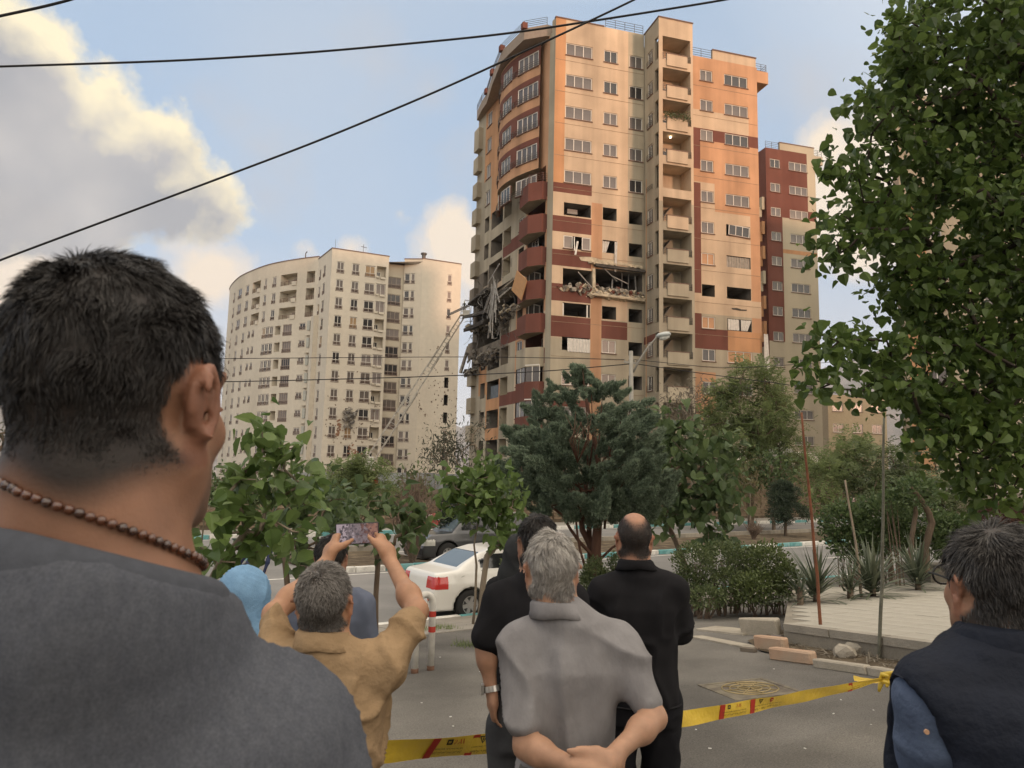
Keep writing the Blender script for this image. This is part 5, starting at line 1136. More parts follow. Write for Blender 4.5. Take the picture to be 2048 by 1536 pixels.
# brown coursed retaining wall beyond the road, tall at the right with a slab, tank and white railing on top
rw = empty('retaining_wall', Q(30, 24, -2.8), 'brown coursed retaining wall along the far side of the road', 'wall')
crs = pmat('wall_course', (.17, .125, .085), .95, .25, 2, .6, 12, .1, stretch=(1, 1, 2.5), col2=(.23, .18, .125))
rr = np.random.default_rng(9); mb = MB()
hz_ = lambda t: float(np.interp(t, [-30, 2, 26, 30, 34, 60], [.9, 1.2, 1.5, 1.6, 4.35, 4.35]))
MB().box(Q(15, 24.45, -2.45), (90, .5, .9), 0, rotz(R(36))).box(Q(45, 24.5, -.7), (26, .4, 4.2), 0, rotz(R(36))).build('wall_core', crs, rw)
t = -30.0
while t < 58:
    n = int(hz_(t + .9) / .2)
    for k_ in range(n): mb.box(Q(t + .9, 24.16 + rr.uniform(-.05, .05), -2.8 + .2 * k_ + .1), (1.78 + rr.uniform(-.1, .02), .28, .175), 0, rotz(R(36)), .04)
    t += 1.8
stuff(mb.build('stone_courses', crs, rw))
MB().box(Q(44, 25.3, 1.58), (26, 2.6, .16), 0, rotz(R(36))).build('top_slab', conc, rw)
fe = empty('railing_fence', Q(44, 24.3, 1.66), 'white vertical-bar railing on top of the tall retaining wall', 'fence')
bar = MB().box((0, 0, 0), (.07, .04, 1.05)).mesh('bar', pmat('fence_white', (.62, .58, .50), .6, .1, 3))
for i in range(70): link('bar', bar, fe, Q(35 + i * .26, 24.4, 2.25), R(36))
MB().beam(Q(35, 24.4, 2.72), Q(53.2, 24.4, 2.72), .08, .1).beam(Q(35, 24.4, 1.85), Q(53.2, 24.4, 1.85), .08, .1).build('rail', MATS['fence_white'], fe)
c = at(1553, 912, 63); tank = empty('water_tank', c + (0, 0, -.9), 'grey horizontal cylindrical tank behind the white railing', 'tank')
th = np.array([math.cos(R(20)), math.sin(R(20)), 0]); obj('shell', *tube([c - th * 1.35, c - th * 1.3, c - th * 1.15, c + th * 1.15, c + th * 1.3, c + th * 1.35], [.35, .6, .78, .78, .6, .35], 20), pmat('tank_grey', (.26, .25, .22), .6, .15, 1, metal=.2), tank, smooth=True)
for s in (-.8, .8): MB().box(c + th * s + (0, 0, -.85), (.2, .9, .5), 0, rotz(R(20))).build('cradle', conc, tank)
# corrugated sheet fence at the foot of the white block
cor = pmat('corrugated_sheet', (.30, .315, .31), .6, .15, .5, stretch=(1, 1, .3), col2=(.22, .23, .23))
def corrugated(label, a, b, h):
    root = empty('sheet_fence', a, label, 'fence', 'corrugated sheet fences'); a = np.array(a); b = np.array(b); L = np.hypot(*(b - a)[:2]); n = int(L / 1.9); u = (b - a) / L
    for i in range(n):
        V = []; F = []
        for j in range(15):
            p = a + u * (i * 1.9 + j * 1.84 / 14); o = .05 * (1 if (j // 2) % 2 else -1); q = p + np.array([-u[1], u[0], 0]) * o; V += [q, q + np.array([0, 0, h + .04 * ((i * 7) % 3)])]
        F = [(2 * j, 2 * j + 2, 2 * j + 3, 2 * j + 1) for j in range(14)]; obj('sheet', V, F, cor, root)
p0, p1 = at(560, 975, 72), at(690, 978, 72); corrugated('grey corrugated sheet fence left of the fire ladder', (p0[0], p0[1], p0[2] - 2), (p1[0], p1[1], p1[2] - 2), float(at(620, 945, 72)[2] - at(620, 976, 72)[2]) + 2)
p0, p1 = at(755, 985, 74), at(995, 990, 74); corrugated('grey corrugated sheet fence between the ladder and the tower', (p0[0], p0[1], p0[2] - 2), (p1[0], p1[1], p1[2] - 2), float(at(860, 948, 74)[2] - at(860, 988, 74)[2]) + 2)
# lamp post with its arm and head
Yl = 31.5; p = at(1266, 830, Yl); b0 = np.array([p[0], p[1], -2.82]); lamp = empty('street_lamp', b0, 'grey street lamp post with curved arm before the tower', 'street lamp')
lampm = pmat('lamp_post_grey', (.30, .28, .24), .6, .15, 2, metal=.2)
tp = at(1262, 702, Yl); obj('pole', *tube([b0, b0 * .5 + tp * .5, tp], [.11, .10, .085], 12), lampm, lamp, smooth=True)
obj('arm', *tube([at(1266, 745, Yl), at(1278, 722, Yl - .1), at(1296, 694, Yl - .2), at(1314, 674, Yl - .3), at(1326, 669, Yl - .3)], [.05, .045, .04, .035, .035], 8), lampm, lamp, smooth=True)
V, F = tube([at(1313, 676, Yl - .3), at(1318, 672, Yl - .3), at(1330, 669, Yl - .3), at(1338, 667, Yl - .3), at(1341, 666, Yl - .3)], [.06, .14, .17, .14, .05], 14); c = V.mean(0); V = c + (V - c) * (1, 1.1, .75)
obj('head', V, F, pmat('lamp_head', (.42, .44, .42), .4, .1, 3, metal=.2), lamp, smooth=True)
V, F = tube([at(1319, 677, Yl - .3), at(1329, 675, Yl - .3), at(1338, 672, Yl - .3)], [.09, .12, .07], 12); obj('glass_bowl', V, F, pmat('lamp_glass', (.5, .5, .45), .15, .1, 3, spec=.6), lamp, smooth=True)
MB().beam(at(1248, 724, Yl), at(1276, 727, Yl), .08, .08).build('crossarm', lampm, lamp)
for x in (1250, 1258, 1268, 1274): MB().tube([at(x, 726, Yl), at(x, 719, Yl)], .035, 7).build('insulator', conc, lamp)
# cables
def cable(label, pts, r, sag=0.0, grp='overhead cables'):
    P = [np.array(at(*p)) for p in pts]; out = []
    for i in range(len(P) - 1):
        for s in np.linspace(0, 1, 14, endpoint=False): out.append(P[i] + (P[i + 1] - P[i]) * s)
    out.append(P[-1]); out = np.array(out); 
    # smooth
    for _ in range(20): out[1:-1] = .5 * out[1:-1] + .25 * (out[:-2] + out[2:])
    return tag(obj('power_cable', *tube(out, r, 6), cablem, None, smooth=True, origin=out[0]), label, 'cable', grp)
cable('thick black cable across the upper sky, nearly level', [(-150, 138, 11), (0, 133, 11), (350, 122, 11), (640, 104, 11), (1000, 70, 11), (1250, 32, 11), (1450, 0, 11), (1650, -40, 11)], .017)
cable('black cable rising steeply from left to the roof corner', [(-150, 580, 10), (0, 520, 10), (350, 390, 10), (640, 281, 10), (900, 172, 10), (1270, 0, 10), (1420, -80, 10)], .015)
cable('short thick black cable in the top left corner', [(-120, 58, 9), (0, 32, 9), (80, 15, 9), (140, 0, 9), (260, -40, 9)], .018)
cable('upper thin cable crossing the white block', [(-100, 722, 31.5), (470, 717, 31.5), (960, 713, 31.5), (1250, 719, 31.5)], .016)
cable('lower thin cable crossing the white block', [(-100, 768, 31.5), (470, 764, 31.5), (900, 752, 31.5), (1100, 742, 31.5), (1258, 728, 31.5)], .022)
cable('upper thin cable right of the lamp post', [(1268, 719, 31.5), (1450, 738, 33), (1700, 722, 36), (1950, 705, 40)], .014)
cable('lower thin cable right of the lamp post', [(1274, 728, 31.5), (1440, 752, 33), (1600, 772, 36), (1900, 830, 42)], .018)
# hooped bollards
bw = pmat('bollard_paint', (.60, .575, .52), .6, .15, 8, .2, 60, col2=(.42, .37, .30), mixlo=.55, mixhi=.8); br = pmat('bollard_red', (.42, .045, .03), .55, .15, 8); bru = pmat('bollard_rust', (.13, .07, .045), .9, .3, 10)
def bollard(label, pa, pb, h):
    pa, pb = np.array(pa), np.array(pb); root = empty('hoop_bollard', (pa + pb) / 2, label, 'bollard', 'hooped bollards'); r_ = np.linalg.norm(pb - pa) / 2; r0 = .043; u = (pb - pa) / (2 * r_); mid = (pa + pb) / 2
    arc = [mid + u * (-math.cos(a) * r_) + np.array([0, 0, h - r_ + math.sin(a) * r_]) for a in np.linspace(0, math.pi, 13)]
    obj('hoop', *tube([pa] + arc + [pb], r0, 14), bw, root, smooth=True)
    for p in (pa, pb):
        for z in (.50 * h, .70 * h): obj('red_band', *tube([p + (0, 0, z), p + (0, 0, z + .07)], r0 + .003, 14, False), br, root, smooth=True)
        obj('rusty_foot', *tube([p + (0, 0, -.03), p + (0, 0, .06)], r0 + .004, 14), bru, root, smooth=True)
a = gp(829, 1347); b = gp(861, 1341); bollard('white hooped bollard with red bands beside the raised arm', a, b, .93)
a = gp(1204, 1330); a = at(1198, 1290, 9.4); a[2] = gz(a); b = at(1232, 1290, 9.7); b[2] = gz(b); bollard('white hooped bollard with red bands half hidden by the person in the long-sleeved black shirt', a, b, .95)
# manhole
mp = gp(1500, 1381); mp[2] += .008; a = np.array([np.cos(R(20)), np.sin(R(20))]); tl = Matrix(np.stack([np.array([1, 0, 0.052]), np.array([0, 1, -.0717]), np.array([0, 0, 1.])], 1).tolist()).to_euler()
mh = empty('manhole_cover', mp, 'square iron manhole cover set in the dark asphalt patch', 'manhole cover'); iron = pmat('cast_iron', (.19, .165, .12), .6, .25, 8, .4, 60, metal=.3, col2=(.12, .10, .08))
fr = MB(); S_ = .36
for s in (-1, 1): fr.box((s * S_, 0, 0), (.05, .77, .03)); fr.box((0, s * S_, 0), (.67, .05, .03))
def tilted(name, mbx, m, z=0): o = link(name, mbx.mesh(name, m), mh, (0, 0, z), 0, True); o.rotation_euler = tl; o.rotation_euler.z = .25; return o
tilted('frame', fr, iron); tilted('lid', MB().box((0, 0, 0), (.66, .66, .02)), iron, .002)
ring = MB()
for rad in (.12, .2, .28): ring.tube([(math.cos(t_) * rad, math.sin(t_) * rad, .012) for t_ in np.linspace(0, 2 * math.pi, 25)], .008, 4)
for t_ in range(8): ring.beam((0, 0, .012), (math.cos(t_ * .785) * .28, math.sin(t_ * .785) * .28, .012), .012, .012)
tilted('raised_pattern', ring, pmat('brass_worn', (.30, .235, .12), .45, .25, 8, metal=.4), .004)
# planting strip: earth bed, kerb stones, broken blocks, stones, litter
bed = [gp(*p) for p in [(1495, 1285), (1570, 1262), (1640, 1283), (1740, 1310), (1840, 1340), (1838, 1362), (1760, 1345), (1690, 1335), (1600, 1322), (1520, 1305)]]
for p in bed: p[2] = gz(p) + .03
eb = structure(obj('planting_bed', bed, [tuple(range(len(bed)))], earth))
bt = pmat('kerb_concrete', (.35, .31, .25), .9, .15, 5, .4, 50, col2=(.27, .24, .19), fine=(90, .1)); pk_ = pmat('peach_block', (.42, .28, .19), .9, .15, 5, .4, 50, col2=(.33, .25, .18))
def stone(name, label, cat, x0, x1, y, h, dep, m, rot=None, jit=.05, lift=0, group=None):
    a = gp(x0, y[0]); b = gp(x1, y[1]); a[2] = gz(a); b[2] = gz(b); u = b - a; L = np.linalg.norm(u); u = u / L; s = np.cross(u, (0, 0, 1)); s /= np.linalg.norm(s); n = np.cross(s, u)
    me = MB().box((0, 0, 0), (L, dep, h), 0, None, jit).mesh(name, m); bevel_mesh(me, min(.02, h * .15)); o = link(name, me, None, (a + b) / 2 - s * dep / 2 + n * (h / 2 + lift)); o.rotation_euler = Matrix(np.stack([u, -s, n], 1).tolist()).to_euler(); return tag(o, label, cat, group)
stone('concrete_block', 'rough thick broken concrete block at the terrace corner', 'concrete block', 1482, 1556, (1270, 1274), .24, .28, bt, jit=.14)
stone('kerb_block', 'peach painted kerb block standing on edge by the broken block', 'kerb block', 1508, 1566, (1300, 1308), .19, .16, pk_)
stone('kerb_block', 'long peach kerb block lying along the planting bed', 'kerb block', 1538, 1622, (1320, 1332), .15, .16, pk_)
stone('kerb_block', 'grey kerb block right of the long peach one', 'kerb block', 1626, 1732, (1336, 1352), .10, .14, bt)
stone('kerb_block', 'last grey kerb block before the knotted tape', 'kerb block', 1734, 1836, (1352, 1372), .10, .14, bt)
stone('brick', 'small dark brick lying on the kerb edge', 'brick', 1480, 1508, (1304, 1307), .06, .1, pmat('dark_brick', (.14, .115, .09), .9, .2))
stone('kerb_block', 'flat pale paving edge running along the asphalt toward the person in the long black shirt', 'kerb block', 1380, 1500, (1276, 1300), .03, .22, bt, jit=.01)
stone('paving_piece', 'wide flat concrete piece beside the rough block', 'concrete slab', 1392, 1486, (1262, 1272), .035, .5, bt, jit=.02)
for i, (x, y, s, lab) in enumerate([(1555, 1290, .12, 'dark tilted tile shard leaning on the peach block'), (1528, 1290, .11, 'reddish broken brick piece beside the rough block'), (1690, 1318, .14, 'pale angular stone in the planting bed, nearest the stake'), (1712, 1312, .14, 'grey stone in the planting bed, farther one of two'), (1467, 1212, .16, 'pale pointed stone at the foot of the hedge'), (1535, 1205, .12, 'small pale stone at the right foot of the hedge')]):
    p = gp(x, y); p[2] = gz(p); bm = bmesh.new(); bmesh.ops.create_icosphere(bm, subdivisions=2, radius=1); rr2 = np.random.default_rng(i)
    for v in bm.verts: v.co *= 1 + rr2.uniform(-.22, .22)
    for v in bm.verts: v.co = Vector((v.co.x * s * 1.2, v.co.y * s * .8, v.co.z * s * .7))
    me = bpy.data.meshes.new('stone'); bm.to_mesh(me); bm.free(); me.materials.append([pmat('tile_dark', (.13, .11, .10), .8, .2), pmat('brick_red', (.20, .10, .075), .9, .2), bt, bt, bt, bt][i]); o = link('stone', me, None, p + (0, 0, s * .5), i * .9); tag(o, lab, 'stone')
rng = np.random.default_rng(77); V = []; T = []
for i in range(420):
    f = rng.random(); p = gp(1560 + f * 260 + rng.normal(0, 14), 1290 + f * 48 + rng.normal(0, 9)); p[2] = gz(p) + .035 + rng.random() * .02; d = unit(rng.normal(0, 1, 3) * (1, 1, .3)); w = unit(np.cross(d, (0, 0, 1))) * .008; l = rng.uniform(.03, .1); V += [p - w, p + w, p + d * l + w, p + d * l - w]; T += [rng.random()] * 4
o = stuff(obj('leaf_litter', V, np.arange(len(V)).reshape(-1, 4), L_DRY, attr={'tint': T})); o['label'] = 'dry leaf litter in the planting strip'; o['category'] = 'litter'
cup = empty('paper_cup', gp(1627, 1288) + (0, 0, .03), 'small crumpled white paper cup in the planting bed', 'cup'); obj('cup', *tube([gp(1625, 1287) + (0, 0, .06), gp(1629, 1290) + (0, 0, .10)], [.028, .036], 10), pmat('paper_white', (.62, .60, .56), .8, .05), cup)
mb = MB()
for (x, y) in [(843, 1408), (901, 1436), (906, 1455), (1548, 1340), (1667, 1430), (1747, 1423), (1682, 1402), (1392, 1462), (1590, 1392), (880, 1316), (1742, 1452), (1500, 1430), (1420, 1500), (960, 1345), (1610, 1500)]:
    p = gp(x, y); mb.box((p[0], p[1], gz(p) + .012), (.012 + .014 * rng.random(), .012, .004), 0, euler(0, 0, rng.uniform(0, 3)))
o = stuff(mb.build('paper_litter', MATS['paper_white'])); o['label'] = 'tiny white paper scraps scattered on the asphalt'; o['category'] = 'litter'
# greenery along the far side
for i, (x, y, Y, rx, ry, lab) in enumerate([(560, 975, 44, 60, 40, 'dark tree mass behind the catalpa at left, beyond the road'), (460, 980, 44, 60, 40, 'tree mass beyond the road behind the person in grey'), (650, 968, 46, 46, 38, 'bushy green tree beyond the road left of the feather-leaved one'), (810, 975, 46, 46, 32, 'bushy tree beyond the road above the leafless bush'), (1000, 955, 48, 60, 34, 'bushy tree beyond the road left of the juniper'), (1260, 975, 50, 46, 30, 'bushy tree beyond the road seen through the juniper'), (1455, 950, 47, 34, 46, 'narrow bushy tree before the retaining wall'), (1545, 935, 47, 40, 34, 'leafy tree left of the tank before the retaining wall'), (1650, 985, 46, 36, 26, 'green bush at the foot of the tall retaining wall')]):
    b = at(x, y, Y); bz = np.array([b[0], b[1], G(b[0], b[1])]); broadleaf('background_tree', lab, 'tree', bz, [bz, bz * .5 + np.array(b) * .5, np.array(b)], [(x, y, Y, rx, ry), (x - rx * .6, y + ry * .5, Y, rx * .6, ry * .7), (x + rx * .6, y + ry * .5, Y, rx * .6, ry * .7)], 9, 34, .34, OVAL, [L_HED, L_CATD, L_FEA][i % 3], .12, 140 + i, spread=.5, group='trees beyond the road')
# the fire brigade's ladder with its cage
lad = empty('fire_ladder', at(745, 985, 96), 'extended white aerial fire ladder rising to the damaged floors', 'fire ladder')
ladm = pmat('ladder_white', (.52, .49, .43), .5, .15, 2, metal=.2)
A = np.array(at(742, 915, 96)); B = np.array(at(926, 630, 99)); ax = (B - A) / np.linalg.norm(B - A); sd = np.cross(ax, (0, 1, 0)); sd /= np.linalg.norm(sd); dp = np.cross(sd, ax); L = np.linalg.norm(B - A)
def section(f0, f1, w, d, m):
    mb = MB(); P0, P1 = A + (B - A) * f0, A + (B - A) * f1; n = int(np.linalg.norm(P1 - P0) / .55)
    for s in (-1, 1):
        for o in (0, d): mb.beam(P0 + sd * s * w / 2 + dp * o, P1 + sd * s * w / 2 + dp * o, .09, .09)
        for i in range(n): a = P0 + (P1 - P0) * i / n; b = P0 + (P1 - P0) * (i + 1) / n; mb.beam(a + sd * s * w / 2 + dp * (d if i % 2 else 0), b + sd * s * w / 2 + dp * (0 if i % 2 else d), .06, .06)
    for i in range(n): a = P0 + (P1 - P0) * i / n; mb.beam(a - sd * w / 2, a + sd * w / 2, .05, .05)
    return mb.build('ladder_section', m, lad)
section(0, .46, 1.0, .75, ladm); section(.30, .74, .78, .55, ladm); section(.62, 1.0, .58, .4, pmat('ladder_grey', (.36, .33, .28), .5, .15, 2, metal=.3))
tb = np.array([*at(735, 990, 95)[:2], -2.2]); MB().box(tb + (0, 0, .9), (6.5, 2.4, 1.6), 0, rotz(.3), .02).build('truck_body', pmat('truck_red', (.38, .03, .025), .4, .1), lad); MB().beam(tb + (0, 0, 1.6), A, .9, .7).build('turntable', ladm, lad)
for s in (-2.2, 2.2):
    for o in (-1.1, 1.1): q = tb + rotz(.3) @ np.array([s, o, .45]); MB().tube([q + rotz(.3) @ np.array([0, -.15, 0]), q + rotz(.3) @ np.array([0, .15, 0])], .5, 14).build('wheel', pmat('tyre', (.02, .02, .02), .85, .1), lad)
c = np.array(at(931, 622, 99)); cg = MB()
for z in (-.55, 0, .5):
    for s in (-1, 1): cg.beam(c + (s * .6, -.4, z), c + (s * .6, .4, z), .06, .06); cg.beam(c + (-.6, s * .4, z), c + (.6, s * .4, z), .06, .06)
for x in (-.6, 0, .6):
    for y in (-.4, .4): cg.beam(c + (x, y, -.55), c + (x, y, .5), .06, .06)
cg.box(c + (0, 0, -.6), (1.3, .9, .1)).box(c + (.1, -.42, -.25), (.9, .04, .55)); cg.build('cage', ladm, lad)
# ================================================================ smooth solids: signed distances on a grid, skinned by surface nets
def sgrid(lo, hi, h):
    ax = [np.arange(a, b + h, h, dtype=np.float32) for a, b in zip(lo, hi)]; return ax, np.stack(np.meshgrid(*ax, indexing='ij'), -1)
def smin(a, b, k_): hh = np.clip(.5 + .5 * (b - a) / k_, 0, 1); return b * (1 - hh) + a * hh - k_ * hh * (1 - hh)
def smax(a, b, k_): return -smin(-a, -b, k_)
def s_cone(P, a, b, ra, rb, sq=None):
    """tapered capsule; sq=(axis, f) squashes the section along an axis"""
    a = np.asarray(a, np.float32); b = np.asarray(b, np.float32); ab = b - a; pa = P - a; t = np.clip((pa @ ab) / (ab @ ab), 0, 1); d = pa - t[..., None] * ab
    if sq is not None: u = np.asarray(sq[0], np.float32); u = u / np.linalg.norm(u); d = d + (d @ u)[..., None] * u * (1 / sq[1] - 1)
    return np.sqrt((d * d).sum(-1)) - (ra + (rb - ra) * t)
def s_ell(P, c, r, rot=None):
    q = P - np.asarray(c, np.float32)
    if rot is not None: q = q @ np.asarray(rot, np.float32)
    r = np.asarray(r, np.float32); k0 = np.sqrt(((q / r) ** 2).sum(-1)); k1 = np.sqrt(((q / (r * r)) ** 2).sum(-1)) + 1e-6; return k0 * (k0 - 1) / k1
def s_stack(P, rows, pw=2.3):
    """lofted body: rows of (z, cx, cy, rx, ry)"""
    A = np.array(rows, float); z = P[..., 2]; f = [np.interp(z, A[:, 0], A[:, i]).astype(np.float32) for i in range(1, 5)]
    q = ((np.abs(P[..., 0] - f[0]) / f[2]) ** pw + (np.abs(P[..., 1] - f[1]) / f[3]) ** pw) ** (1 / pw); d = (q - 1) * np.minimum(f[2], f[3])
    return np.maximum(d, np.maximum(A[0, 0] - z, z - A[-1, 0]))
def surfnet(ax, D):
    """naive surface nets -> verts, quads"""
    nx, ny, nz = D.shape; ins = D < 0
    c = np.zeros((nx - 1, ny - 1, nz - 1), np.int8)
    for i in (0, 1):
        for j in (0, 1):
            for k_ in (0, 1): c += ins[i:nx - 1 + i, j:ny - 1 + j, k_:nz - 1 + k_]
    act = (c > 0) & (c < 8); idx = np.full(act.shape, -1, np.int64); n = int(act.sum()); idx[act] = np.arange(n); I = np.argwhere(act)
    acc = np.zeros((n, 3)); cnt = np.zeros(n); cor = [(i, j, k_) for i in (0, 1) for j in (0, 1) for k_ in (0, 1)]
    val = {q: D[I[:, 0] + q[0], I[:, 1] + q[1], I[:, 2] + q[2]] for q in cor}
    for q in cor:
        for a in range(3):
            if q[a] == 0:
                p = list(q); p[a] = 1; v0, v1 = val[q], val[tuple(p)]; m = (v0 < 0) != (v1 < 0); t = v0 / np.where(m, v0 - v1, 1); pt = np.tile(np.array(q, float), (n, 1)); pt[:, a] = t; acc[m] += pt[m]; cnt[m] += 1
    h = ax[0][1] - ax[0][0]; V = np.array([ax[0][0], ax[1][0], ax[2][0]]) + (I + acc / cnt[:, None]) * h; F = []
    for a in range(3):
        b, c_ = (a + 1) % 3, (a + 2) % 3; s0 = [slice(None)] * 3; s1 = [slice(None)] * 3; s0[a] = slice(0, -1); s1[a] = slice(1, None)
        e = ins[tuple(s0)] != ins[tuple(s1)]; E = np.argwhere(e); E = E[(E[:, b] > 0) & (E[:, c_] > 0) & (E[:, b] < D.shape[b] - 1) & (E[:, c_] < D.shape[c_] - 1)]
        fl = ins[tuple(s0)][E[:, 0], E[:, 1], E[:, 2]]; q = []
        for (ob, oc) in ((1, 1), (0, 1), (0, 0), (1, 0)): p = E.copy(); p[:, b] -= ob; p[:, c_] -= oc; q.append(idx[p[:, 0], p[:, 1], p[:, 2]])
        q = np.stack(q, 1); q[~fl] = q[~fl][:, ::-1]; F.append(q[(q >= 0).all(1)])
    return V, np.concatenate(F)
def vnormals(V, F):
    n = np.cross(V[F[:, 2]] - V[F[:, 0]], V[F[:, 3]] - V[F[:, 1]]); N = np.zeros_like(V)
    for i in range(4): np.add.at(N, F[:, i], n)
    return unit(N)
def relax(V, F, it=1, w=.5):
    for _ in range(it):
        S = np.zeros_like(V); C = np.zeros(len(V))
        for a, b in ((0, 1), (1, 2), (2, 3), (3, 0)): np.add.at(S, F[:, a], V[F[:, b]]); np.add.at(C, F[:, a], 1); np.add.at(S, F[:, b], V[F[:, a]]); np.add.at(C, F[:, b], 1)
        V = V * (1 - w) + w * S / C[:, None]
    return V
def sub_faces(V, F, m):
    """the part of a mesh under a face mask"""
    f = F[m]; u, inv = np.unique(f, return_inverse=True); return V[u], inv.reshape(f.shape)
# ---------------------------------------------------------------- cars
tyre = pmat('tyre_rubber', (.022, .021, .020), .85, .15, 20); rimm = pmat('wheel_trim', (.38, .37, .36), .4, .1, 5, metal=.6); carglass = pmat('car_glass', (.018, .019, .02), .06, 0, spec=.8); blackp = pmat('black_plastic', (.022, .022, .022), .6, .1)
redl = pmat('tail_light', (.45, .02, .015), .2, .1, 20, spec=.7, coat=.5); clear = pmat('lamp_lens', (.55, .54, .48), .12, .1, 10, spec=.8); skyglass = pmat('rear_glass', (.10, .13, .15), .08, 0, spec=.9)
def car(name, label, loc, ang, paint, kind, cat='car', detail=True, slope=0):
    Lh = {'sedan': 2.1, 'suv': 2.25, 'hatch': 1.9}[kind]; W = .84 if kind != 'suv' else .92
    if kind == 'sedan': low = [(-2.1, .86), (-2.0, .97), (-1.5, 1.02), (-.8, .98), (1.0, .94), (1.7, .86), (2.02, .70), (2.1, .5)]; roof = [(-1.62, .95), (-1.35, 1.12), (-.95, 1.33), (-.6, 1.42), (-.1, 1.455), (.3, 1.43), (.65, 1.28), (1.2, .93)]
    elif kind == 'suv': low = [(-2.25, 1.0), (-2.1, 1.06), (.9, 1.05), (1.9, .98), (2.18, .82), (2.25, .6)]; roof = [(-2.2, 1.05), (-2.05, 1.45), (-1.8, 1.66), (-.5, 1.70), (.3, 1.66), (.7, 1.45), (1.15, 1.04)]
    else: low = [(-1.9, .9), (-1.75, .98), (.8, .95), (1.5, .85), (1.85, .68), (1.9, .5)]; roof = [(-1.85, .95), (-1.6, 1.25), (-1.2, 1.42), (-.3, 1.47), (.2, 1.42), (.55, 1.28), (1.05, .93)]
    hh = .03 if detail else .06; ax, P = sgrid((-Lh - .1, -W - .1, .1), (Lh + .1, W + .1, 1.8), hh); X, Y_, Z = P[..., 0], P[..., 1], P[..., 2]
    zt = np.interp(X, *zip(*low)); wid = W * (1 - .10 * smoothstep(Lh * .62, Lh, np.abs(X))) - .10 * np.clip((Z - .75) / .4, 0, 1) - .05 * np.clip((.5 - Z) / .3, 0, 1) + .012 * smoothstep(.5, .62, Z)
    body = smax(smax(Z - zt, .20 - Z, .06), smax(np.abs(Y_) - wid, np.abs(X) - Lh + .05 * np.clip((Z - .5) / .4, 0, 1), .14), .07)
    zr = np.interp(X, *zip(*roof), left=-1, right=-1); gw = (W - .05) - (.22 if kind != 'suv' else .16) * np.clip((Z - .95) / .5, 0, 1.3); gh = smax(smax((Z - zr) * .75, np.abs(Y_) - gw, .10), .8 - Z, .02)
    d = smin(body, gh, .05); wr = .31 if kind != 'suv' else .36; wx = (-1.24, 1.22) if kind == 'sedan' else ((-1.35, 1.35) if kind == 'suv' else (-1.2, 1.2)); full = d
    for x in wx: d = np.maximum(d, -np.maximum(np.sqrt((X - x) ** 2 + (Z - wr) ** 2) - (wr + .055), .45 - np.abs(Y_)))
    V, F = surfnet(ax, d); V = relax(V, F, 1, .4); N = vnormals(V, F); fc = V[F].mean(1); fn = unit(N[F].mean(1)); side = np.abs(fn[:, 1]) > .62; x, y, z = fc.T
    zr_ = np.interp(x, *zip(*roof), left=-1, right=-1); ztl = np.interp(x, *zip(*low)); green = (z > ztl + .045) & (zr_ > 0)
    if kind == 'sedan': segs = [(-1.0, -.22), (-.10, .78)]; lo_, hi_ = .09, .075
    elif kind == 'suv': segs = [(-1.85, -1.1), (-.98, -.2), (-.08, .8)]; lo_, hi_ = .06, .12
    else: segs = [(-1.5, -.75), (-.6, .6)]; lo_, hi_ = .06, .10
    wm = np.zeros(len(F), bool)
    for i_, (a, b) in enumerate(segs): wm |= green & side & (x > a) & (x < b) & (z < zr_ - hi_ - .02) & (z > ztl + .05) & ((zr_ - z) > .11)
    rear = green & ~side & (fn[:, 0] < -.25) & (np.abs(y) < W - .30) & (z < zr_.max() - .05) & (x < -.6); front = green & ~side & (fn[:, 0] > .25) & (np.abs(y) < W - .30) & (z > .98)
    tl_ = (x < -Lh + .34) & (z > .66) & (z < .90) & (np.abs(y) > .42 + .3 * (x > -Lh + .12)) if kind != 'suv' else (x < -Lh + .2) & (z > .8) & (z < 1.15) & (np.abs(y) > .6)
    hl = (x > Lh - .42) & (z > .62) & (z < .82) & (np.abs(y) > .38)
    loc = np.array(loc, float); root = empty(name, loc, label, cat); Rm = rotz(ang) @ euler(0, -slope, 0); tw = lambda v: loc + np.asarray(v) @ Rm.T
    special = wm | rear | front | tl_ | hl; v, f = sub_faces(V, F, ~special); obj('body', tw(v), f, paint, root, smooth=True)
    def patch(nm, mask, m, off=-.004):
        if mask.sum() < 3: return
        v, f = sub_faces(V + N * off, F, mask); obj(nm, tw(v), f, m, root, smooth=True)
    for a, b in segs:
        for s in (-1, 1): patch('side_window', wm & (x > a) & (x < b) & (y * s > 0), carglass)
    patch('rear_window', rear, skyglass); patch('windscreen', front, skyglass)
    for s in (-1, 1): patch('tail_light', tl_ & (y * s > 0), redl, .004); patch('headlight', hl & (y * s > 0), clear, .004)
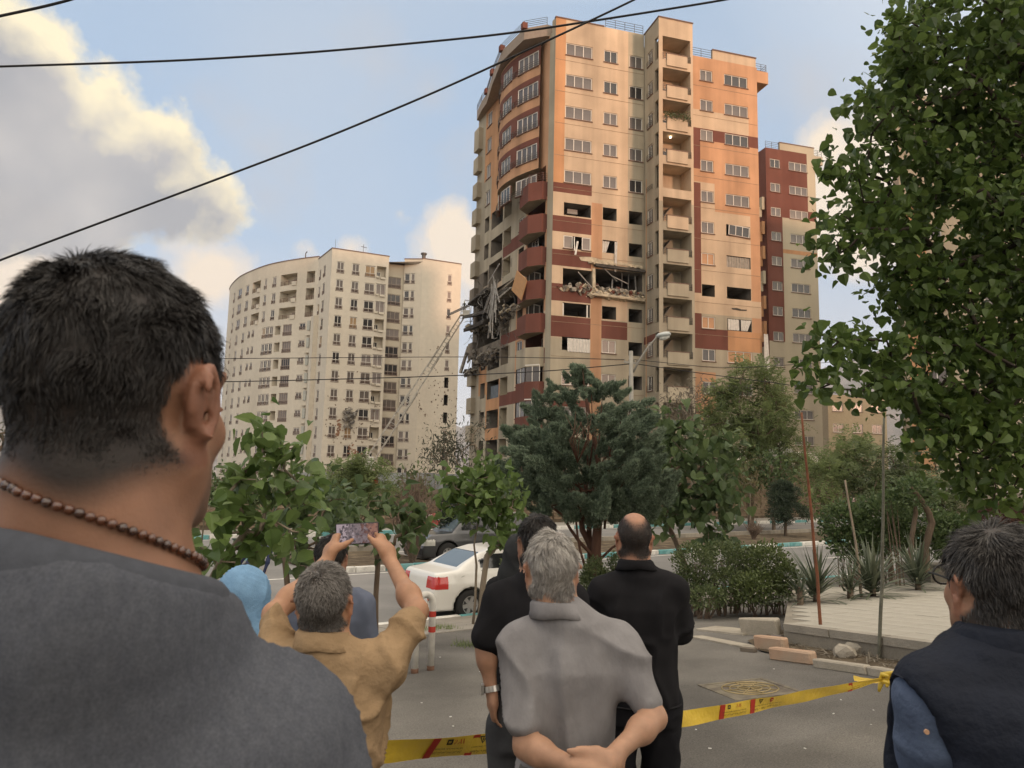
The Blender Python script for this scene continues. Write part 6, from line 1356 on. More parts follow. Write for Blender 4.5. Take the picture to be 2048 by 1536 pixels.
    for xx in wx:
        for s in (-1, 1):
            c = np.array([xx, s * (W - .11), wr]); prof = [(-.09, .19), (-.1, wr - .03), (-.07, wr), (.07, wr), (.1, wr - .03), (.09, .19)]; n = 28; Vt = []
            for (o, r_) in prof:
                for k_ in range(n): t = 2 * math.pi * k_ / n; Vt.append(c + (math.cos(t) * r_, o, math.sin(t) * r_))
            Ft = [(i * n + j, i * n + (j + 1) % n, (i + 1) * n + (j + 1) % n, (i + 1) * n + j) for i in range(len(prof) - 1) for j in range(n)]
            wh = obj('wheel', tw(Vt), Ft, tyre, root, smooth=True); mb = MB()
            mb.tube([tw(c + (0, s * .02, 0)), tw(c + (0, s * .05, 0))], .195, 24); 
            rim = mb.build('rim', pmat('rim_dark', (.06, .06, .06), .6, .1), wh); mb = MB()
            for k_ in range(6): t = k_ * math.pi / 3 + .2; mb.beam(tw(c + (math.cos(t) * .05, s * .062, math.sin(t) * .05)), tw(c + (math.cos(t) * .175, s * .062, math.sin(t) * .175)), .075, .02, 0, tw(c + (0, 1, 0)) - tw(c))
            Vr, Fr = tube([tw(c + (math.cos(t) * .18, s * .062, math.sin(t) * .18)) for t in np.linspace(0, 2 * math.pi, 25)], .018, 6, False); mb.add(Vr, Fr); mb.tube([tw(c + (0, s * .05, 0)), tw(c + (0, s * .075, 0))], .06, 12); mb.build('wheel_trim', rimm, wh)
    if detail and kind == 'sedan':
        for s in (-1, 1):
            for xx in (-.35, .62): MB().box(tw((xx, s * (W - .045), .84)), (.20, .05, .045), 0, Rm).build('door_handle', blackp, root)
            MB().box(tw((.05, s * (W - .015), .52)), (1.9, .03, .06), 0, Rm).build('side_moulding', blackp, root)
            for pts in ([(-.98, 1.0), (-.93, .75), (-.80, .52), (-.72, .36)], [(-.16, 1.0), (-.16, .36)], [(.86, .95), (.9, .7), (.86, .36)]):
                yy = lambda z_: W - .10 * max(0, min(1, (z_ - .75) / .4)) - .05 * max(0, min(1, (.5 - z_) / .3)) + .004
                obj('door_seam', *tube([tw((a, s * yy(b), b)) for a, b in pts], .005, 4), blackp, root)
        obj('fuel_flap', *tube([tw((-1.42, -(W - .05), .84)), tw((-1.42, -(W - .025), .84))], .075, 18), pmat('flap_edge', (.50, .49, .45), .4, .05), root, smooth=False)
        MB().box(tw((-2.12, 0, .42)), (.05, 1.2, .12), 0, Rm).build('bumper_strip', paint, root); MB().box(tw((-2.1, -.62, .46)), (.06, .14, .05), 0, Rm).build('rear_reflector', redl, root)
        MB().box(tw((.95, -(W + .05), .98)), (.12, .2, .13), 0, Rm).build('wing_mirror', paint, root)
    if kind == 'suv':
        MB().box(tw((2.24, 0, .74)), (.05, .9, .18), 0, Rm).box(tw((2.2, 0, .42)), (.1, 1.5, .2), 0, Rm).build('grille', blackp, root)
        for k_ in range(3): MB().box(tw((2.27, 0, .69 + k_ * .05)), (.03, .9, .014), 0, Rm).build('grille_bar', rimm, root)
        MB().tube([tw((-1.6, -.72, 1.70)), tw((.1, -.72, 1.71))], .02, 6).tube([tw((-1.6, .72, 1.70)), tw((.1, .72, 1.71))], .02, 6).build('roof_rail', rimm, root)
    return root
wpaint = pmat('car_white', (.68, .66, .61), .32, .03, 2, spec=.5, coat=.6); gpaint = pmat('car_grey', (.055, .056, .058), .3, .05, 2, spec=.5, coat=.6, metal=.3); rpaint = pmat('car_red', (.40, .025, .02), .3, .05, 2, spec=.5, coat=.6)
wheel_p = at(936, 1228, 15.95); ca = R(33)
car('parked_car', 'white saloon car parked at the near kerb behind the young forked tree', (wheel_p[0] + 1.24 * math.cos(ca) + (-math.sin(ca)) * .72, wheel_p[1] + 1.24 * math.sin(ca) + math.cos(ca) * .72, ZR), ca, wpaint, 'sedan')
p = Q(6.4, 9.4, ZR); car('grey_car', 'dark grey off-roader facing left beyond the white saloon', p, R(36 + 180 - 4), gpaint, 'suv')
p = at(918, 1075, 42); car('red_car', 'red hatchback glimpsed past the dark shrub on the far carriageway', (p[0], p[1], ZR), R(36 + 180), rpaint, 'hatch', detail=False)
p = at(1865, 1003, 60); car('white_car', 'small white car on the far carriageway glimpsed under the overhanging tree', (p[0], p[1], ZR + .4), R(36), wpaint, 'hatch', detail=False)
# ================================================================ people
class Field:
    def __init__(s, lo, hi, h): s.ax = [np.arange(a, b + h, h) for a, b in zip(lo, hi)]; s.h = h; s.D = np.full([len(a) for a in s.ax], .5, np.float32)
    def box(s, lo, hi):
        sl = []
        for a, l, u in zip(s.ax, lo, hi):
            i0 = max(0, int(np.floor((l - a[0]) / s.h))); i1 = min(len(a), int(np.ceil((u - a[0]) / s.h)) + 1)
            if i1 <= i0: return None, None
            sl.append(slice(i0, i1))
        P = np.stack(np.meshgrid(*[a[q].astype(np.float32) for a, q in zip(s.ax, sl)], indexing='ij'), -1); return tuple(sl), P
    def put(s, lo, hi, fn, k_=.03, op='add'):
        m = .05 + k_; sl, P = s.box(np.asarray(lo) - m, np.asarray(hi) + m)
        if sl is None: return
        d = fn(P); s.D[sl] = smin(s.D[sl], d, k_) if op == 'add' else smax(s.D[sl], -d, k_)
    def cone(s, a, b, ra, rb, k_=.03, sq=None, op='add'):
        a = np.asarray(a, float); b = np.asarray(b, float); r_ = max(ra, rb); s.put(np.minimum(a, b) - r_, np.maximum(a, b) + r_, lambda P: s_cone(P, a, b, ra, rb, sq), k_, op)
    def ell(s, c, r, rot=None, k_=.03, op='add'):
        r_ = max(r); c = np.asarray(c, float); s.put(c - r_, c + r_, lambda P: s_ell(P, c, r, rot), k_, op)
    def stack(s, rows, T=None, pw=2.3, k_=.03):
        A = np.array(rows, float); m = max(A[:, 3].max(), A[:, 4].max()) + .05; z0, z1 = A[0, 0], A[-1, 0]
        c = np.array([A[:, 1].mean(), A[:, 2].mean()]); lo = np.array([-m, -m, z0]); hi = np.array([m, m, z1])
        if T is None: s.put(lo, hi, lambda P: s_stack(P, rows, pw), k_)
        else:   # T = (origin, R): stack given in its own frame
            o, Rm = T; R_ = max(m * 1.5, (z1 - z0)); w = o + Rm @ np.array([0, 0, (z0 + z1) / 2]); s.put(w - R_, w + R_, lambda P: s_stack((P - o.astype(np.float32)) @ Rm.astype(np.float32), rows, pw), k_)
    def skin(s, rel=1): V, F = surfnet(s.ax, s.D); return relax(V, F, rel, .5), F
def hand(fd, wrist, d, n, s, curl=.35, sc=1.0, spread=.10, thumb=None, tips=None):
    """palm, four fingers and a thumb: d along the hand, n out of the back, s towards the thumb"""
    d, n, s = [np.asarray(v, float) / np.linalg.norm(v) for v in (d, n, s)]; W_ = np.asarray(wrist, float); sq = (n, .5)
    fd.cone(W_, W_ + d * .035 * sc, .027 * sc, .036 * sc, .012, (n, .7)); fd.cone(W_ + d * .03 * sc + s * .014 * sc, W_ + d * .085 * sc + s * .02 * sc, .03 * sc, .026 * sc, .012, sq); fd.cone(W_ + d * .03 * sc - s * .014 * sc, W_ + d * .078 * sc - s * .022 * sc, .03 * sc, .024 * sc, .012, sq)
    for i, (o, l) in enumerate(((.030, .072), (.010, .080), (-.011, .074), (-.031, .058))):
        b = W_ + (d * (.088 - .006 * abs(i - 1)) + s * o) * sc; a0 = curl * (.7 + .12 * i); u = d * math.cos(a0) - n * math.sin(a0) + s * spread * (1.2 - i) * .5; m = b + u * l * .48 * sc; a1 = curl * 1.9; u2 = d * math.cos(a1) - n * math.sin(a1); m2 = m + u2 * l * .30 * sc; a2 = curl * 2.7; u3 = d * math.cos(a2) - n * math.sin(a2)
        fd.cone(b - u * .01, m, .0092 * sc, .0085 * sc, .006); fd.cone(m, m2, .0085 * sc, .0078 * sc, .004); fd.cone(m2, m2 + u3 * l * .24 * sc, .0078 * sc, .0066 * sc, .004)
    t0 = W_ + (d * .025 + s * .03) * sc; t = thumb if thumb is not None else (d * .72 + s * .62 - n * .35); t = np.asarray(t, float) / np.linalg.norm(t)
    fd.cone(t0, t0 + t * .045 * sc, .016 * sc, .0125 * sc, .014); fd.cone(t0 + t * .045 * sc, t0 + t * .075 * sc + d * .008 * sc, .0125 * sc, .009 * sc, .006)
def head_sdf(fd, C, H, sc, ear=True, fine=False):
    C = np.asarray(C, float); w = lambda x, y, z: C + H @ (np.array([x, y, z]) * sc)
    fd.ell(w(0, -.010, .028), np.array([.0765, .098, .092]) * sc, H, .02); fd.ell(w(0, .030, -.035), np.array([.062, .070, .085]) * sc, H, .03)
    for s in (-1, 1): fd.cone(w(s * .056, .0, -.055), w(s * .02, .078, -.100), .026 * sc, .022 * sc, .025); fd.ell(w(s * .030, .086, .012), np.array([.014, .012, .011]) * sc, H, .008); fd.cone(w(s * .012, .096, .028), w(s * .045, .084, .028), .009 * sc, .008 * sc, .012); fd.ell(w(s * .04, .066, -.03), np.array([.022, .02, .018]) * sc, H, .02)
    fd.cone(w(0, .097, .018), w(0, .116, -.022), .009 * sc, .0135 * sc, .01); fd.cone(w(-.018, .093, -.052), w(.018, .093, -.052), .007 * sc, .007 * sc, .008); fd.cone(w(-.016, .091, -.064), w(.016, .091, -.064), .008 * sc, .008 * sc, .008); fd.ell(w(0, .088, -.100), np.array([.022, .018, .017]) * sc, H, .015)
    if ear:
        for s in (-1, 1):
            E = lambda a, r_, o: w(s * (.071 + .012 * o + .013 * max(0, -math.cos(a)) + (.004 if fine else 0)), -.010 - math.cos(a + .25) * -.017 * r_, -.006 + math.sin(a + .25) * .029 * r_)
            ring = [E(a, 1, 1) for a in np.linspace(-1.9, 2.6, 10)]; plate = w(s * .078, -.014, -.006)
            fd.ell(plate + (H @ np.array([s * .004, -.004, 0]) if fine else 0), np.array([.0075 if fine else .0055, .016, .028]) * sc, H @ rotz(s * (.32 if fine else .42)), .008)
            for p, q in zip(ring[:-1], ring[1:]): fd.cone(p, q, .0052 * sc, .0052 * sc, .005)
            fd.ell(w(s * .0765, -.004, -.036), np.array([.007, .009, .011]) * sc, H, .006); fd.ell(w(s * .074, .006, -.010), np.array([.006, .005, .008]) * sc, H, .005)
def hair_mesh(name, parent, V, F, C, H, sc, mask, length, flow, n, width, mat, seed, lift=.5, tintfn=None, noise=.35, curl=0.0):
    rng = np.random.default_rng(seed); N = vnormals(V, F); fc = V[F].mean(1); L = (fc - C) @ H / sc; w = mask(L); near = np.abs(L).max(1) < .16; w = w * near * (w > .4); area = np.linalg.norm(np.cross(V[F[:, 2]] - V[F[:, 0]], V[F[:, 3]] - V[F[:, 1]]), axis=1); pr = w * area; pr /= pr.sum(); ix = rng.choice(len(F), n, p=pr)
    u = rng.dirichlet((1, 1, 1, 1), n); P = (V[F[ix]] * u[:, :, None]).sum(1); nn = unit((N[F[ix]] * u[:, :, None]).sum(1)); Lp = (P - C) @ H / sc; t = flow(Lp) @ H.T; t = t - (t * nn).sum(1)[:, None] * nn; t = unit(t)
    ln = length(Lp) * rng.uniform(.7, 1.15, n) * sc; clump = np.stack([vnoise(P * 60 + 10 * i) for i in range(3)], 1); d0 = unit(nn * lift + t * (1 - lift) + clump * noise + rng.normal(0, noise * .4, (n, 3))); d1 = unit(d0 + t * .7 + clump * noise * curl); d2 = unit(d1 + t * .5 - nn * .15)
    p0 = P - nn * .001; p1 = p0 + d0 * (ln * .35)[:, None]; p2 = p1 + d1 * (ln * .35)[:, None]; p3 = p2 + d2 * (ln * .3)[:, None]; s = unit(np.cross(d1, nn + rng.normal(0, .5, (n, 3)))) * width
    VV = np.stack([p0 - s, p0 + s, p1 - s, p1 + s, p2 - s * .8, p2 + s * .8, p3 - s * .25, p3 + s * .25], 1).reshape(-1, 3); b = (np.arange(n) * 8)[:, None]; FF = np.concatenate([b + np.array([[0, 1, 3, 2]]), b + np.array([[2, 3, 5, 4]]), b + np.array([[4, 5, 7, 6]])])
    tint = np.clip((tintfn(Lp) if tintfn else 0.5) + rng.normal(0, .15, n), 0, 1); return stuff(obj(name, VV, FF, mat, parent, attr={'tint': np.repeat(tint, 8)}))
def hairmat(name, a, b):
    if name in MATS: return MATS[name]
    m = pmat(name, a, .55, 0, col2=b, attr='tint', spec=.35); return m
def skinmat(name): return pmat(name, (0, 0, 0), .52, .06, 35, .07, 260, .35, attr='skincol', sss=.12)
def folds(V, N, amp, seed=0, axis=(0, 0, 1), f=(9, 9, 3.2), sharp=1.0):
    q = V * np.array(f) + seed * 3.7; w = vnoise(q + .55 * np.stack([vnoise(V * 5 + i * 9 + seed) for i in range(3)], 1), 1.0); r_ = 1 - np.abs(w) * 2; r_ = np.clip(r_, 0, 1) ** (1 + sharp); w2 = vnoise(V * np.array(f) * 2.3 + 5 + seed); return V + N * (amp * 1.5 * (r_ - .3) + amp * .45 * w2)[:, None]
DEN = lambda n, c, c2=None, w=0.1, fine=(900, .10): pmat(n, c, .93, w, 14, .22, 700, .12, col2=c2, mixlo=.40, mixhi=.62, fine=fine)
def collar_mesh(name, root, nb, nk, yaw, r, c, m, th=.005):
    """c = (kind, height of the fold above the neck base, drop of the outer leaf): a stand with a folded leaf, or a crew band"""
    kind, hgt, drop = c; ax_ = (nk - nb) / np.linalg.norm(nk - nb); V = []; n = 40; prof = {'fold': [(.013, -.025), (.0125, hgt * .6), (.012, hgt), (.0165, hgt + .002), (.022, hgt - drop * .5), (.030, hgt - drop)], 'stand': [(.020, -.045), (.014, -.01), (.012, hgt * .5), (.0115, hgt)], 'crew': [(.026, -.006), (.019, .006), (.0135, hgt)]}[kind]
    open_ = .30 if kind == 'fold' else 0.0; ts = np.linspace(math.pi / 2 + open_, math.pi / 2 + 2 * math.pi - open_, n + 1)
    for t in ts:
        d = rotz(yaw) @ np.array([math.cos(t), math.sin(t), 0]); side = abs(math.cos(t)); fr = max(0, math.sin(t))
        for (o, z) in prof: V.append(nb + d * (r + o * (1 + .35 * side * (o > .015))) + ax_ * (z - .035 * fr - (.012 * side if o > .015 and kind == 'fold' else 0)))
    k_ = len(prof); o = obj(name, V, [(i * k_ + j, (i + 1) * k_ + j, (i + 1) * k_ + j + 1, i * k_ + j + 1) for i in range(n) for j in range(k_ - 1)], m, root, smooth=True); md = o.modifiers.new('thick', 'SOLIDIFY'); md.thickness = th; md.offset = 0; return o
def person(name, label, head_px, Yh, yaw=0.0, hyaw=0.0, hpitch=0.0, hroll=0.0, arms=None, skin=(.30, .165, .10), shirt=None, trousers=None, h=.011, hs=1.0, hair=None, sleeves='short', sleeve_r=.062, shirt_hem=.86, width=1.0, depth=1.0, collar=None, wr=.006, extra_shirt=None, lean=0.0, fine=False, group=None, hands=True, neck_r=.057, sh_drop=0.0, scarf=None, low=True, shirt_f=(9, 9, 3.2), ear=True, base_shift=(0, 0), legs_px=None, tuck=False, mask=None, collar_mat=None, ns=.025, nh=.34, sh_px=None):
    HC = np.array(at(head_px[0], head_px[1], Yh)); gx, gy = HC[0] + base_shift[0], HC[1] + base_shift[1]; gz0 = G(gx, gy); s = (HC[2] - gz0) / (1.615 - ns); base = np.array([gx, gy, gz0]); root = empty(name, base, label, 'person', group); Y_ = rotz(yaw)
    J = lambda x, y, z: base + Y_ @ (np.array([x, y, z]) * s) 
    H = Y_ @ rotz(hyaw) @ euler(hpitch, hroll, 0); ss = s * width; nb = J(0, -.015, 1.45) - .6 * np.array([base_shift[0], base_shift[1], 0])
    fd_hi = np.maximum(HC + .24 * s, base + np.array([.5, .5, 1.75]) * s); A = {k_: [np.asarray(p, float) for p in v[:4]] + list(v[4:]) for k_, v in (arms or {}).items()}
    sh = {'L': J(-.172 * width, -.01, 1.365 - sh_drop), 'R': J(.172 * width, -.01, 1.365 - sh_drop)}
    for k_, v in (sh_px or {}).items(): sh[k_] = np.array(at(*v))
    for k_ in 'LR':
        if k_ not in A: sg = -1 if k_ == 'L' else 1; A[k_] = [J(sg * .235 * width, -.02, 1.09), J(sg * .235 * width, .05, .84)]
    pts = np.array([HC + .2, HC - .2, base + (.3, .3, 0), base - (.3, .3, 0)] + [p for v in A.values() for p in v[:2]] + [p + .22 for v in A.values() for p in v[1:2]] + [p - .22 for v in A.values() for p in v[1:2]] + list(sh.values())); lo = pts.min(0) - .14; hi = pts.max(0) + .14; lo[2] = gz0 - .02
    fd = Field(lo, hi, h)
    # --- the body, one continuous surface
    head_sdf(fd, HC, H, hs * .98, ear, fine); nk = HC + H @ (np.array([0, -.024, -.07]) * hs)
    fd.cone(nk, nb, neck_r * hs, (neck_r + .008) * s, .03); fd.cone(nb, J(-.13 * width, -.012, 1.375 - sh_drop), .050 * s, .042 * s, .05); fd.cone(nb, J(.13 * width, -.012, 1.375 - sh_drop), .050 * s, .042 * s, .05)
    T = (base + (J(0, 0, 1.2) - J(0, 0, 1.2) * 1) * 0, Y_); tor = lambda g: [(.80 * s, 0, -.005 * s, (.150 * ss + g), (.105 * s * depth + g)), (.92 * s, 0, -.005 * s, (.163 * ss + g), (.118 * s * depth + g)), (1.05 * s, 0, 0, (.150 * ss + g), (.108 * s * depth + g)), (1.18 * s, 0, 0, (.158 * ss + g), (.112 * s * depth + g)), (1.29 * s, 0, -.008 * s, (.168 * ss + g), (.113 * s * depth + g)), (1.355 * s, 0, -.012 * s, (.135 * ss + g), (.090 * s * depth + g)), (1.415 * s, 0, -.012 * s, (.07 * ss + g), (.06 * s + g))]
    def shift_rows(rows): return rows
    hip = {'L': J(-.09, 0, .88), 'R': J(.09, 0, .88)}; knee = {'L': J(-.10, .02, .48), 'R': J(.10, .02, .48)}; foot = {'L': J(-.11, -.01, .07), 'R': J(.11, -.01, .07)}
    if legs_px:
        for k_ in 'LR': knee[k_] = np.array(at(*legs_px[k_], Yh)); foot[k_] = knee[k_] + (foot[k_] - hip[k_]) * .5; foot[k_][2] = gz0 + .07
    fd.stack(tor(-.012), T, 2.3, .05)
    for k_ in 'LR':
        e_, w_ = A[k_][0], A[k_][1]; fd.cone(sh[k_], e_, .048 * s, .038 * s, .04); fd.cone(e_, w_, .036 * s, .025 * s, .02); mid = e_ * .72 + w_ * .28; fd.ell(mid, (.039 * s,) * 3, None, .035)
        if low: fd.cone(hip[k_], knee[k_], .078 * s, .055 * s, .04); fd.cone(knee[k_], foot[k_], .052 * s, .036 * s, .03)
        if hands:
            if len(A[k_]) > 4 and isinstance(A[k_][4], dict): hand(fd, w_, **A[k_][4])
            else: sg = -1 if k_ == 'L' else 1; hand(fd, w_, (w_ - e_) + np.array([0, .1, 0]), Y_ @ np.array([sg, 0, 0.]), Y_ @ np.array([0, 1., 0]), .45, s)
    V, F = fd.skin(1); L = (V - HC) @ H / hs
    hm = hair['mask'](L) * (np.abs(L).max(1) < .155) if hair else np.zeros(len(V)); hm = hm[:, None]; und = np.array(hair['scalp'] if hair else (.03, .025, .02)); sc_ = np.tile(np.array(skin, float), (len(V), 1)); sc_ *= (1 + .10 * vnoise(V * 45) + .05 * vnoise(V * 160))[:, None]
    earm = (np.abs(L[:, 0]) > .074) & (np.abs(L[:, 1] + .01) < .04) & (np.abs(L[:, 2]) < .06); sc_[earm] *= (.86, .76, .76)
    bd = smoothstep(.018, .045, L[:, 1]) * smoothstep(-.035, -.06, L[:, 2]) * (L[:, 2] > -.14) * (np.abs(L).max(1) < .16); 
    if hair and hair.get('beard'): sc_ = sc_ * (1 - hair['beard'] * bd[:, None]) + np.array((.05, .04, .032)) * hair['beard'] * bd[:, None]
    eye = sum(np.exp(-(((L - np.array([sx * .03, .097, .012])) / .011) ** 2).sum(1)) for sx in (-1, 1)); sc_ = sc_ * (1 - np.clip(eye, 0, 1)[:, None] * .85)
    sc_ = sc_ * (1 - hm * .97) + und * hm * .97; obj('body', V, F, skinmat('skin'), root, smooth=True, attr={'skincol': sc_})  # scalp colour darkened under the hair: hair tone and hair shadow together
    if hair:
        for i, q in enumerate(hair['sets']): hair_mesh('hair', root, V, F, HC, H, hs, q.get('mask', hair['mask']), q['len'], q['flow'], q['n'], q['w'], hair['mat'], 300 + i + int(head_px[0]), q.get('lift', .5), q.get('tint'), q.get('noise', .35), q.get('curl', .5))
    # --- upper garment
    if shirt is not None:
        fs = Field(lo, hi, h); rows = [r_ for r_ in tor(.014)]; rows[0] = (shirt_hem * s, rows[0][1], rows[0][2], rows[0][3] + .012 * s, rows[0][4] + .012 * s); rows = [rows[0]] + [r_ for r_ in rows[1:] if r_[0] > shirt_hem * s + .02]; fs.stack(rows, T, 2.5, .03)
        for k_ in 'LR':
            fs.cone(J(0, -.015, 1.43 if nh is not None else 1.40), sh[k_], .062 * s, .058 * s, .05)
            e_, w_ = A[k_][0], A[k_][1]; a1 = sh[k_]
            if sleeves == 'short': b = a1 + (e_ - a1) * .80; fs.cone(a1, b, min(.062, sleeve_r + .01) * s, sleeve_r * s, .05)
            elif sleeves == 'elbow': fs.cone(a1, e_, .066 * s, .058 * s, .05); fs.cone(e_, e_ + (w_ - e_) * .08, .056 * s, .054 * s, .02)
            elif sleeves == 'long': fs.cone(a1, e_, .060 * s, .052 * s, .05); fs.cone(e_, w_ - (w_ - e_) * .06, .052 * s, .038 * s, .03)
            elif sleeves == 'none': fs.cone(a1, a1 + (e_ - a1) * .02, .060 * s, .058 * s, .04)
        nkr = (neck_r + .004) * s; top = HC + H @ np.array([0, -.02, -.04]); 
        if nh is not None: fs.cone(nb, nb + (nk - nb) * (nh + .08), (neck_r + .017) * s, (neck_r + .011) * s, .03); fs.cone(nb + (nk - nb) * nh, top, nkr, nkr * .98, .004, op='sub')
        else: fs.cone(nb + (0, 0, -.02), nb + (nk - nb) / np.linalg.norm(nk - nb) * -.002 + (0, -.012, 0), (neck_r + .040) * s, (neck_r + .035) * s, .035); fs.put(nb + (-.13, -.13, .02), nb + (.13, .13, .14), lambda P: (nb[2] + .046 - .22 * (P[..., 1] - nb[1]) - .22 * (P[..., 0] - nb[0])) - P[..., 2], .006, 'sub'); fs.cone(nb + (0, .01, .0), top, nkr + .006, nkr + .006, .004, op='sub')
        if extra_shirt: extra_shirt(fs, J, s)
        if mask: mask(fs)
        V, F = fs.skin(1); N = vnormals(V, F); Vf = folds(V, N, wr, int(head_px[0]) % 17, f=shirt_f); away = smoothstep(.09, .16, np.linalg.norm(V - nb, axis=1))[:, None]; V = V + (Vf - V) * (.15 + .85 * away); obj('shirt', V, F, shirt, root, smooth=True)
    if collar and collar[0] == 'crew':   # ribbed band lying on the shirt round the neckline
        V_ = []; n = 60; offs = [.0035, .0045, .010, .018, .0245, .026]
        def zs(x, y):
            i = int(round((x - fs.ax[0][0]) / fs.h)); j = int(round((y - fs.ax[1][0]) / fs.h)); col_ = fs.D[i, j]; q = np.flatnonzero(col_ < 0)
            if not len(q): return None
            q = q[-1]; f = col_[q] / (col_[q] - col_[q + 1]); return fs.ax[2][q] + f * fs.h
        for t in np.linspace(0, 2 * math.pi, n, endpoint=False):
            d = np.array([math.cos(t), math.sin(t)]); row = []; ax_ = (nk - nb) / np.linalg.norm(nk - nb)
            for o in offs[2:]:
                r_ = nkr + .006 + o; c_ = nb[:2]; z = zs(*(c_ + d * r_)); row.append(z if z is not None else (row[-1] if row else nb[2]))
            V_.append(row)
        V_ = np.array(V_); 
        for _ in range(6): V_ = .5 * V_ + .25 * (np.roll(V_, 1, 0) + np.roll(V_, -1, 0))
        P_ = []
        for i, t in enumerate(np.linspace(0, 2 * math.pi, n, endpoint=False)):
            d = np.array([math.cos(t), math.sin(t)])
            for j, o in enumerate(offs): z = V_[i][max(0, j - 2)] + (-.014 if j == 0 else .0085 if j == 1 else .010 if j == 2 else .0085 if j == 3 else .004 if j == 4 else -.004); P_.append([*(nb[:2] + d * (nkr + .004 + o)), z])
        k6 = len(offs); obj('collar', P_, [(i * k6 + j, ((i + 1) % n) * k6 + j, ((i + 1) % n) * k6 + j + 1, i * k6 + j + 1) for i in range(n) for j in range(k6 - 1)], collar_mat or shirt, root, smooth=True)
    elif collar: collar_mesh('collar', root, nb, nk, yaw, neck_r * s, collar, collar_mat or shirt)
    if trousers is not None and low:
        fp_ = Field((lo[0], lo[1], gz0), (hi[0], hi[1], gz0 + 1.05 * s), max(h, .011)); g = .018
        fp_.stack([(.80 * s, 0, -.005 * s, .150 * ss + g, .108 * s * depth + g), (.92 * s, 0, -.005 * s, .160 * ss + g, .118 * s * depth + g), (1.0 * s, 0, 0, .150 * ss + g, .112 * s * depth + g)], T, 2.3, .02)
        for k_ in 'LR': fp_.cone(hip[k_], knee[k_], .096 * s, .078 * s, .03); fp_.cone(knee[k_], foot[k_], .078 * s, .066 * s, .03)
        V, F = fp_.skin(1); V = folds(V, vnormals(V, F), .006, 3, f=(7, 7, 6)); obj('trousers', V, F, trousers, root, smooth=True)
        for k_ in 'LR':
            fe_ = Field(foot[k_] - (.12, .12, .09), foot[k_] + (.16, .32, .06), .012); q = foot[k_] + (0, 0, -.03); fe_.cone(q + Y_ @ np.array([0, -.05, 0]), q + Y_ @ np.array([0, .15, -.01]), .045, .038, .02); V, F = fe_.skin(1); V[:, 2] = np.maximum(V[:, 2], gz0 + .004); obj('shoe', V, F, pmat('shoe_black', (.03, .028, .026), .6, .2), root, smooth=True)
    return dict(fd=fd, root=root, J=J, s=s, HC=HC, H=H, nb=nb, nk=nk, A=A, sh=sh, base=base)
# masks in head coordinates: x right, y forward, z up
def m_full(L):
    x, y, z = L.T; nape = smoothstep(-.096, -.058, z + .010 * np.sin(x * 60) - 3.0 * np.maximum(0, np.abs(x) - .050) ** 1.3 * .35); front = 1 - smoothstep(.040, .055, y - .55 * np.clip(z - .02, 0, .1))
    side = 1 - smoothstep(-.022, -.002, y) * (1 - smoothstep(-.004, .018, z)); ed = np.hypot((y + .010) / .027, (z + .008) / .045); earz = (1 - (np.abs(x) > .058) * (1 - smoothstep(.85, 1.15, ed))) * (1 - smoothstep(.0775, .081, np.abs(x)) * (z < .035) * (np.abs(y + .01) < .05)); return nape * front * side * earz
def m_bald(L):
    x, y, z = L.T; r_ = np.hypot(x * 1.0, (y + .022) * .62); return m_full(L) * (1 - .95 * (1 - smoothstep(.034, .058, r_)) * smoothstep(.030, .062, z))
down = lambda L: np.stack([L[:, 0] * 1.5, -.15 + L[:, 1] * 2, -np.ones(len(L))], 1)
def crown_flow(L):
    x, y, z = L.T; a = np.stack([x * 6 + .25, (y + .05) * 6, -.35 - 0 * z], 1); f = smoothstep(.05, .10, z)[:, None]; return a * f + down(L) * (1 - f)
fwd = lambda L: np.stack([L[:, 0] * 2 + .2, np.ones(len(L)) * .9, -.3 + L[:, 2] * 0], 1)
h_black = hairmat('hair_black', (.010, .008, .007), (.055, .045, .038)); h_salt = hairmat('hair_dark_grey', (.022, .019, .017), (.24, .22, .20)); h_grey = hairmat('hair_silver', (.10, .09, .082), (.46, .43, .39)); h_brown = hairmat('hair_bald_fringe', (.012, .009, .008), (.05, .04, .034))
# ---- the man in the grey T-shirt, nearest the camera
tee = pmat('heather_grey_jersey', (.072, .077, .091), .95, .07, 160, .09, 70, .08, stretch=(1, 1, .55), col2=(.081, .086, .100), mixlo=.40, mixhi=.60, fine=(420, .16))
def fade(L):  # long on top, clipped at the sides and nape
    x, y, z = L.T; return (.0042 + .0125 * smoothstep(-.075, .055, z)) * (.3 + .7 * smoothstep(-.085, -.035, z))
fm_hair = dict(mask=m_full, scalp=(.013, .011, .010), mat=h_black, beard=.55, sets=[dict(len=lambda L: fade(L), flow=crown_flow, n=34000, w=.00036, lift=.30, noise=.50, curl=1.6, tint=lambda L: .06 + .5 * smoothstep(.04, -.02, L[:, 2]) * smoothstep(.045, .07, np.abs(L[:, 0]))), dict(len=lambda L: .6 * fade(L), flow=down, n=30000, w=.0003, lift=.3, noise=.3, tint=lambda L: .1 + .5 * smoothstep(.03, -.02, L[:, 2]) * smoothstep(.045, .07, np.abs(L[:, 0])))])
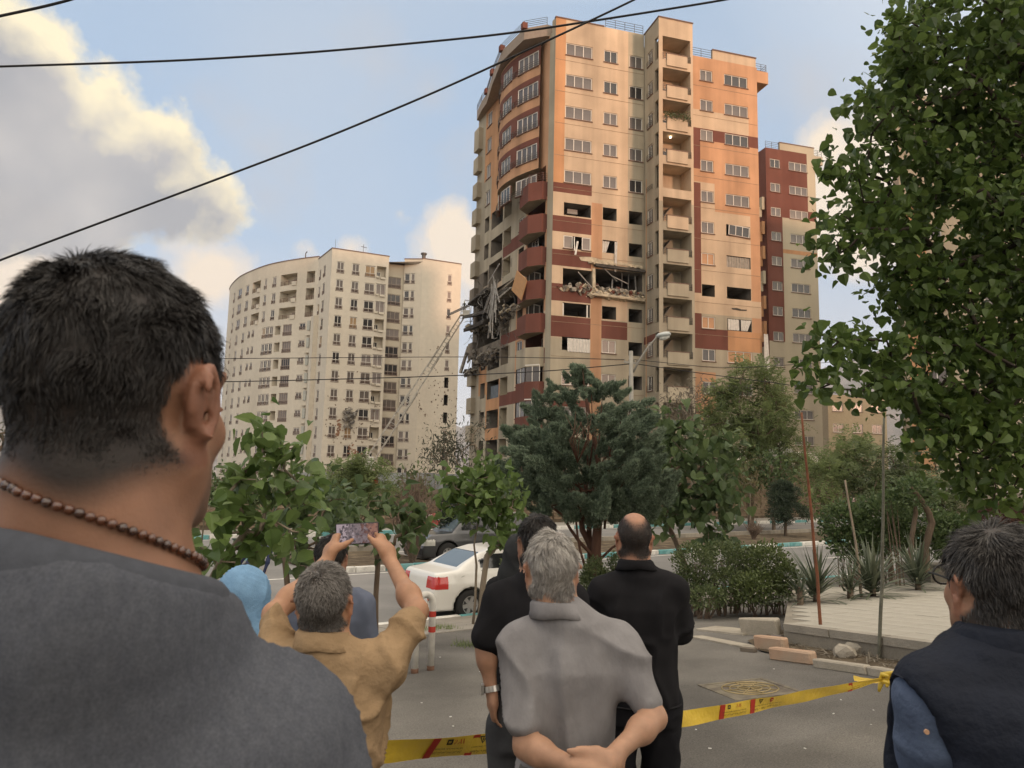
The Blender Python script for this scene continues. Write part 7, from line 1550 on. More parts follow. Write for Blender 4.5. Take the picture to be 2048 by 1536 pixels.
p1 = person('person', 'person in a heather grey T-shirt and brown bead necklace, nearest the camera', (241, 792), .685, yaw=.40, hyaw=-.54, hpitch=.0, ns=-.012, nh=None, arms={'R': [np.array(at(578, 1780, .745)), np.array(at(600, 2000, .78))]}, sh_px={'R': (538, 1500, .72)}, skin=(.25, .128, .078), shirt=tee, trousers=DEN('trousers_dark', (.03, .03, .035)), h=.0066, hs=1.07, hair=fm_hair, wr=.008, fine=True, neck_r=.066, sleeve_r=.085, shirt_f=(6, 6, 5), collar=('crew', .030, 0), collar_mat=pmat('grey_rib', (.062, .067, .080), .95, .1, 90, .12, 300), sh_drop=.085, width=.90)
bead_m = [pmat('bead_amber', (.11, .035, .012), .18, .5, 90, spec=.6, coat=.6, col2=(.035, .012, .008)), pmat('bead_dark', (.045, .018, .010), .18, .4, 90, spec=.6, coat=.6)]
bmesh_ = bmesh.new(); bmesh.ops.create_uvsphere(bmesh_, u_segments=14, v_segments=9, radius=1); bead = []
for m_ in bead_m: me = bpy.data.meshes.new('bead'); bmesh_.to_mesh(me); me.materials.append(m_); me.polygons.foreach_set('use_smooth', np.ones(len(me.polygons), bool)); bead.append(me)
bmesh_.free()
f1 = p1['fd']
def outside(p, d):   # walk out from the neck axis to the skin
    for q in np.arange(.04, .2, .001):
        x = p + d * q; i = [int(round((x[k_] - f1.ax[k_][0]) / f1.h)) for k_ in range(3)]
        if f1.D[tuple(i)] > .0035: return x
    return p + d * .1
NK = []
for t in np.linspace(0, 2 * math.pi, 400, endpoint=False):
    d = np.array([math.cos(t), math.sin(t), 0]); f = (d[1] + 1) / 2; z = p1['HC'][2] - .092 - .060 * f ** 1.4 - .026 * d[0]; w_ = (z - p1['nb'][2]) / (p1['nk'][2] - p1['nb'][2]); NK.append(outside(np.array([*(p1['nb'] + (p1['nk'] - p1['nb']) * w_)[:2], z]), d))
NK = np.array(NK)
for _ in range(25): NK = .5 * NK + .25 * (np.roll(NK, 1, 0) + np.roll(NK, -1, 0))
sl_ = np.concatenate([[0], np.cumsum(np.linalg.norm(np.diff(np.vstack([NK, NK[:1]]), axis=0), axis=1))]); nbead = int(sl_[-1] / .0083); NKc = np.vstack([NK, NK[:1]]); NK = [np.array([np.interp(q, sl_, NKc[:, i]) for i in range(3)]) for q in np.linspace(0, sl_[-1], nbead, endpoint=False)]
cord = obj('necklace', *tube(NK + [NK[0]], .0012, 5, False), blackp, p1['root'])
for i, p in enumerate(NK): o = link('bead', bead[(i // 2) % 2 if i % 5 else 0], cord, p); o.scale = (.0042, .0042, .0042)
# ---- the man filming with a phone
tan = pmat('tan_cotton', (.285, .195, .112), .93, .10, 14, .45, 34, .12, col2=(.245, .165, .092), mixlo=.42, mixhi=.62, fine=(900, .06))
salt_sets = lambda n, ln, w=.0006: [dict(len=lambda L: ln * (.45 + .55 * smoothstep(-.05, .06, L[:, 2])), flow=crown_flow, n=n, w=w, lift=.45, noise=.5, curl=.8, tint=lambda L: .22 + .42 * smoothstep(-.06, .07, L[:, 2] + .3 * np.abs(L[:, 0])) + .2 * vnoise(L * 30))]
eL, wL = np.array(at(548, 1228, 2.40)), np.array(at(655, 1120, 2.62)); eR, wR = np.array(at(834, 1222, 2.40)), np.array(at(780, 1120, 2.62))
phone_c = np.array(at(715, 1067, 2.68)); pa, pb = np.array(at(673, 1068, 2.68)), np.array(at(757, 1064, 2.68)); pu = np.array(at(715, 1045, 2.68)) - np.array(at(715, 1088, 2.68)); pu = pu / np.linalg.norm(pu); px_ = (pb - pa) / np.linalg.norm(pb - pa); pn = np.cross(px_, pu)
hl = dict(d=np.array(at(678, 1056, 2.735)) - wL, n=np.array([-.75, -.55, .1]), s=np.array([.45, -.75, .55]), curl=.5, sc=.98, thumb=np.array(at(700, 1090, 2.65)) - wL - (np.array(at(668, 1084, 2.62)) - wL) * .3)
hr = dict(d=np.array(at(758, 1052, 2.735)) - wR, n=np.array([.75, -.55, .1]), s=np.array([-.45, -.75, .55]), curl=.5, sc=.98, thumb=np.array(at(742, 1078, 2.64)) - wR - (np.array(at(768, 1085, 2.62)) - wR) * .35)
p2 = person('person', 'person in a tan shirt filming the tower with raised arms', (648, 1203), 2.25, yaw=.0, hpitch=.22, arms={'L': [eL, wL, 0, 0, hl], 'R': [eR, wR, 0, 0, hr]}, skin=(.33, .175, .10), shirt=tan, trousers=DEN('trousers_brown', (.06, .05, .04)), h=.0088, hs=.98, hair=dict(mask=m_full, scalp=(.055, .048, .042), mat=h_salt, sets=salt_sets(15000, .017)), wr=.013, collar=('fold', .056, .046), sleeves='short', sleeve_r=.055, shirt_f=(11, 11, 8), width=1.0, sh_drop=-.03, base_shift=(.035, 0))
yk = []
ph = empty('phone', phone_c, 'black smartphone held sideways with the tower on its screen', 'phone'); RP = np.stack([px_, pn, pu], 1)
me = MB().box((0, 0, 0), (.153, .0085, .074)).mesh('phone_case', blackp); bevel_mesh(me, .003); o = link('case', me, ph, phone_c); o.rotation_euler = Matrix(RP.tolist()).to_euler()
scr = bpy.data.materials.new('phone_screen'); scr.use_nodes = True; t_ = scr.node_tree; P_ = t_.nodes['Principled BSDF']; cr = t_.nodes.new('ShaderNodeValToRGB'); cc = t_.nodes.new('ShaderNodeTexCoord'); sp = t_.nodes.new('ShaderNodeSeparateXYZ'); t_.links.new(cc.outputs['Object'], sp.inputs[0]); nz = t_.nodes.new('ShaderNodeTexVoronoi'); nz.inputs['Scale'].default_value = 130; t_.links.new(cc.outputs['Object'], nz.inputs['Vector']); ad = t_.nodes.new('ShaderNodeMath'); ad.operation = 'MULTIPLY_ADD'; ad.inputs[1].default_value = .55; t_.links.new(nz.outputs['Color'], ad.inputs[0]); mr = t_.nodes.new('ShaderNodeMapRange'); mr.inputs[1].default_value = -.075; mr.inputs[2].default_value = .075; t_.links.new(sp.outputs[0], mr.inputs[0]); t_.links.new(mr.outputs[0], ad.inputs[2]); dv = t_.nodes.new('ShaderNodeMath'); dv.operation = 'MULTIPLY'; dv.inputs[1].default_value = .65; t_.links.new(ad.outputs[0], dv.inputs[0]); t_.links.new(dv.outputs[0], cr.inputs[0])
els = cr.color_ramp.elements; els[0].position = 0; els[0].color = (.42, .33, .36, 1); els[1].position = 1; els[1].color = (.28, .12, .09, 1)
for ps, c_ in ((.32, (.40, .32, .34)), (.36, (.06, .05, .06)), (.52, (.24, .19, .20)), (.66, (.10, .05, .05)), (.80, (.32, .16, .12))): e_ = els.new(ps); e_.color = (*c_, 1)
t_.links.new(cr.outputs[0], P_.inputs['Emission Color']); P_.inputs['Emission Strength'].default_value = .75; P_.inputs['Base Color'].default_value = (.01, .01, .01, 1); P_.inputs['Roughness'].default_value = .15
me = MB().box((0, 0, 0), (.146, .0006, .068)).mesh('screen', scr); o = link('screen', me, ph, phone_c - pn * .0046 * (1 if pn[1] > 0 else -1)); o.rotation_euler = Matrix(RP.tolist()).to_euler()
# ---- the person in the grey polo shirt in the polo shirt, hands behind his back
polo = pmat('grey_pique', (.212, .204, .206), .93, .10, 18, .30, 30, .12, stretch=(1, 1, .5), col2=(.178, .170, .172), mixlo=.40, mixhi=.64, fine=(1100, .07))
gs = lambda n: [dict(len=lambda L: .030 * (.6 + .4 * smoothstep(-.05, .05, L[:, 2])), flow=lambda L: crown_flow(L) + np.stack([.5 * np.sin(L[:, 2] * 40), 0 * L[:, 0], 0 * L[:, 0]], 1), n=n, w=.0006, lift=.22, noise=.30, curl=.9, tint=lambda L: .66 - .55 * smoothstep(-.02, -.075, L[:, 2]) + .25 * vnoise(L * 26))]
eL, wL = np.array(at(1052, 1492, 2.26)), np.array(at(1150, 1534, 2.12)); eR, wR = np.array(at(1308, 1436, 2.30)), np.array(at(1214, 1522, 2.12))
p3 = person('person', 'person in a grey polo shirt with hands clasped behind the back', (1103, 1138), 2.4, yaw=.02, hyaw=.06, arms={'L': [eL, wL, 0, 0, dict(d=np.array([.95, -.05, -.25]), n=np.array([.1, -.6, -1]), s=np.array([.1, 1, -.4]), curl=.5)], 'R': [eR, wR, 0, 0, dict(d=np.array([-.9, -.1, -.35]), n=np.array([-.1, -1, .3]), s=np.array([0, .3, 1]), curl=.7, thumb=np.array([-.9, -.1, .1]))]}, skin=(.36, .205, .13), shirt=polo, trousers=DEN('trousers_grey', (.09, .085, .08)), h=.0088, hs=1.0, hair=dict(mask=m_full, scalp=(.16, .145, .13), mat=h_grey, sets=gs(17000)), wr=.013, collar=('fold', .046, .044), sleeve_r=.054, shirt_f=(7, 7, 4), width=.90, sh_drop=.0, base_shift=(.06, 0))
# ---- the balding man in black
blk = pmat('black_knit', (.012, .0115, .013), .92, .15, 14, .3, 700, .15, fine=(900, .12)); blk2 = pmat('black_trouser', (.009, .009, .011), .9, .15, 12, .2, 500, .15)
eL, wL = np.array(at(1205, 1262, 3.55)), np.array(at(1275, 1285, 3.85)); eR, wR = np.array(at(1362, 1265, 3.55)), np.array(at(1290, 1275, 3.85))
p4 = person('person', 'person in a long-sleeved black shirt and black trousers, arms folded', (1268, 1078), 3.5, arms={'L': [eL, wL], 'R': [eR, wR]}, skin=(.36, .185, .115), shirt=blk, trousers=blk2, h=.011, hs=1.02, hair=dict(mask=m_bald, scalp=(.018, .014, .012), mat=h_brown, sets=[dict(len=lambda L: .007 + 0 * L[:, 0], flow=down, n=9000, w=.0007, lift=.35, noise=.3, tint=lambda L: .3)]), sleeves='long', collar=('fold', .054, .036), shirt_hem=.88, wr=.012, neck_r=.055, width=.94, base_shift=(.025, 0), shirt_f=(8, 8, 5))
obj('belt_line', *tube([p4['J'](math.cos(t) * .185, math.sin(t) * .142 - .005, .885) for t in np.linspace(0, 2 * math.pi, 30)], .006, 5, False), blk, p4['root'])
# ---- the man in the black T-shirt with a watch
eL, wL = np.array(at(970, 1292, 3.12)), np.array(at(984, 1388, 3.08)); tb = pmat('black_jersey', (.014, .0135, .015), .95, .15, 14, .25, 700, .1, fine=(900, .12))
p5 = person('person', 'person in a black T-shirt with a wristwatch, behind the grey polo shirt', (1074, 1086), 3.15, yaw=-.05, hyaw=.25, width=.86, arms={'L': [eL, wL, 0, 0, dict(d=np.array([.12, .05, -1]), n=np.array([-1, -.1, 0]), s=np.array([0, 1, .1]), curl=.5)]}, skin=(.29, .155, .095), shirt=tb, trousers=DEN('jeans_charcoal', (.045, .045, .047), (.06, .06, .062)), h=.011, hair=dict(mask=m_full, scalp=(.012, .010, .009), mat=h_black, sets=[dict(len=lambda L: .024 + 0 * L[:, 0], flow=crown_flow, n=9000, w=.0008, lift=.3, noise=.35, tint=lambda L: .08)]), sleeve_r=.072, shirt_hem=.90, wr=.006)
u = (wL - eL) / np.linalg.norm(wL - eL); obj('watch_strap', *tube([wL - u * .03, wL - u * .008], .034, 20, False), pmat('watch_steel', (.5, .48, .45), .3, .1, 30, metal=.8), p5['root'], smooth=True); MB().box(wL - u * .02 + (-.034, -.01, 0), (.012, .036, .036)).build('watch_face', MATS['watch_steel'], p5['root'])
# ---- the man in the quilted vest
navy = pmat('navy_quilt', (.009, .012, .021), .75, .15, 14, .35, 40, .2, fine=(700, .1)); blue = pmat('blue_twill', (.078, .102, .158), .92, .12, 18, .4, 36, .12, col2=(.092, .12, .18), fine=(1200, .12))
eL = np.array(at(1868, 1500, 1.52)); wL = np.array(at(1850, 1720, 1.62))
p6 = person('person', 'person in spectacles and a navy vest over a blue shirt', (1988, 1172), 1.55, yaw=.20, hyaw=-.20, arms={'L': [eL, wL]}, skin=(.32, .17, .105), shirt=blue, trousers=DEN('trousers_navy', (.02, .022, .03)), h=.0088, hs=1.03, sleeves='long', hair=dict(mask=m_full, scalp=(.025, .022, .02), mat=h_salt, beard=.35, sets=[dict(len=lambda L: .034 * (.45 + .55 * smoothstep(-.03, .06, L[:, 2])), flow=crown_flow, n=20000, w=.0007, lift=.17, noise=.42, curl=1.8, tint=lambda L: .02 + .12 * smoothstep(.05, .075, np.abs(L[:, 0])))]), wr=.008, width=1.05, shirt_f=(9, 9, 5), collar=('stand', .045, 0), depth=1.1)
J, s6 = p6['J'], p6['s']; lo = p6['base'] + (-.45, -.4, .7); hi = p6['base'] + (.45, .4, 1.7); fv = Field(lo, hi, .0095); Tv = (p6['base'], rotz(.20))
fv.stack([(.84 * s6, 0, -.005, .212, .178), (1.0 * s6, 0, 0, .204, .174), (1.2 * s6, 0, 0, .21, .178), (1.32 * s6, 0, -.01, .206, .166), (1.40 * s6, 0, -.012, .172, .138), (1.455 * s6, 0, -.012, .10, .095)], Tv, 2.6, .02)
for k_ in 'LR': fv.cone(J(0, -.02, 1.43), p6['sh'][k_] + (0, -.006, .012), .088, .076, .05); fv.cone(p6['sh'][k_] + (J(1, 0, 0) - J(0, 0, 0)) * (-.0 if k_ == 'L' else 0) + (p6['A'][k_][0] - p6['sh'][k_]) * .34 + (J(-.065 if k_ == 'L' else .065, 0, 0) - J(0, 0, 0)), p6['sh'][k_] + (p6['A'][k_][0] - p6['sh'][k_]) * 1.25 + (J(-.07 if k_ == 'L' else .07, 0, 0) - J(0, 0, 0)), .072, .095, .012, op='sub')
nk, nb = p6['nk'], p6['nb']; ax_ = (nk - nb) / np.linalg.norm(nk - nb); fv.cone(nb - ax_ * .01, nb + ax_ * .040, .094, .082, .02); fv.cone(nb - ax_ * .03, nb + ax_ * .10, .074, .070, .006, op='sub')
V, F = fv.skin(1); N = vnormals(V, F); zz = (V[:, 2] - p6['base'][2]); q = .5 - .5 * np.cos(zz * 2 * math.pi / .135); V = V + N * (.006 * (q ** .45) - .004)[:, None]; V = folds(V, vnormals(V, F), .004, 5); obj('vest', V, F, navy, p6['root'], smooth=True)
collar_mesh('vest_collar', p6['root'], nb, nk, .20, .072, ('fold', .062, .066), navy, .014)
Hh, HC = p6['H'], p6['HC']; w = lambda x, y, z: HC + Hh @ (np.array([x, y, z]) * 1.03)
gl = MB()
for s in (-1, 1): gl.tube([w(s * .080, -.012, .008), w(s * .080, .06, .014), w(s * .070, .103, .012)], .0022, 6); gl.tube([w(s * (.036 + .028 * math.cos(t)), .112 - .012 * abs(math.cos(t)), .008 + .020 * math.sin(t)) for t in np.linspace(0, 2 * math.pi, 20)], .0022, 6)
gl.build('spectacles', blackp, p6['root'])
a, e_ = p6['sh']['L'], p6['A']['L'][0]; bt_ = np.array(at(1852, 1463, 1.43)); obj('sleeve_button', *tube([bt_, bt_ + (0, -.004, 0)], .0045, 12), pmat('button', (.42, .25, .15), .4, .1), p6['root'])
# ---- the woman in the light blue headscarf
cream = pmat('cream_coat', (.52, .46, .385), .93, .08, 14, .2, 500); blu = pmat('blue_scarf', (.165, .29, .435), .9, .10, 25, .3, 260, .1, col2=(.145, .26, .40), fine=(600, .1))
def scarfed(label, head_px, Yh, scarf, coat, stripes=True, sw=1.0, yaw=0):
    p = person('person', label, head_px, Yh, yaw=yaw, skin=(.36, .21, .14), shirt=coat, trousers=DEN('trousers_dark', (.03, .03, .035)), h=.012, hair=None, sleeves='long', ear=False, wr=.006, shirt_hem=.6, width=.9)
    HC, s = p['HC'], p['s']; fsx = Field(HC + np.array([-.27, -.27, -.33]), HC + np.array([.27, .27, .2]), .009); fsx.ell(HC + (0, -.012, .022), (.100, .122, .113), None, .03); fsx.cone(HC + (0, -.035, -.03), HC + (0, -.05, -.20), .098, .135 * sw, .05, ((0, 1, 0), .85)); fsx.cone(HC + (-.06, -.03, -.13), HC + (-.12 * sw, -.02, -.25), .075, .05, .05); fsx.cone(HC + (.06, -.03, -.13), HC + (.12 * sw, -.02, -.25), .075, .05, .05); fsx.ell(HC + (0, .13, -.01), (.062, .07, .082), None, .02, 'sub')
    fsx.put(HC - (.3, .3, .4), HC + (.3, .3, -.205), lambda P: (P[..., 2] - (HC[2] - .225)) * 1.0 + .02 * np.sin(P[..., 0] * 30), .004, 'sub')
    V, F = fsx.skin(1); N = vnormals(V, F); V = folds(V, N, .006, 8, f=(8, 8, 5)); a = (V[:, 2] - HC[2]) * math.cos(.5) + (V[:, 0] - HC[0]) * math.sin(.5)
    if stripes: V = V + N * (.0016 * np.sin(a * 2 * math.pi / .0125))[:, None]
    obj('headscarf', V, F, scarf, p['root'], smooth=True); return p
scarfed('person in a light blue ribbed headscarf and cream coat', (489, 1198), 3.05, blu, cream)
scarfed('person in a black headscarf and coat beside the white car', (1040, 1108), 4.9, pmat('black_scarf', (.016, .017, .018), .9, .1, 20, .2, 300), blk, False, .9)
# ---- the man in the blue-grey shirt behind the phone
slate = pmat('slate_shirt', (.115, .130, .175), .93, .10, 14, .25, 600, .1, col2=(.10, .115, .155))
person('person', 'person in a slate blue shirt mostly hidden behind the raised phone', (662, 1118), 3.9, skin=(.30, .16, .10), shirt=slate, trousers=DEN('trousers_dark', (.03, .03, .035)), h=.012, sleeves='long', hair=dict(mask=m_full, scalp=(.012, .01, .009), mat=h_black, sets=[dict(len=lambda L: .025 + 0 * L[:, 0], flow=crown_flow, n=6000, w=.001, lift=.3, noise=.35, tint=lambda L: .1)]), wr=.007, width=1.05)
# ---- people farther off
nv = pmat('navy_top', (.016, .022, .055), .9, .1, 12)
def far_person(label, x, y, Y, skin, top, low_, hairc, bend=0.0, zf=None, h=.03):
    b = np.array(at(x, y, Y)); gz0 = zf; root = empty('person', (b[0], b[1], gz0), label, 'person'); s = (b[2] - gz0) / (1.70 if not bend else 1.30); J = lambda x_, y_, z_: np.array([b[0], b[1], gz0]) + np.array([x_, y_ + (bend * max(0, z_ - .9)), z_ - (.25 * bend * max(0, z_ - .9))]) * s
    f = Field(J(-.45, -.35, -.02), J(.45, .6 + bend, 1.85), h); f.cone(J(0, 0, .95), J(0, 0, 1.35), .13, .15, .05, ((0, 1, 0), .7)); f.cone(J(-.12, 0, 1.36), J(.12, 0, 1.36), .075, .075, .05); V, F = f.skin(1); obj('jacket', V, F, top, root, smooth=True)
    f = Field(J(-.45, -.35, -.02), J(.45, .6 + bend, 1.85), h); 
    for sg in (-1, 1): f.cone(J(sg * .19, 0, 1.36), J(sg * .25, .03, 1.08), .055, .045, .03); f.cone(J(sg * .25, .03, 1.08), J(sg * .24, .1, .84), .043, .032, .03)
    f.cone(J(-.15, 0, 1.36), J(.15, 0, 1.36), .05, .05, .04); V, F = f.skin(1); obj('sleeves', V, F, top, root, smooth=True)
    f = Field(J(-.45, -.35, -.02), J(.45, .6 + bend, 1.85), h); f.ell(J(0, .02, 1.60), (.085, .1, .12), None, .03); f.cone(J(0, 0, 1.5), J(0, 0, 1.36), .06, .07, .03); f.cone(J(0, 0, 1.36), J(0, 0, .95), .09, .1, .03)
    for sg in (-1, 1): f.cone(J(sg * .09, 0, .95), J(sg * .1, 0, .5), .07, .055, .03); f.cone(J(sg * .1, 0, .5), J(sg * .1, 0, .05), .055, .04, .03); f.cone(J(0, 0, 1.33), J(sg * .19, 0, 1.36), .05, .05, .03); f.cone(J(sg * .19, 0, 1.36), J(sg * .25, .03, 1.08), .04, .038, .03); f.cone(J(sg * .25, .03, 1.08), J(sg * .24, .1, .80), .036, .03, .02)
    V, F = f.skin(1); L = V - J(0, .02, 1.60); hm = ((L[:, 2] > 0) | (L[:, 1] < -.02)) & (np.abs(L).max(1) < .16 * s + .02); c = np.tile(np.array(skin), (len(V), 1)); c[hm] = hairc; obj('body', V, F, skinmat('skin'), root, smooth=True, attr={'skincol': c})
    f = Field(J(-.45, -.35, -.02), J(.45, .6 + bend, 1.2), h); f.cone(J(-.06, 0, .93), J(.06, 0, .93), .12, .12, .04)
    for sg in (-1, 1): f.cone(J(sg * .09, 0, .9), J(sg * .1, 0, .5), .09, .075, .03); f.cone(J(sg * .1, 0, .5), J(sg * .1, 0, .06), .075, .06, .03)
    V, F = f.skin(1); obj('trousers', V, F, low_, root, smooth=True); return root
far_person('person in a navy top leaning forward at the road, above the blue headscarf', 500, 1096, 14.5, (.3, .16, .1), nv, DEN('trousers_dark', (.03, .03, .035)), (.02, .018, .016), 1.3, ZR + .13)
far_person('distant person in a pale pink top on the far pavement', 1706, 985, 58, (.32, .18, .12), pmat('pink_top', (.62, .42, .40), .9, .05), DEN('trousers_dark', (.03, .03, .035)), (.03, .025, .02), 0, ZR + .17, .05)
far_person('firefighter standing in the cage at the ladder tip', 929, 602, 99, (.2, .12, .08), pmat('fire_coat', (.05, .045, .035), .9, .1), pmat('fire_coat', (.05, .045, .035)), (.3, .25, .05), 0, float(at(931, 622, 99)[2]) - .55, .06)
# ================================================================ barrier tape with its printing
tapem = pmat('tape_yellow', (.62, .43, .045), .35, .08, 5, .3, 25, .5, coat=.2); tred = pmat('tape_red', (.38, .035, .02), .45, .05); tink = pmat('tape_ink', (.03, .025, .015), .6, 0)
TP = [(560, 1512, 3.2), (775, 1504, 3.3), (985, 1486, 3.7), (1150, 1466, 4.3), (1380, 1436, 5.3), (1560, 1402, 6.0), (1700, 1374, 6.5), (1768, 1358, 6.75)]; PP = np.array([at(*p) for p in TP]); tape = empty('barrier_tape', PP[-1], 'yellow printed barrier tape stretched across behind the onlookers and knotted at the right', 'tape')
SL = np.concatenate([[0], np.cumsum(np.linalg.norm(np.diff(PP, axis=0), axis=1))]); TW = .10
def tp(s): return np.array([np.interp(s, SL, PP[:, i]) for i in range(3)])
def tframe(s):
    d = tp(min(s + .05, SL[-1])) - tp(max(s - .05, 0)); d /= np.linalg.norm(d); tw = .25 * math.sin(s * 1.7) + .1; up = np.array([0, 0, 1.]) - d * d[2]; up /= np.linalg.norm(up); n = np.cross(d, up); return d, up * math.cos(tw) + n * math.sin(tw), n * math.cos(tw) - up * math.sin(tw)
def twd(s): return TW * (1 if s < SL[-1] - .9 else 1 - .72 * smoothstep(SL[-1] - .9, SL[-1], s))
def tpos(s, v, off=0.0): d, u, n = tframe(s); return tp(s) + u * v * twd(s) / TW + n * off + n * .006 * math.sin(s * 9 + v * 30)
V = []; ns = 150
for i in range(ns + 1):
    s = SL[-1] * i / ns
    for v in (-.05, -.025, 0, .025, .05): V.append(tpos(s, v))
F = [(i * 5 + j, (i + 1) * 5 + j, (i + 1) * 5 + j + 1, i * 5 + j + 1) for i in range(ns) for j in range(4)]; band = obj('band', V, F, tapem, tape, smooth=True)
SGN = -1 if tframe(2)[2][1] > 0 else 1          # printed side faces the viewer
def tpatch(name, quads, m, off):
    V = []; F = []
    for q in quads: n = len(V); V += [tpos(s, v, SGN * off) for s, v in q]; F.append(tuple(range(n, n + len(q))))
    return obj(name, V, F, m, tape)
def s_at(px):   # arc length where the tape crosses an image column
    best = min(np.linspace(0, SL[-1], 2000), key=lambda s: abs((lambda P: 1024 + FPX * (P @ CR) / (P @ _fw))(tp(s)) - px)); return best
for pxs in (850, 932, 1436, 1497, 1692):
    s = s_at(pxs + 8); tpatch('red_slash', [[(s - .02, -.05), (s + .022, -.05), (s + .045, .05), (s + .003, .05)]] if pxs < 1000 else [[(s - .03, -.05), (s + .03, -.05), (s + .03, .05), (s - .03, .05)]], tred, .0025)
FB = {chr(c): None for c in ()}
def arab(w):   # joined letter forms, drawn right to left
    forms = {'ع': 'ﻉﻊﻋﻌ', 'م': 'ﻡﻢﻣﻤ', 'ل': 'ﻝﻞﻟﻠ', 'ی': 'ﯼﯽﯾﯿ', 'ا': 'ﺍﺎﺍﺎ', 'ت': 'ﺕﺖﺗﺘ', 'ط': 'ﻁﻂﻃﻄ', 'ف': 'ﻑﻒﻓﻔ', 'ء': 'ءءءء', 'ح': 'ﺡﺢﺣﺤ', 'ر': 'ﺭﺮﺭﺮ', 'ق': 'ﻕﻖﻗﻘ', 'و': 'ﻭﻮﻭﻮ', 'ن': 'ﻥﻦﻧﻨ', 'ج': 'ﺝﺞﺟﺠ', 'س': 'ﺱﺲﺳﺴ', 'ز': 'ﺯﺰﺯﺰ', 'آ': 'ﺁﺂﺁﺂ', 'ش': 'ﺵﺶﺷﺸ', 'خ': 'ﺥﺦﺧﺨ', 'د': 'ﺩﺪﺩﺪ', 'ه': 'ﻩﻪﻫﻬ', 'ب': 'ﺏﺐﺑﺒ', 'ث': 'ﺙﺚﺛﺜ', 'ک': 'ﮎﮏﮐﮑ', 'گ': 'ﮒﮓﮔﮕ', 'ئ': 'ﺉﺊﺋﺌ'}; nj = set('اآرزدوءژذ'); out = []
    for word in w.split(' '):
        o = ''
        for i, ch in enumerate(word):
            pv = i > 0 and word[i - 1] not in nj and word[i - 1] in forms and ch != 'ء'; nx = i < len(word) - 1 and ch not in nj and word[i + 1] != 'ء'; f = forms.get(ch, ch * 4); o += f[(3 if pv and nx else 1 if pv else 2 if nx else 0)]
        out.append(o[::-1])
    return ' '.join(out[::-1])
def text_on(name, body, s0, s1, v, hgt, m, flip=True):
    """prints a line on the tape; the tape hangs upside down as in the photograph"""
    cu = bpy.data.curves.new(name, 'FONT'); cu.body = body; cu.size = 1; cu.align_x = 'LEFT'; cu.resolution_u = 2; to = bpy.data.objects.new(name, cu); COL.objects.link(to); dg = bpy.context.evaluated_depsgraph_get(); me = to.evaluated_get(dg).to_mesh(); n = len(me.vertices)
    if n == 0: bpy.data.objects.remove(to); return
    co = np.empty(n * 3); me.vertices.foreach_get('co', co); co = co.reshape(-1, 3); Fs = [tuple(p.vertices) for p in me.polygons]; to.to_mesh_clear(); bpy.data.objects.remove(to)
    x0, x1 = co[:, 0].min(), co[:, 0].max(); y0, y1 = co[:, 1].min(), co[:, 1].max(); a = (co[:, 0] - x0) / (x1 - x0); b = (co[:, 1] - y0) / (y1 - y0)
    if flip: a, b = 1 - a, 1 - b
    V = [tpos(s0 + (s1 - s0) * q, v + hgt * (r_ - .5), SGN * .003) for q, r_ in zip(a, b)]; obj(name, V, Fs, m, tape)
fa1, fa2 = arab('سازمان آتش نشانی خدمات ایمنی تهران'), arab('عملیات اطفاء حریق و نجات')
for (pa_, pb_, fa, en) in ((868, 925, fa1, 'Tehran Safety Services the Fire Fighting Organization'), (942, 1018, fa2, 'Fire Suppression & Rescue Operation'), (1444, 1492, fa1, 'Tehran Safety Services the Fire Fighting Organization'), (1506, 1562, fa2, 'Fire Suppression & Rescue Operation'), (1702, 1740, fa2, 'Fire Suppression & Rescue Operation')):
    s0, s1 = s_at(pa_), s_at(pb_); text_on('printed_line', fa, s0, s1, -.030, .020, tink); text_on('printed_line', en, s0, s1, -.006, .011, tink)
for pa_ in (912, 1475): s0 = s_at(pa_); text_on('printed_number', '۱۲۵', s0 - .035, s0 + .035, .028, .024, tred)
for pa_ in (894, 1456): s0 = s_at(pa_); tpatch('emblem', [[(s0 - .017, .015), (s0 - .009, .015), (s0 - .009, .042), (s0 - .017, .042)], [(s0 - .009, .034), (s0 + .016, .034), (s0 + .016, .042), (s0 - .009, .042)], [(s0 - .009, .015), (s0 + .016, .015), (s0 + .016, .023), (s0 - .009, .023)], [(s0 + .006, .023), (s0 + .016, .023), (s0 + .016, .034), (s0 + .006, .034)]], tink, .003)
for pa_ in (962, 1521):
    s0 = s_at(pa_); o = np.array([[-.026, .042], [.026, .042], [0, .006]]); i_ = o * .62 + np.array([0, .030]) * .38; tpatch('warning_triangle', [[tuple(o[a] + (s0, 0)), tuple(o[(a + 1) % 3] + (s0, 0)), tuple(i_[(a + 1) % 3] + (s0, 0)), tuple(i_[a] + (s0, 0))] for a in range(3)] + [[(s0 - .003, .022), (s0 + .003, .022), (s0 + .003, .035), (s0 - .003, .035)]], tink, .003)
for pa_ in (983, 1541):
    s0 = s_at(pa_); tpatch('stop_disc', [[(s0 + .021 * math.cos(t), .027 + .019 * math.sin(t)) for t in np.linspace(0, 2 * math.pi, 18, endpoint=False)]], tred, .003); tpatch('stop_bar', [[(s0 - .013, .023), (s0 + .013, .023), (s0 + .013, .031), (s0 - .013, .031)]], tapem, .0045)
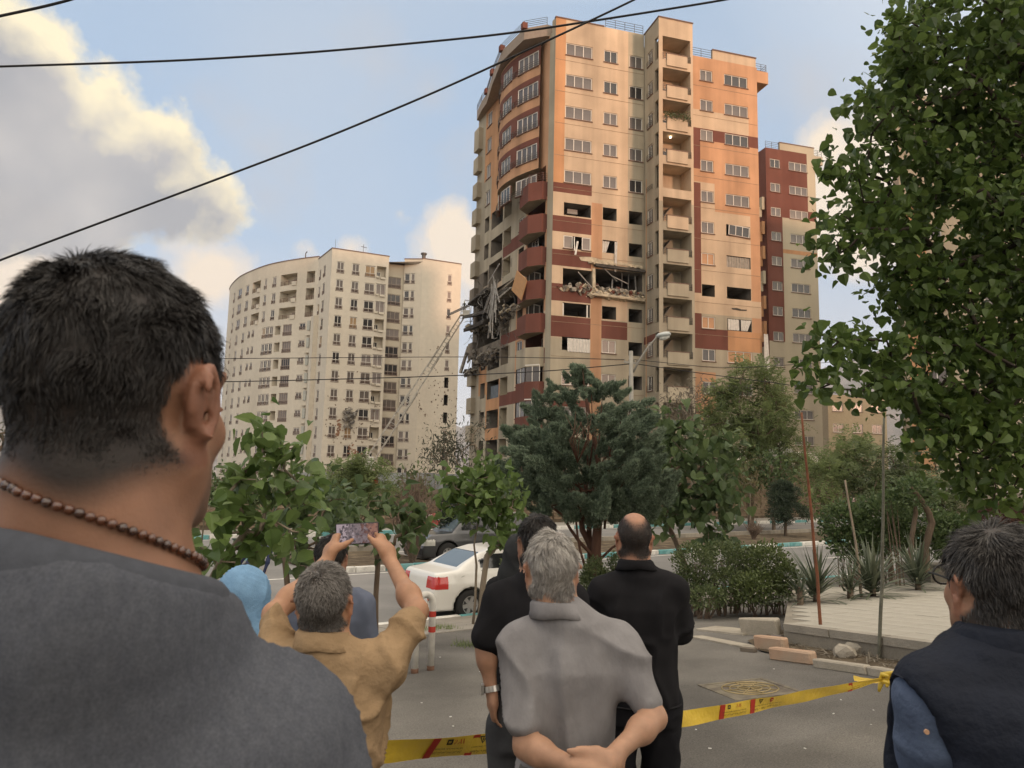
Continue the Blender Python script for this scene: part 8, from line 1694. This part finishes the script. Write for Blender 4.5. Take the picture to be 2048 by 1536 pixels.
# knot, the run to the right and the loose tail
kn = np.array(PP[-1]); mb = MB(); rr = np.random.default_rng(4)
for i in range(5): p = kn + rr.normal(0, .025, 3); mb.tube([p + rr.normal(0, .04, 3), p, p + rr.normal(0, .04, 3)], [.012, .022, .012], 7)
mb.build('knot', [tapem], tape, True)
def ribbon(name, pts, ws, tw):
    P = np.array(pts); V = []; n = len(P)
    for i in range(n):
        d = P[min(i + 1, n - 1)] - P[max(i - 1, 0)]; d /= np.linalg.norm(d); up = np.array([0, 0, 1.]) - d * d[2]; up = up / (np.linalg.norm(up) + 1e-6); nn = np.cross(d, up); a = tw[i]; u = up * math.cos(a) + nn * math.sin(a)
        for v in (-1, -.3, .3, 1): V.append(P[i] + u * v * ws[i] / 2 + nn * (.008 if abs(v) < .5 else 0))
    obj(name, V, [(4 * i + j, 4 * i + 4 + j, 4 * i + 5 + j, 4 * i + 1 + j) for i in range(n - 1) for j in range(3)], tapem, tape, smooth=True)
ribbon('tape_run', [kn, at(1790, 1353, 6.7), at(1815, 1344, 6.5), at(1845, 1333, 6.2), at(1900, 1315, 5.7), at(2000, 1285, 5)], [.03, .05, .075, .09, .1, .1], [0, .1, .2, .2, .1, 0])
ribbon('loose_tail', [kn, at(1785, 1370, 6.7), at(1800, 1390, 6.65), at(1815, 1405, 6.6), at(1830, 1425, 6.6)], [.03, .05, .075, .085, .09], [.2, .5, .6, .5, .4])
ribbon('loose_tail', [kn, at(1750, 1362, 6.75), at(1725, 1360, 6.7), at(1708, 1356, 6.7)], [.03, .045, .05, .05], [.8, .9, .8, .7])
# ================================================================ the air: thin even haze round everything
hm = bpy.data.materials.new('haze_air'); hm.use_nodes = True; t_ = hm.node_tree; t_.nodes.clear(); ho = t_.nodes.new('ShaderNodeOutputMaterial'); pv = t_.nodes.new('ShaderNodeVolumePrincipled'); pv.inputs['Color'].default_value = (.80, .84, .90, 1); pv.inputs['Density'].default_value = .00012; pv.inputs['Anisotropy'].default_value = .2; t_.links.new(pv.outputs[0], ho.inputs['Volume'])
stuff(MB().box((-200, 1450, 249), (5600, 4500, 622)).build('haze', hm))
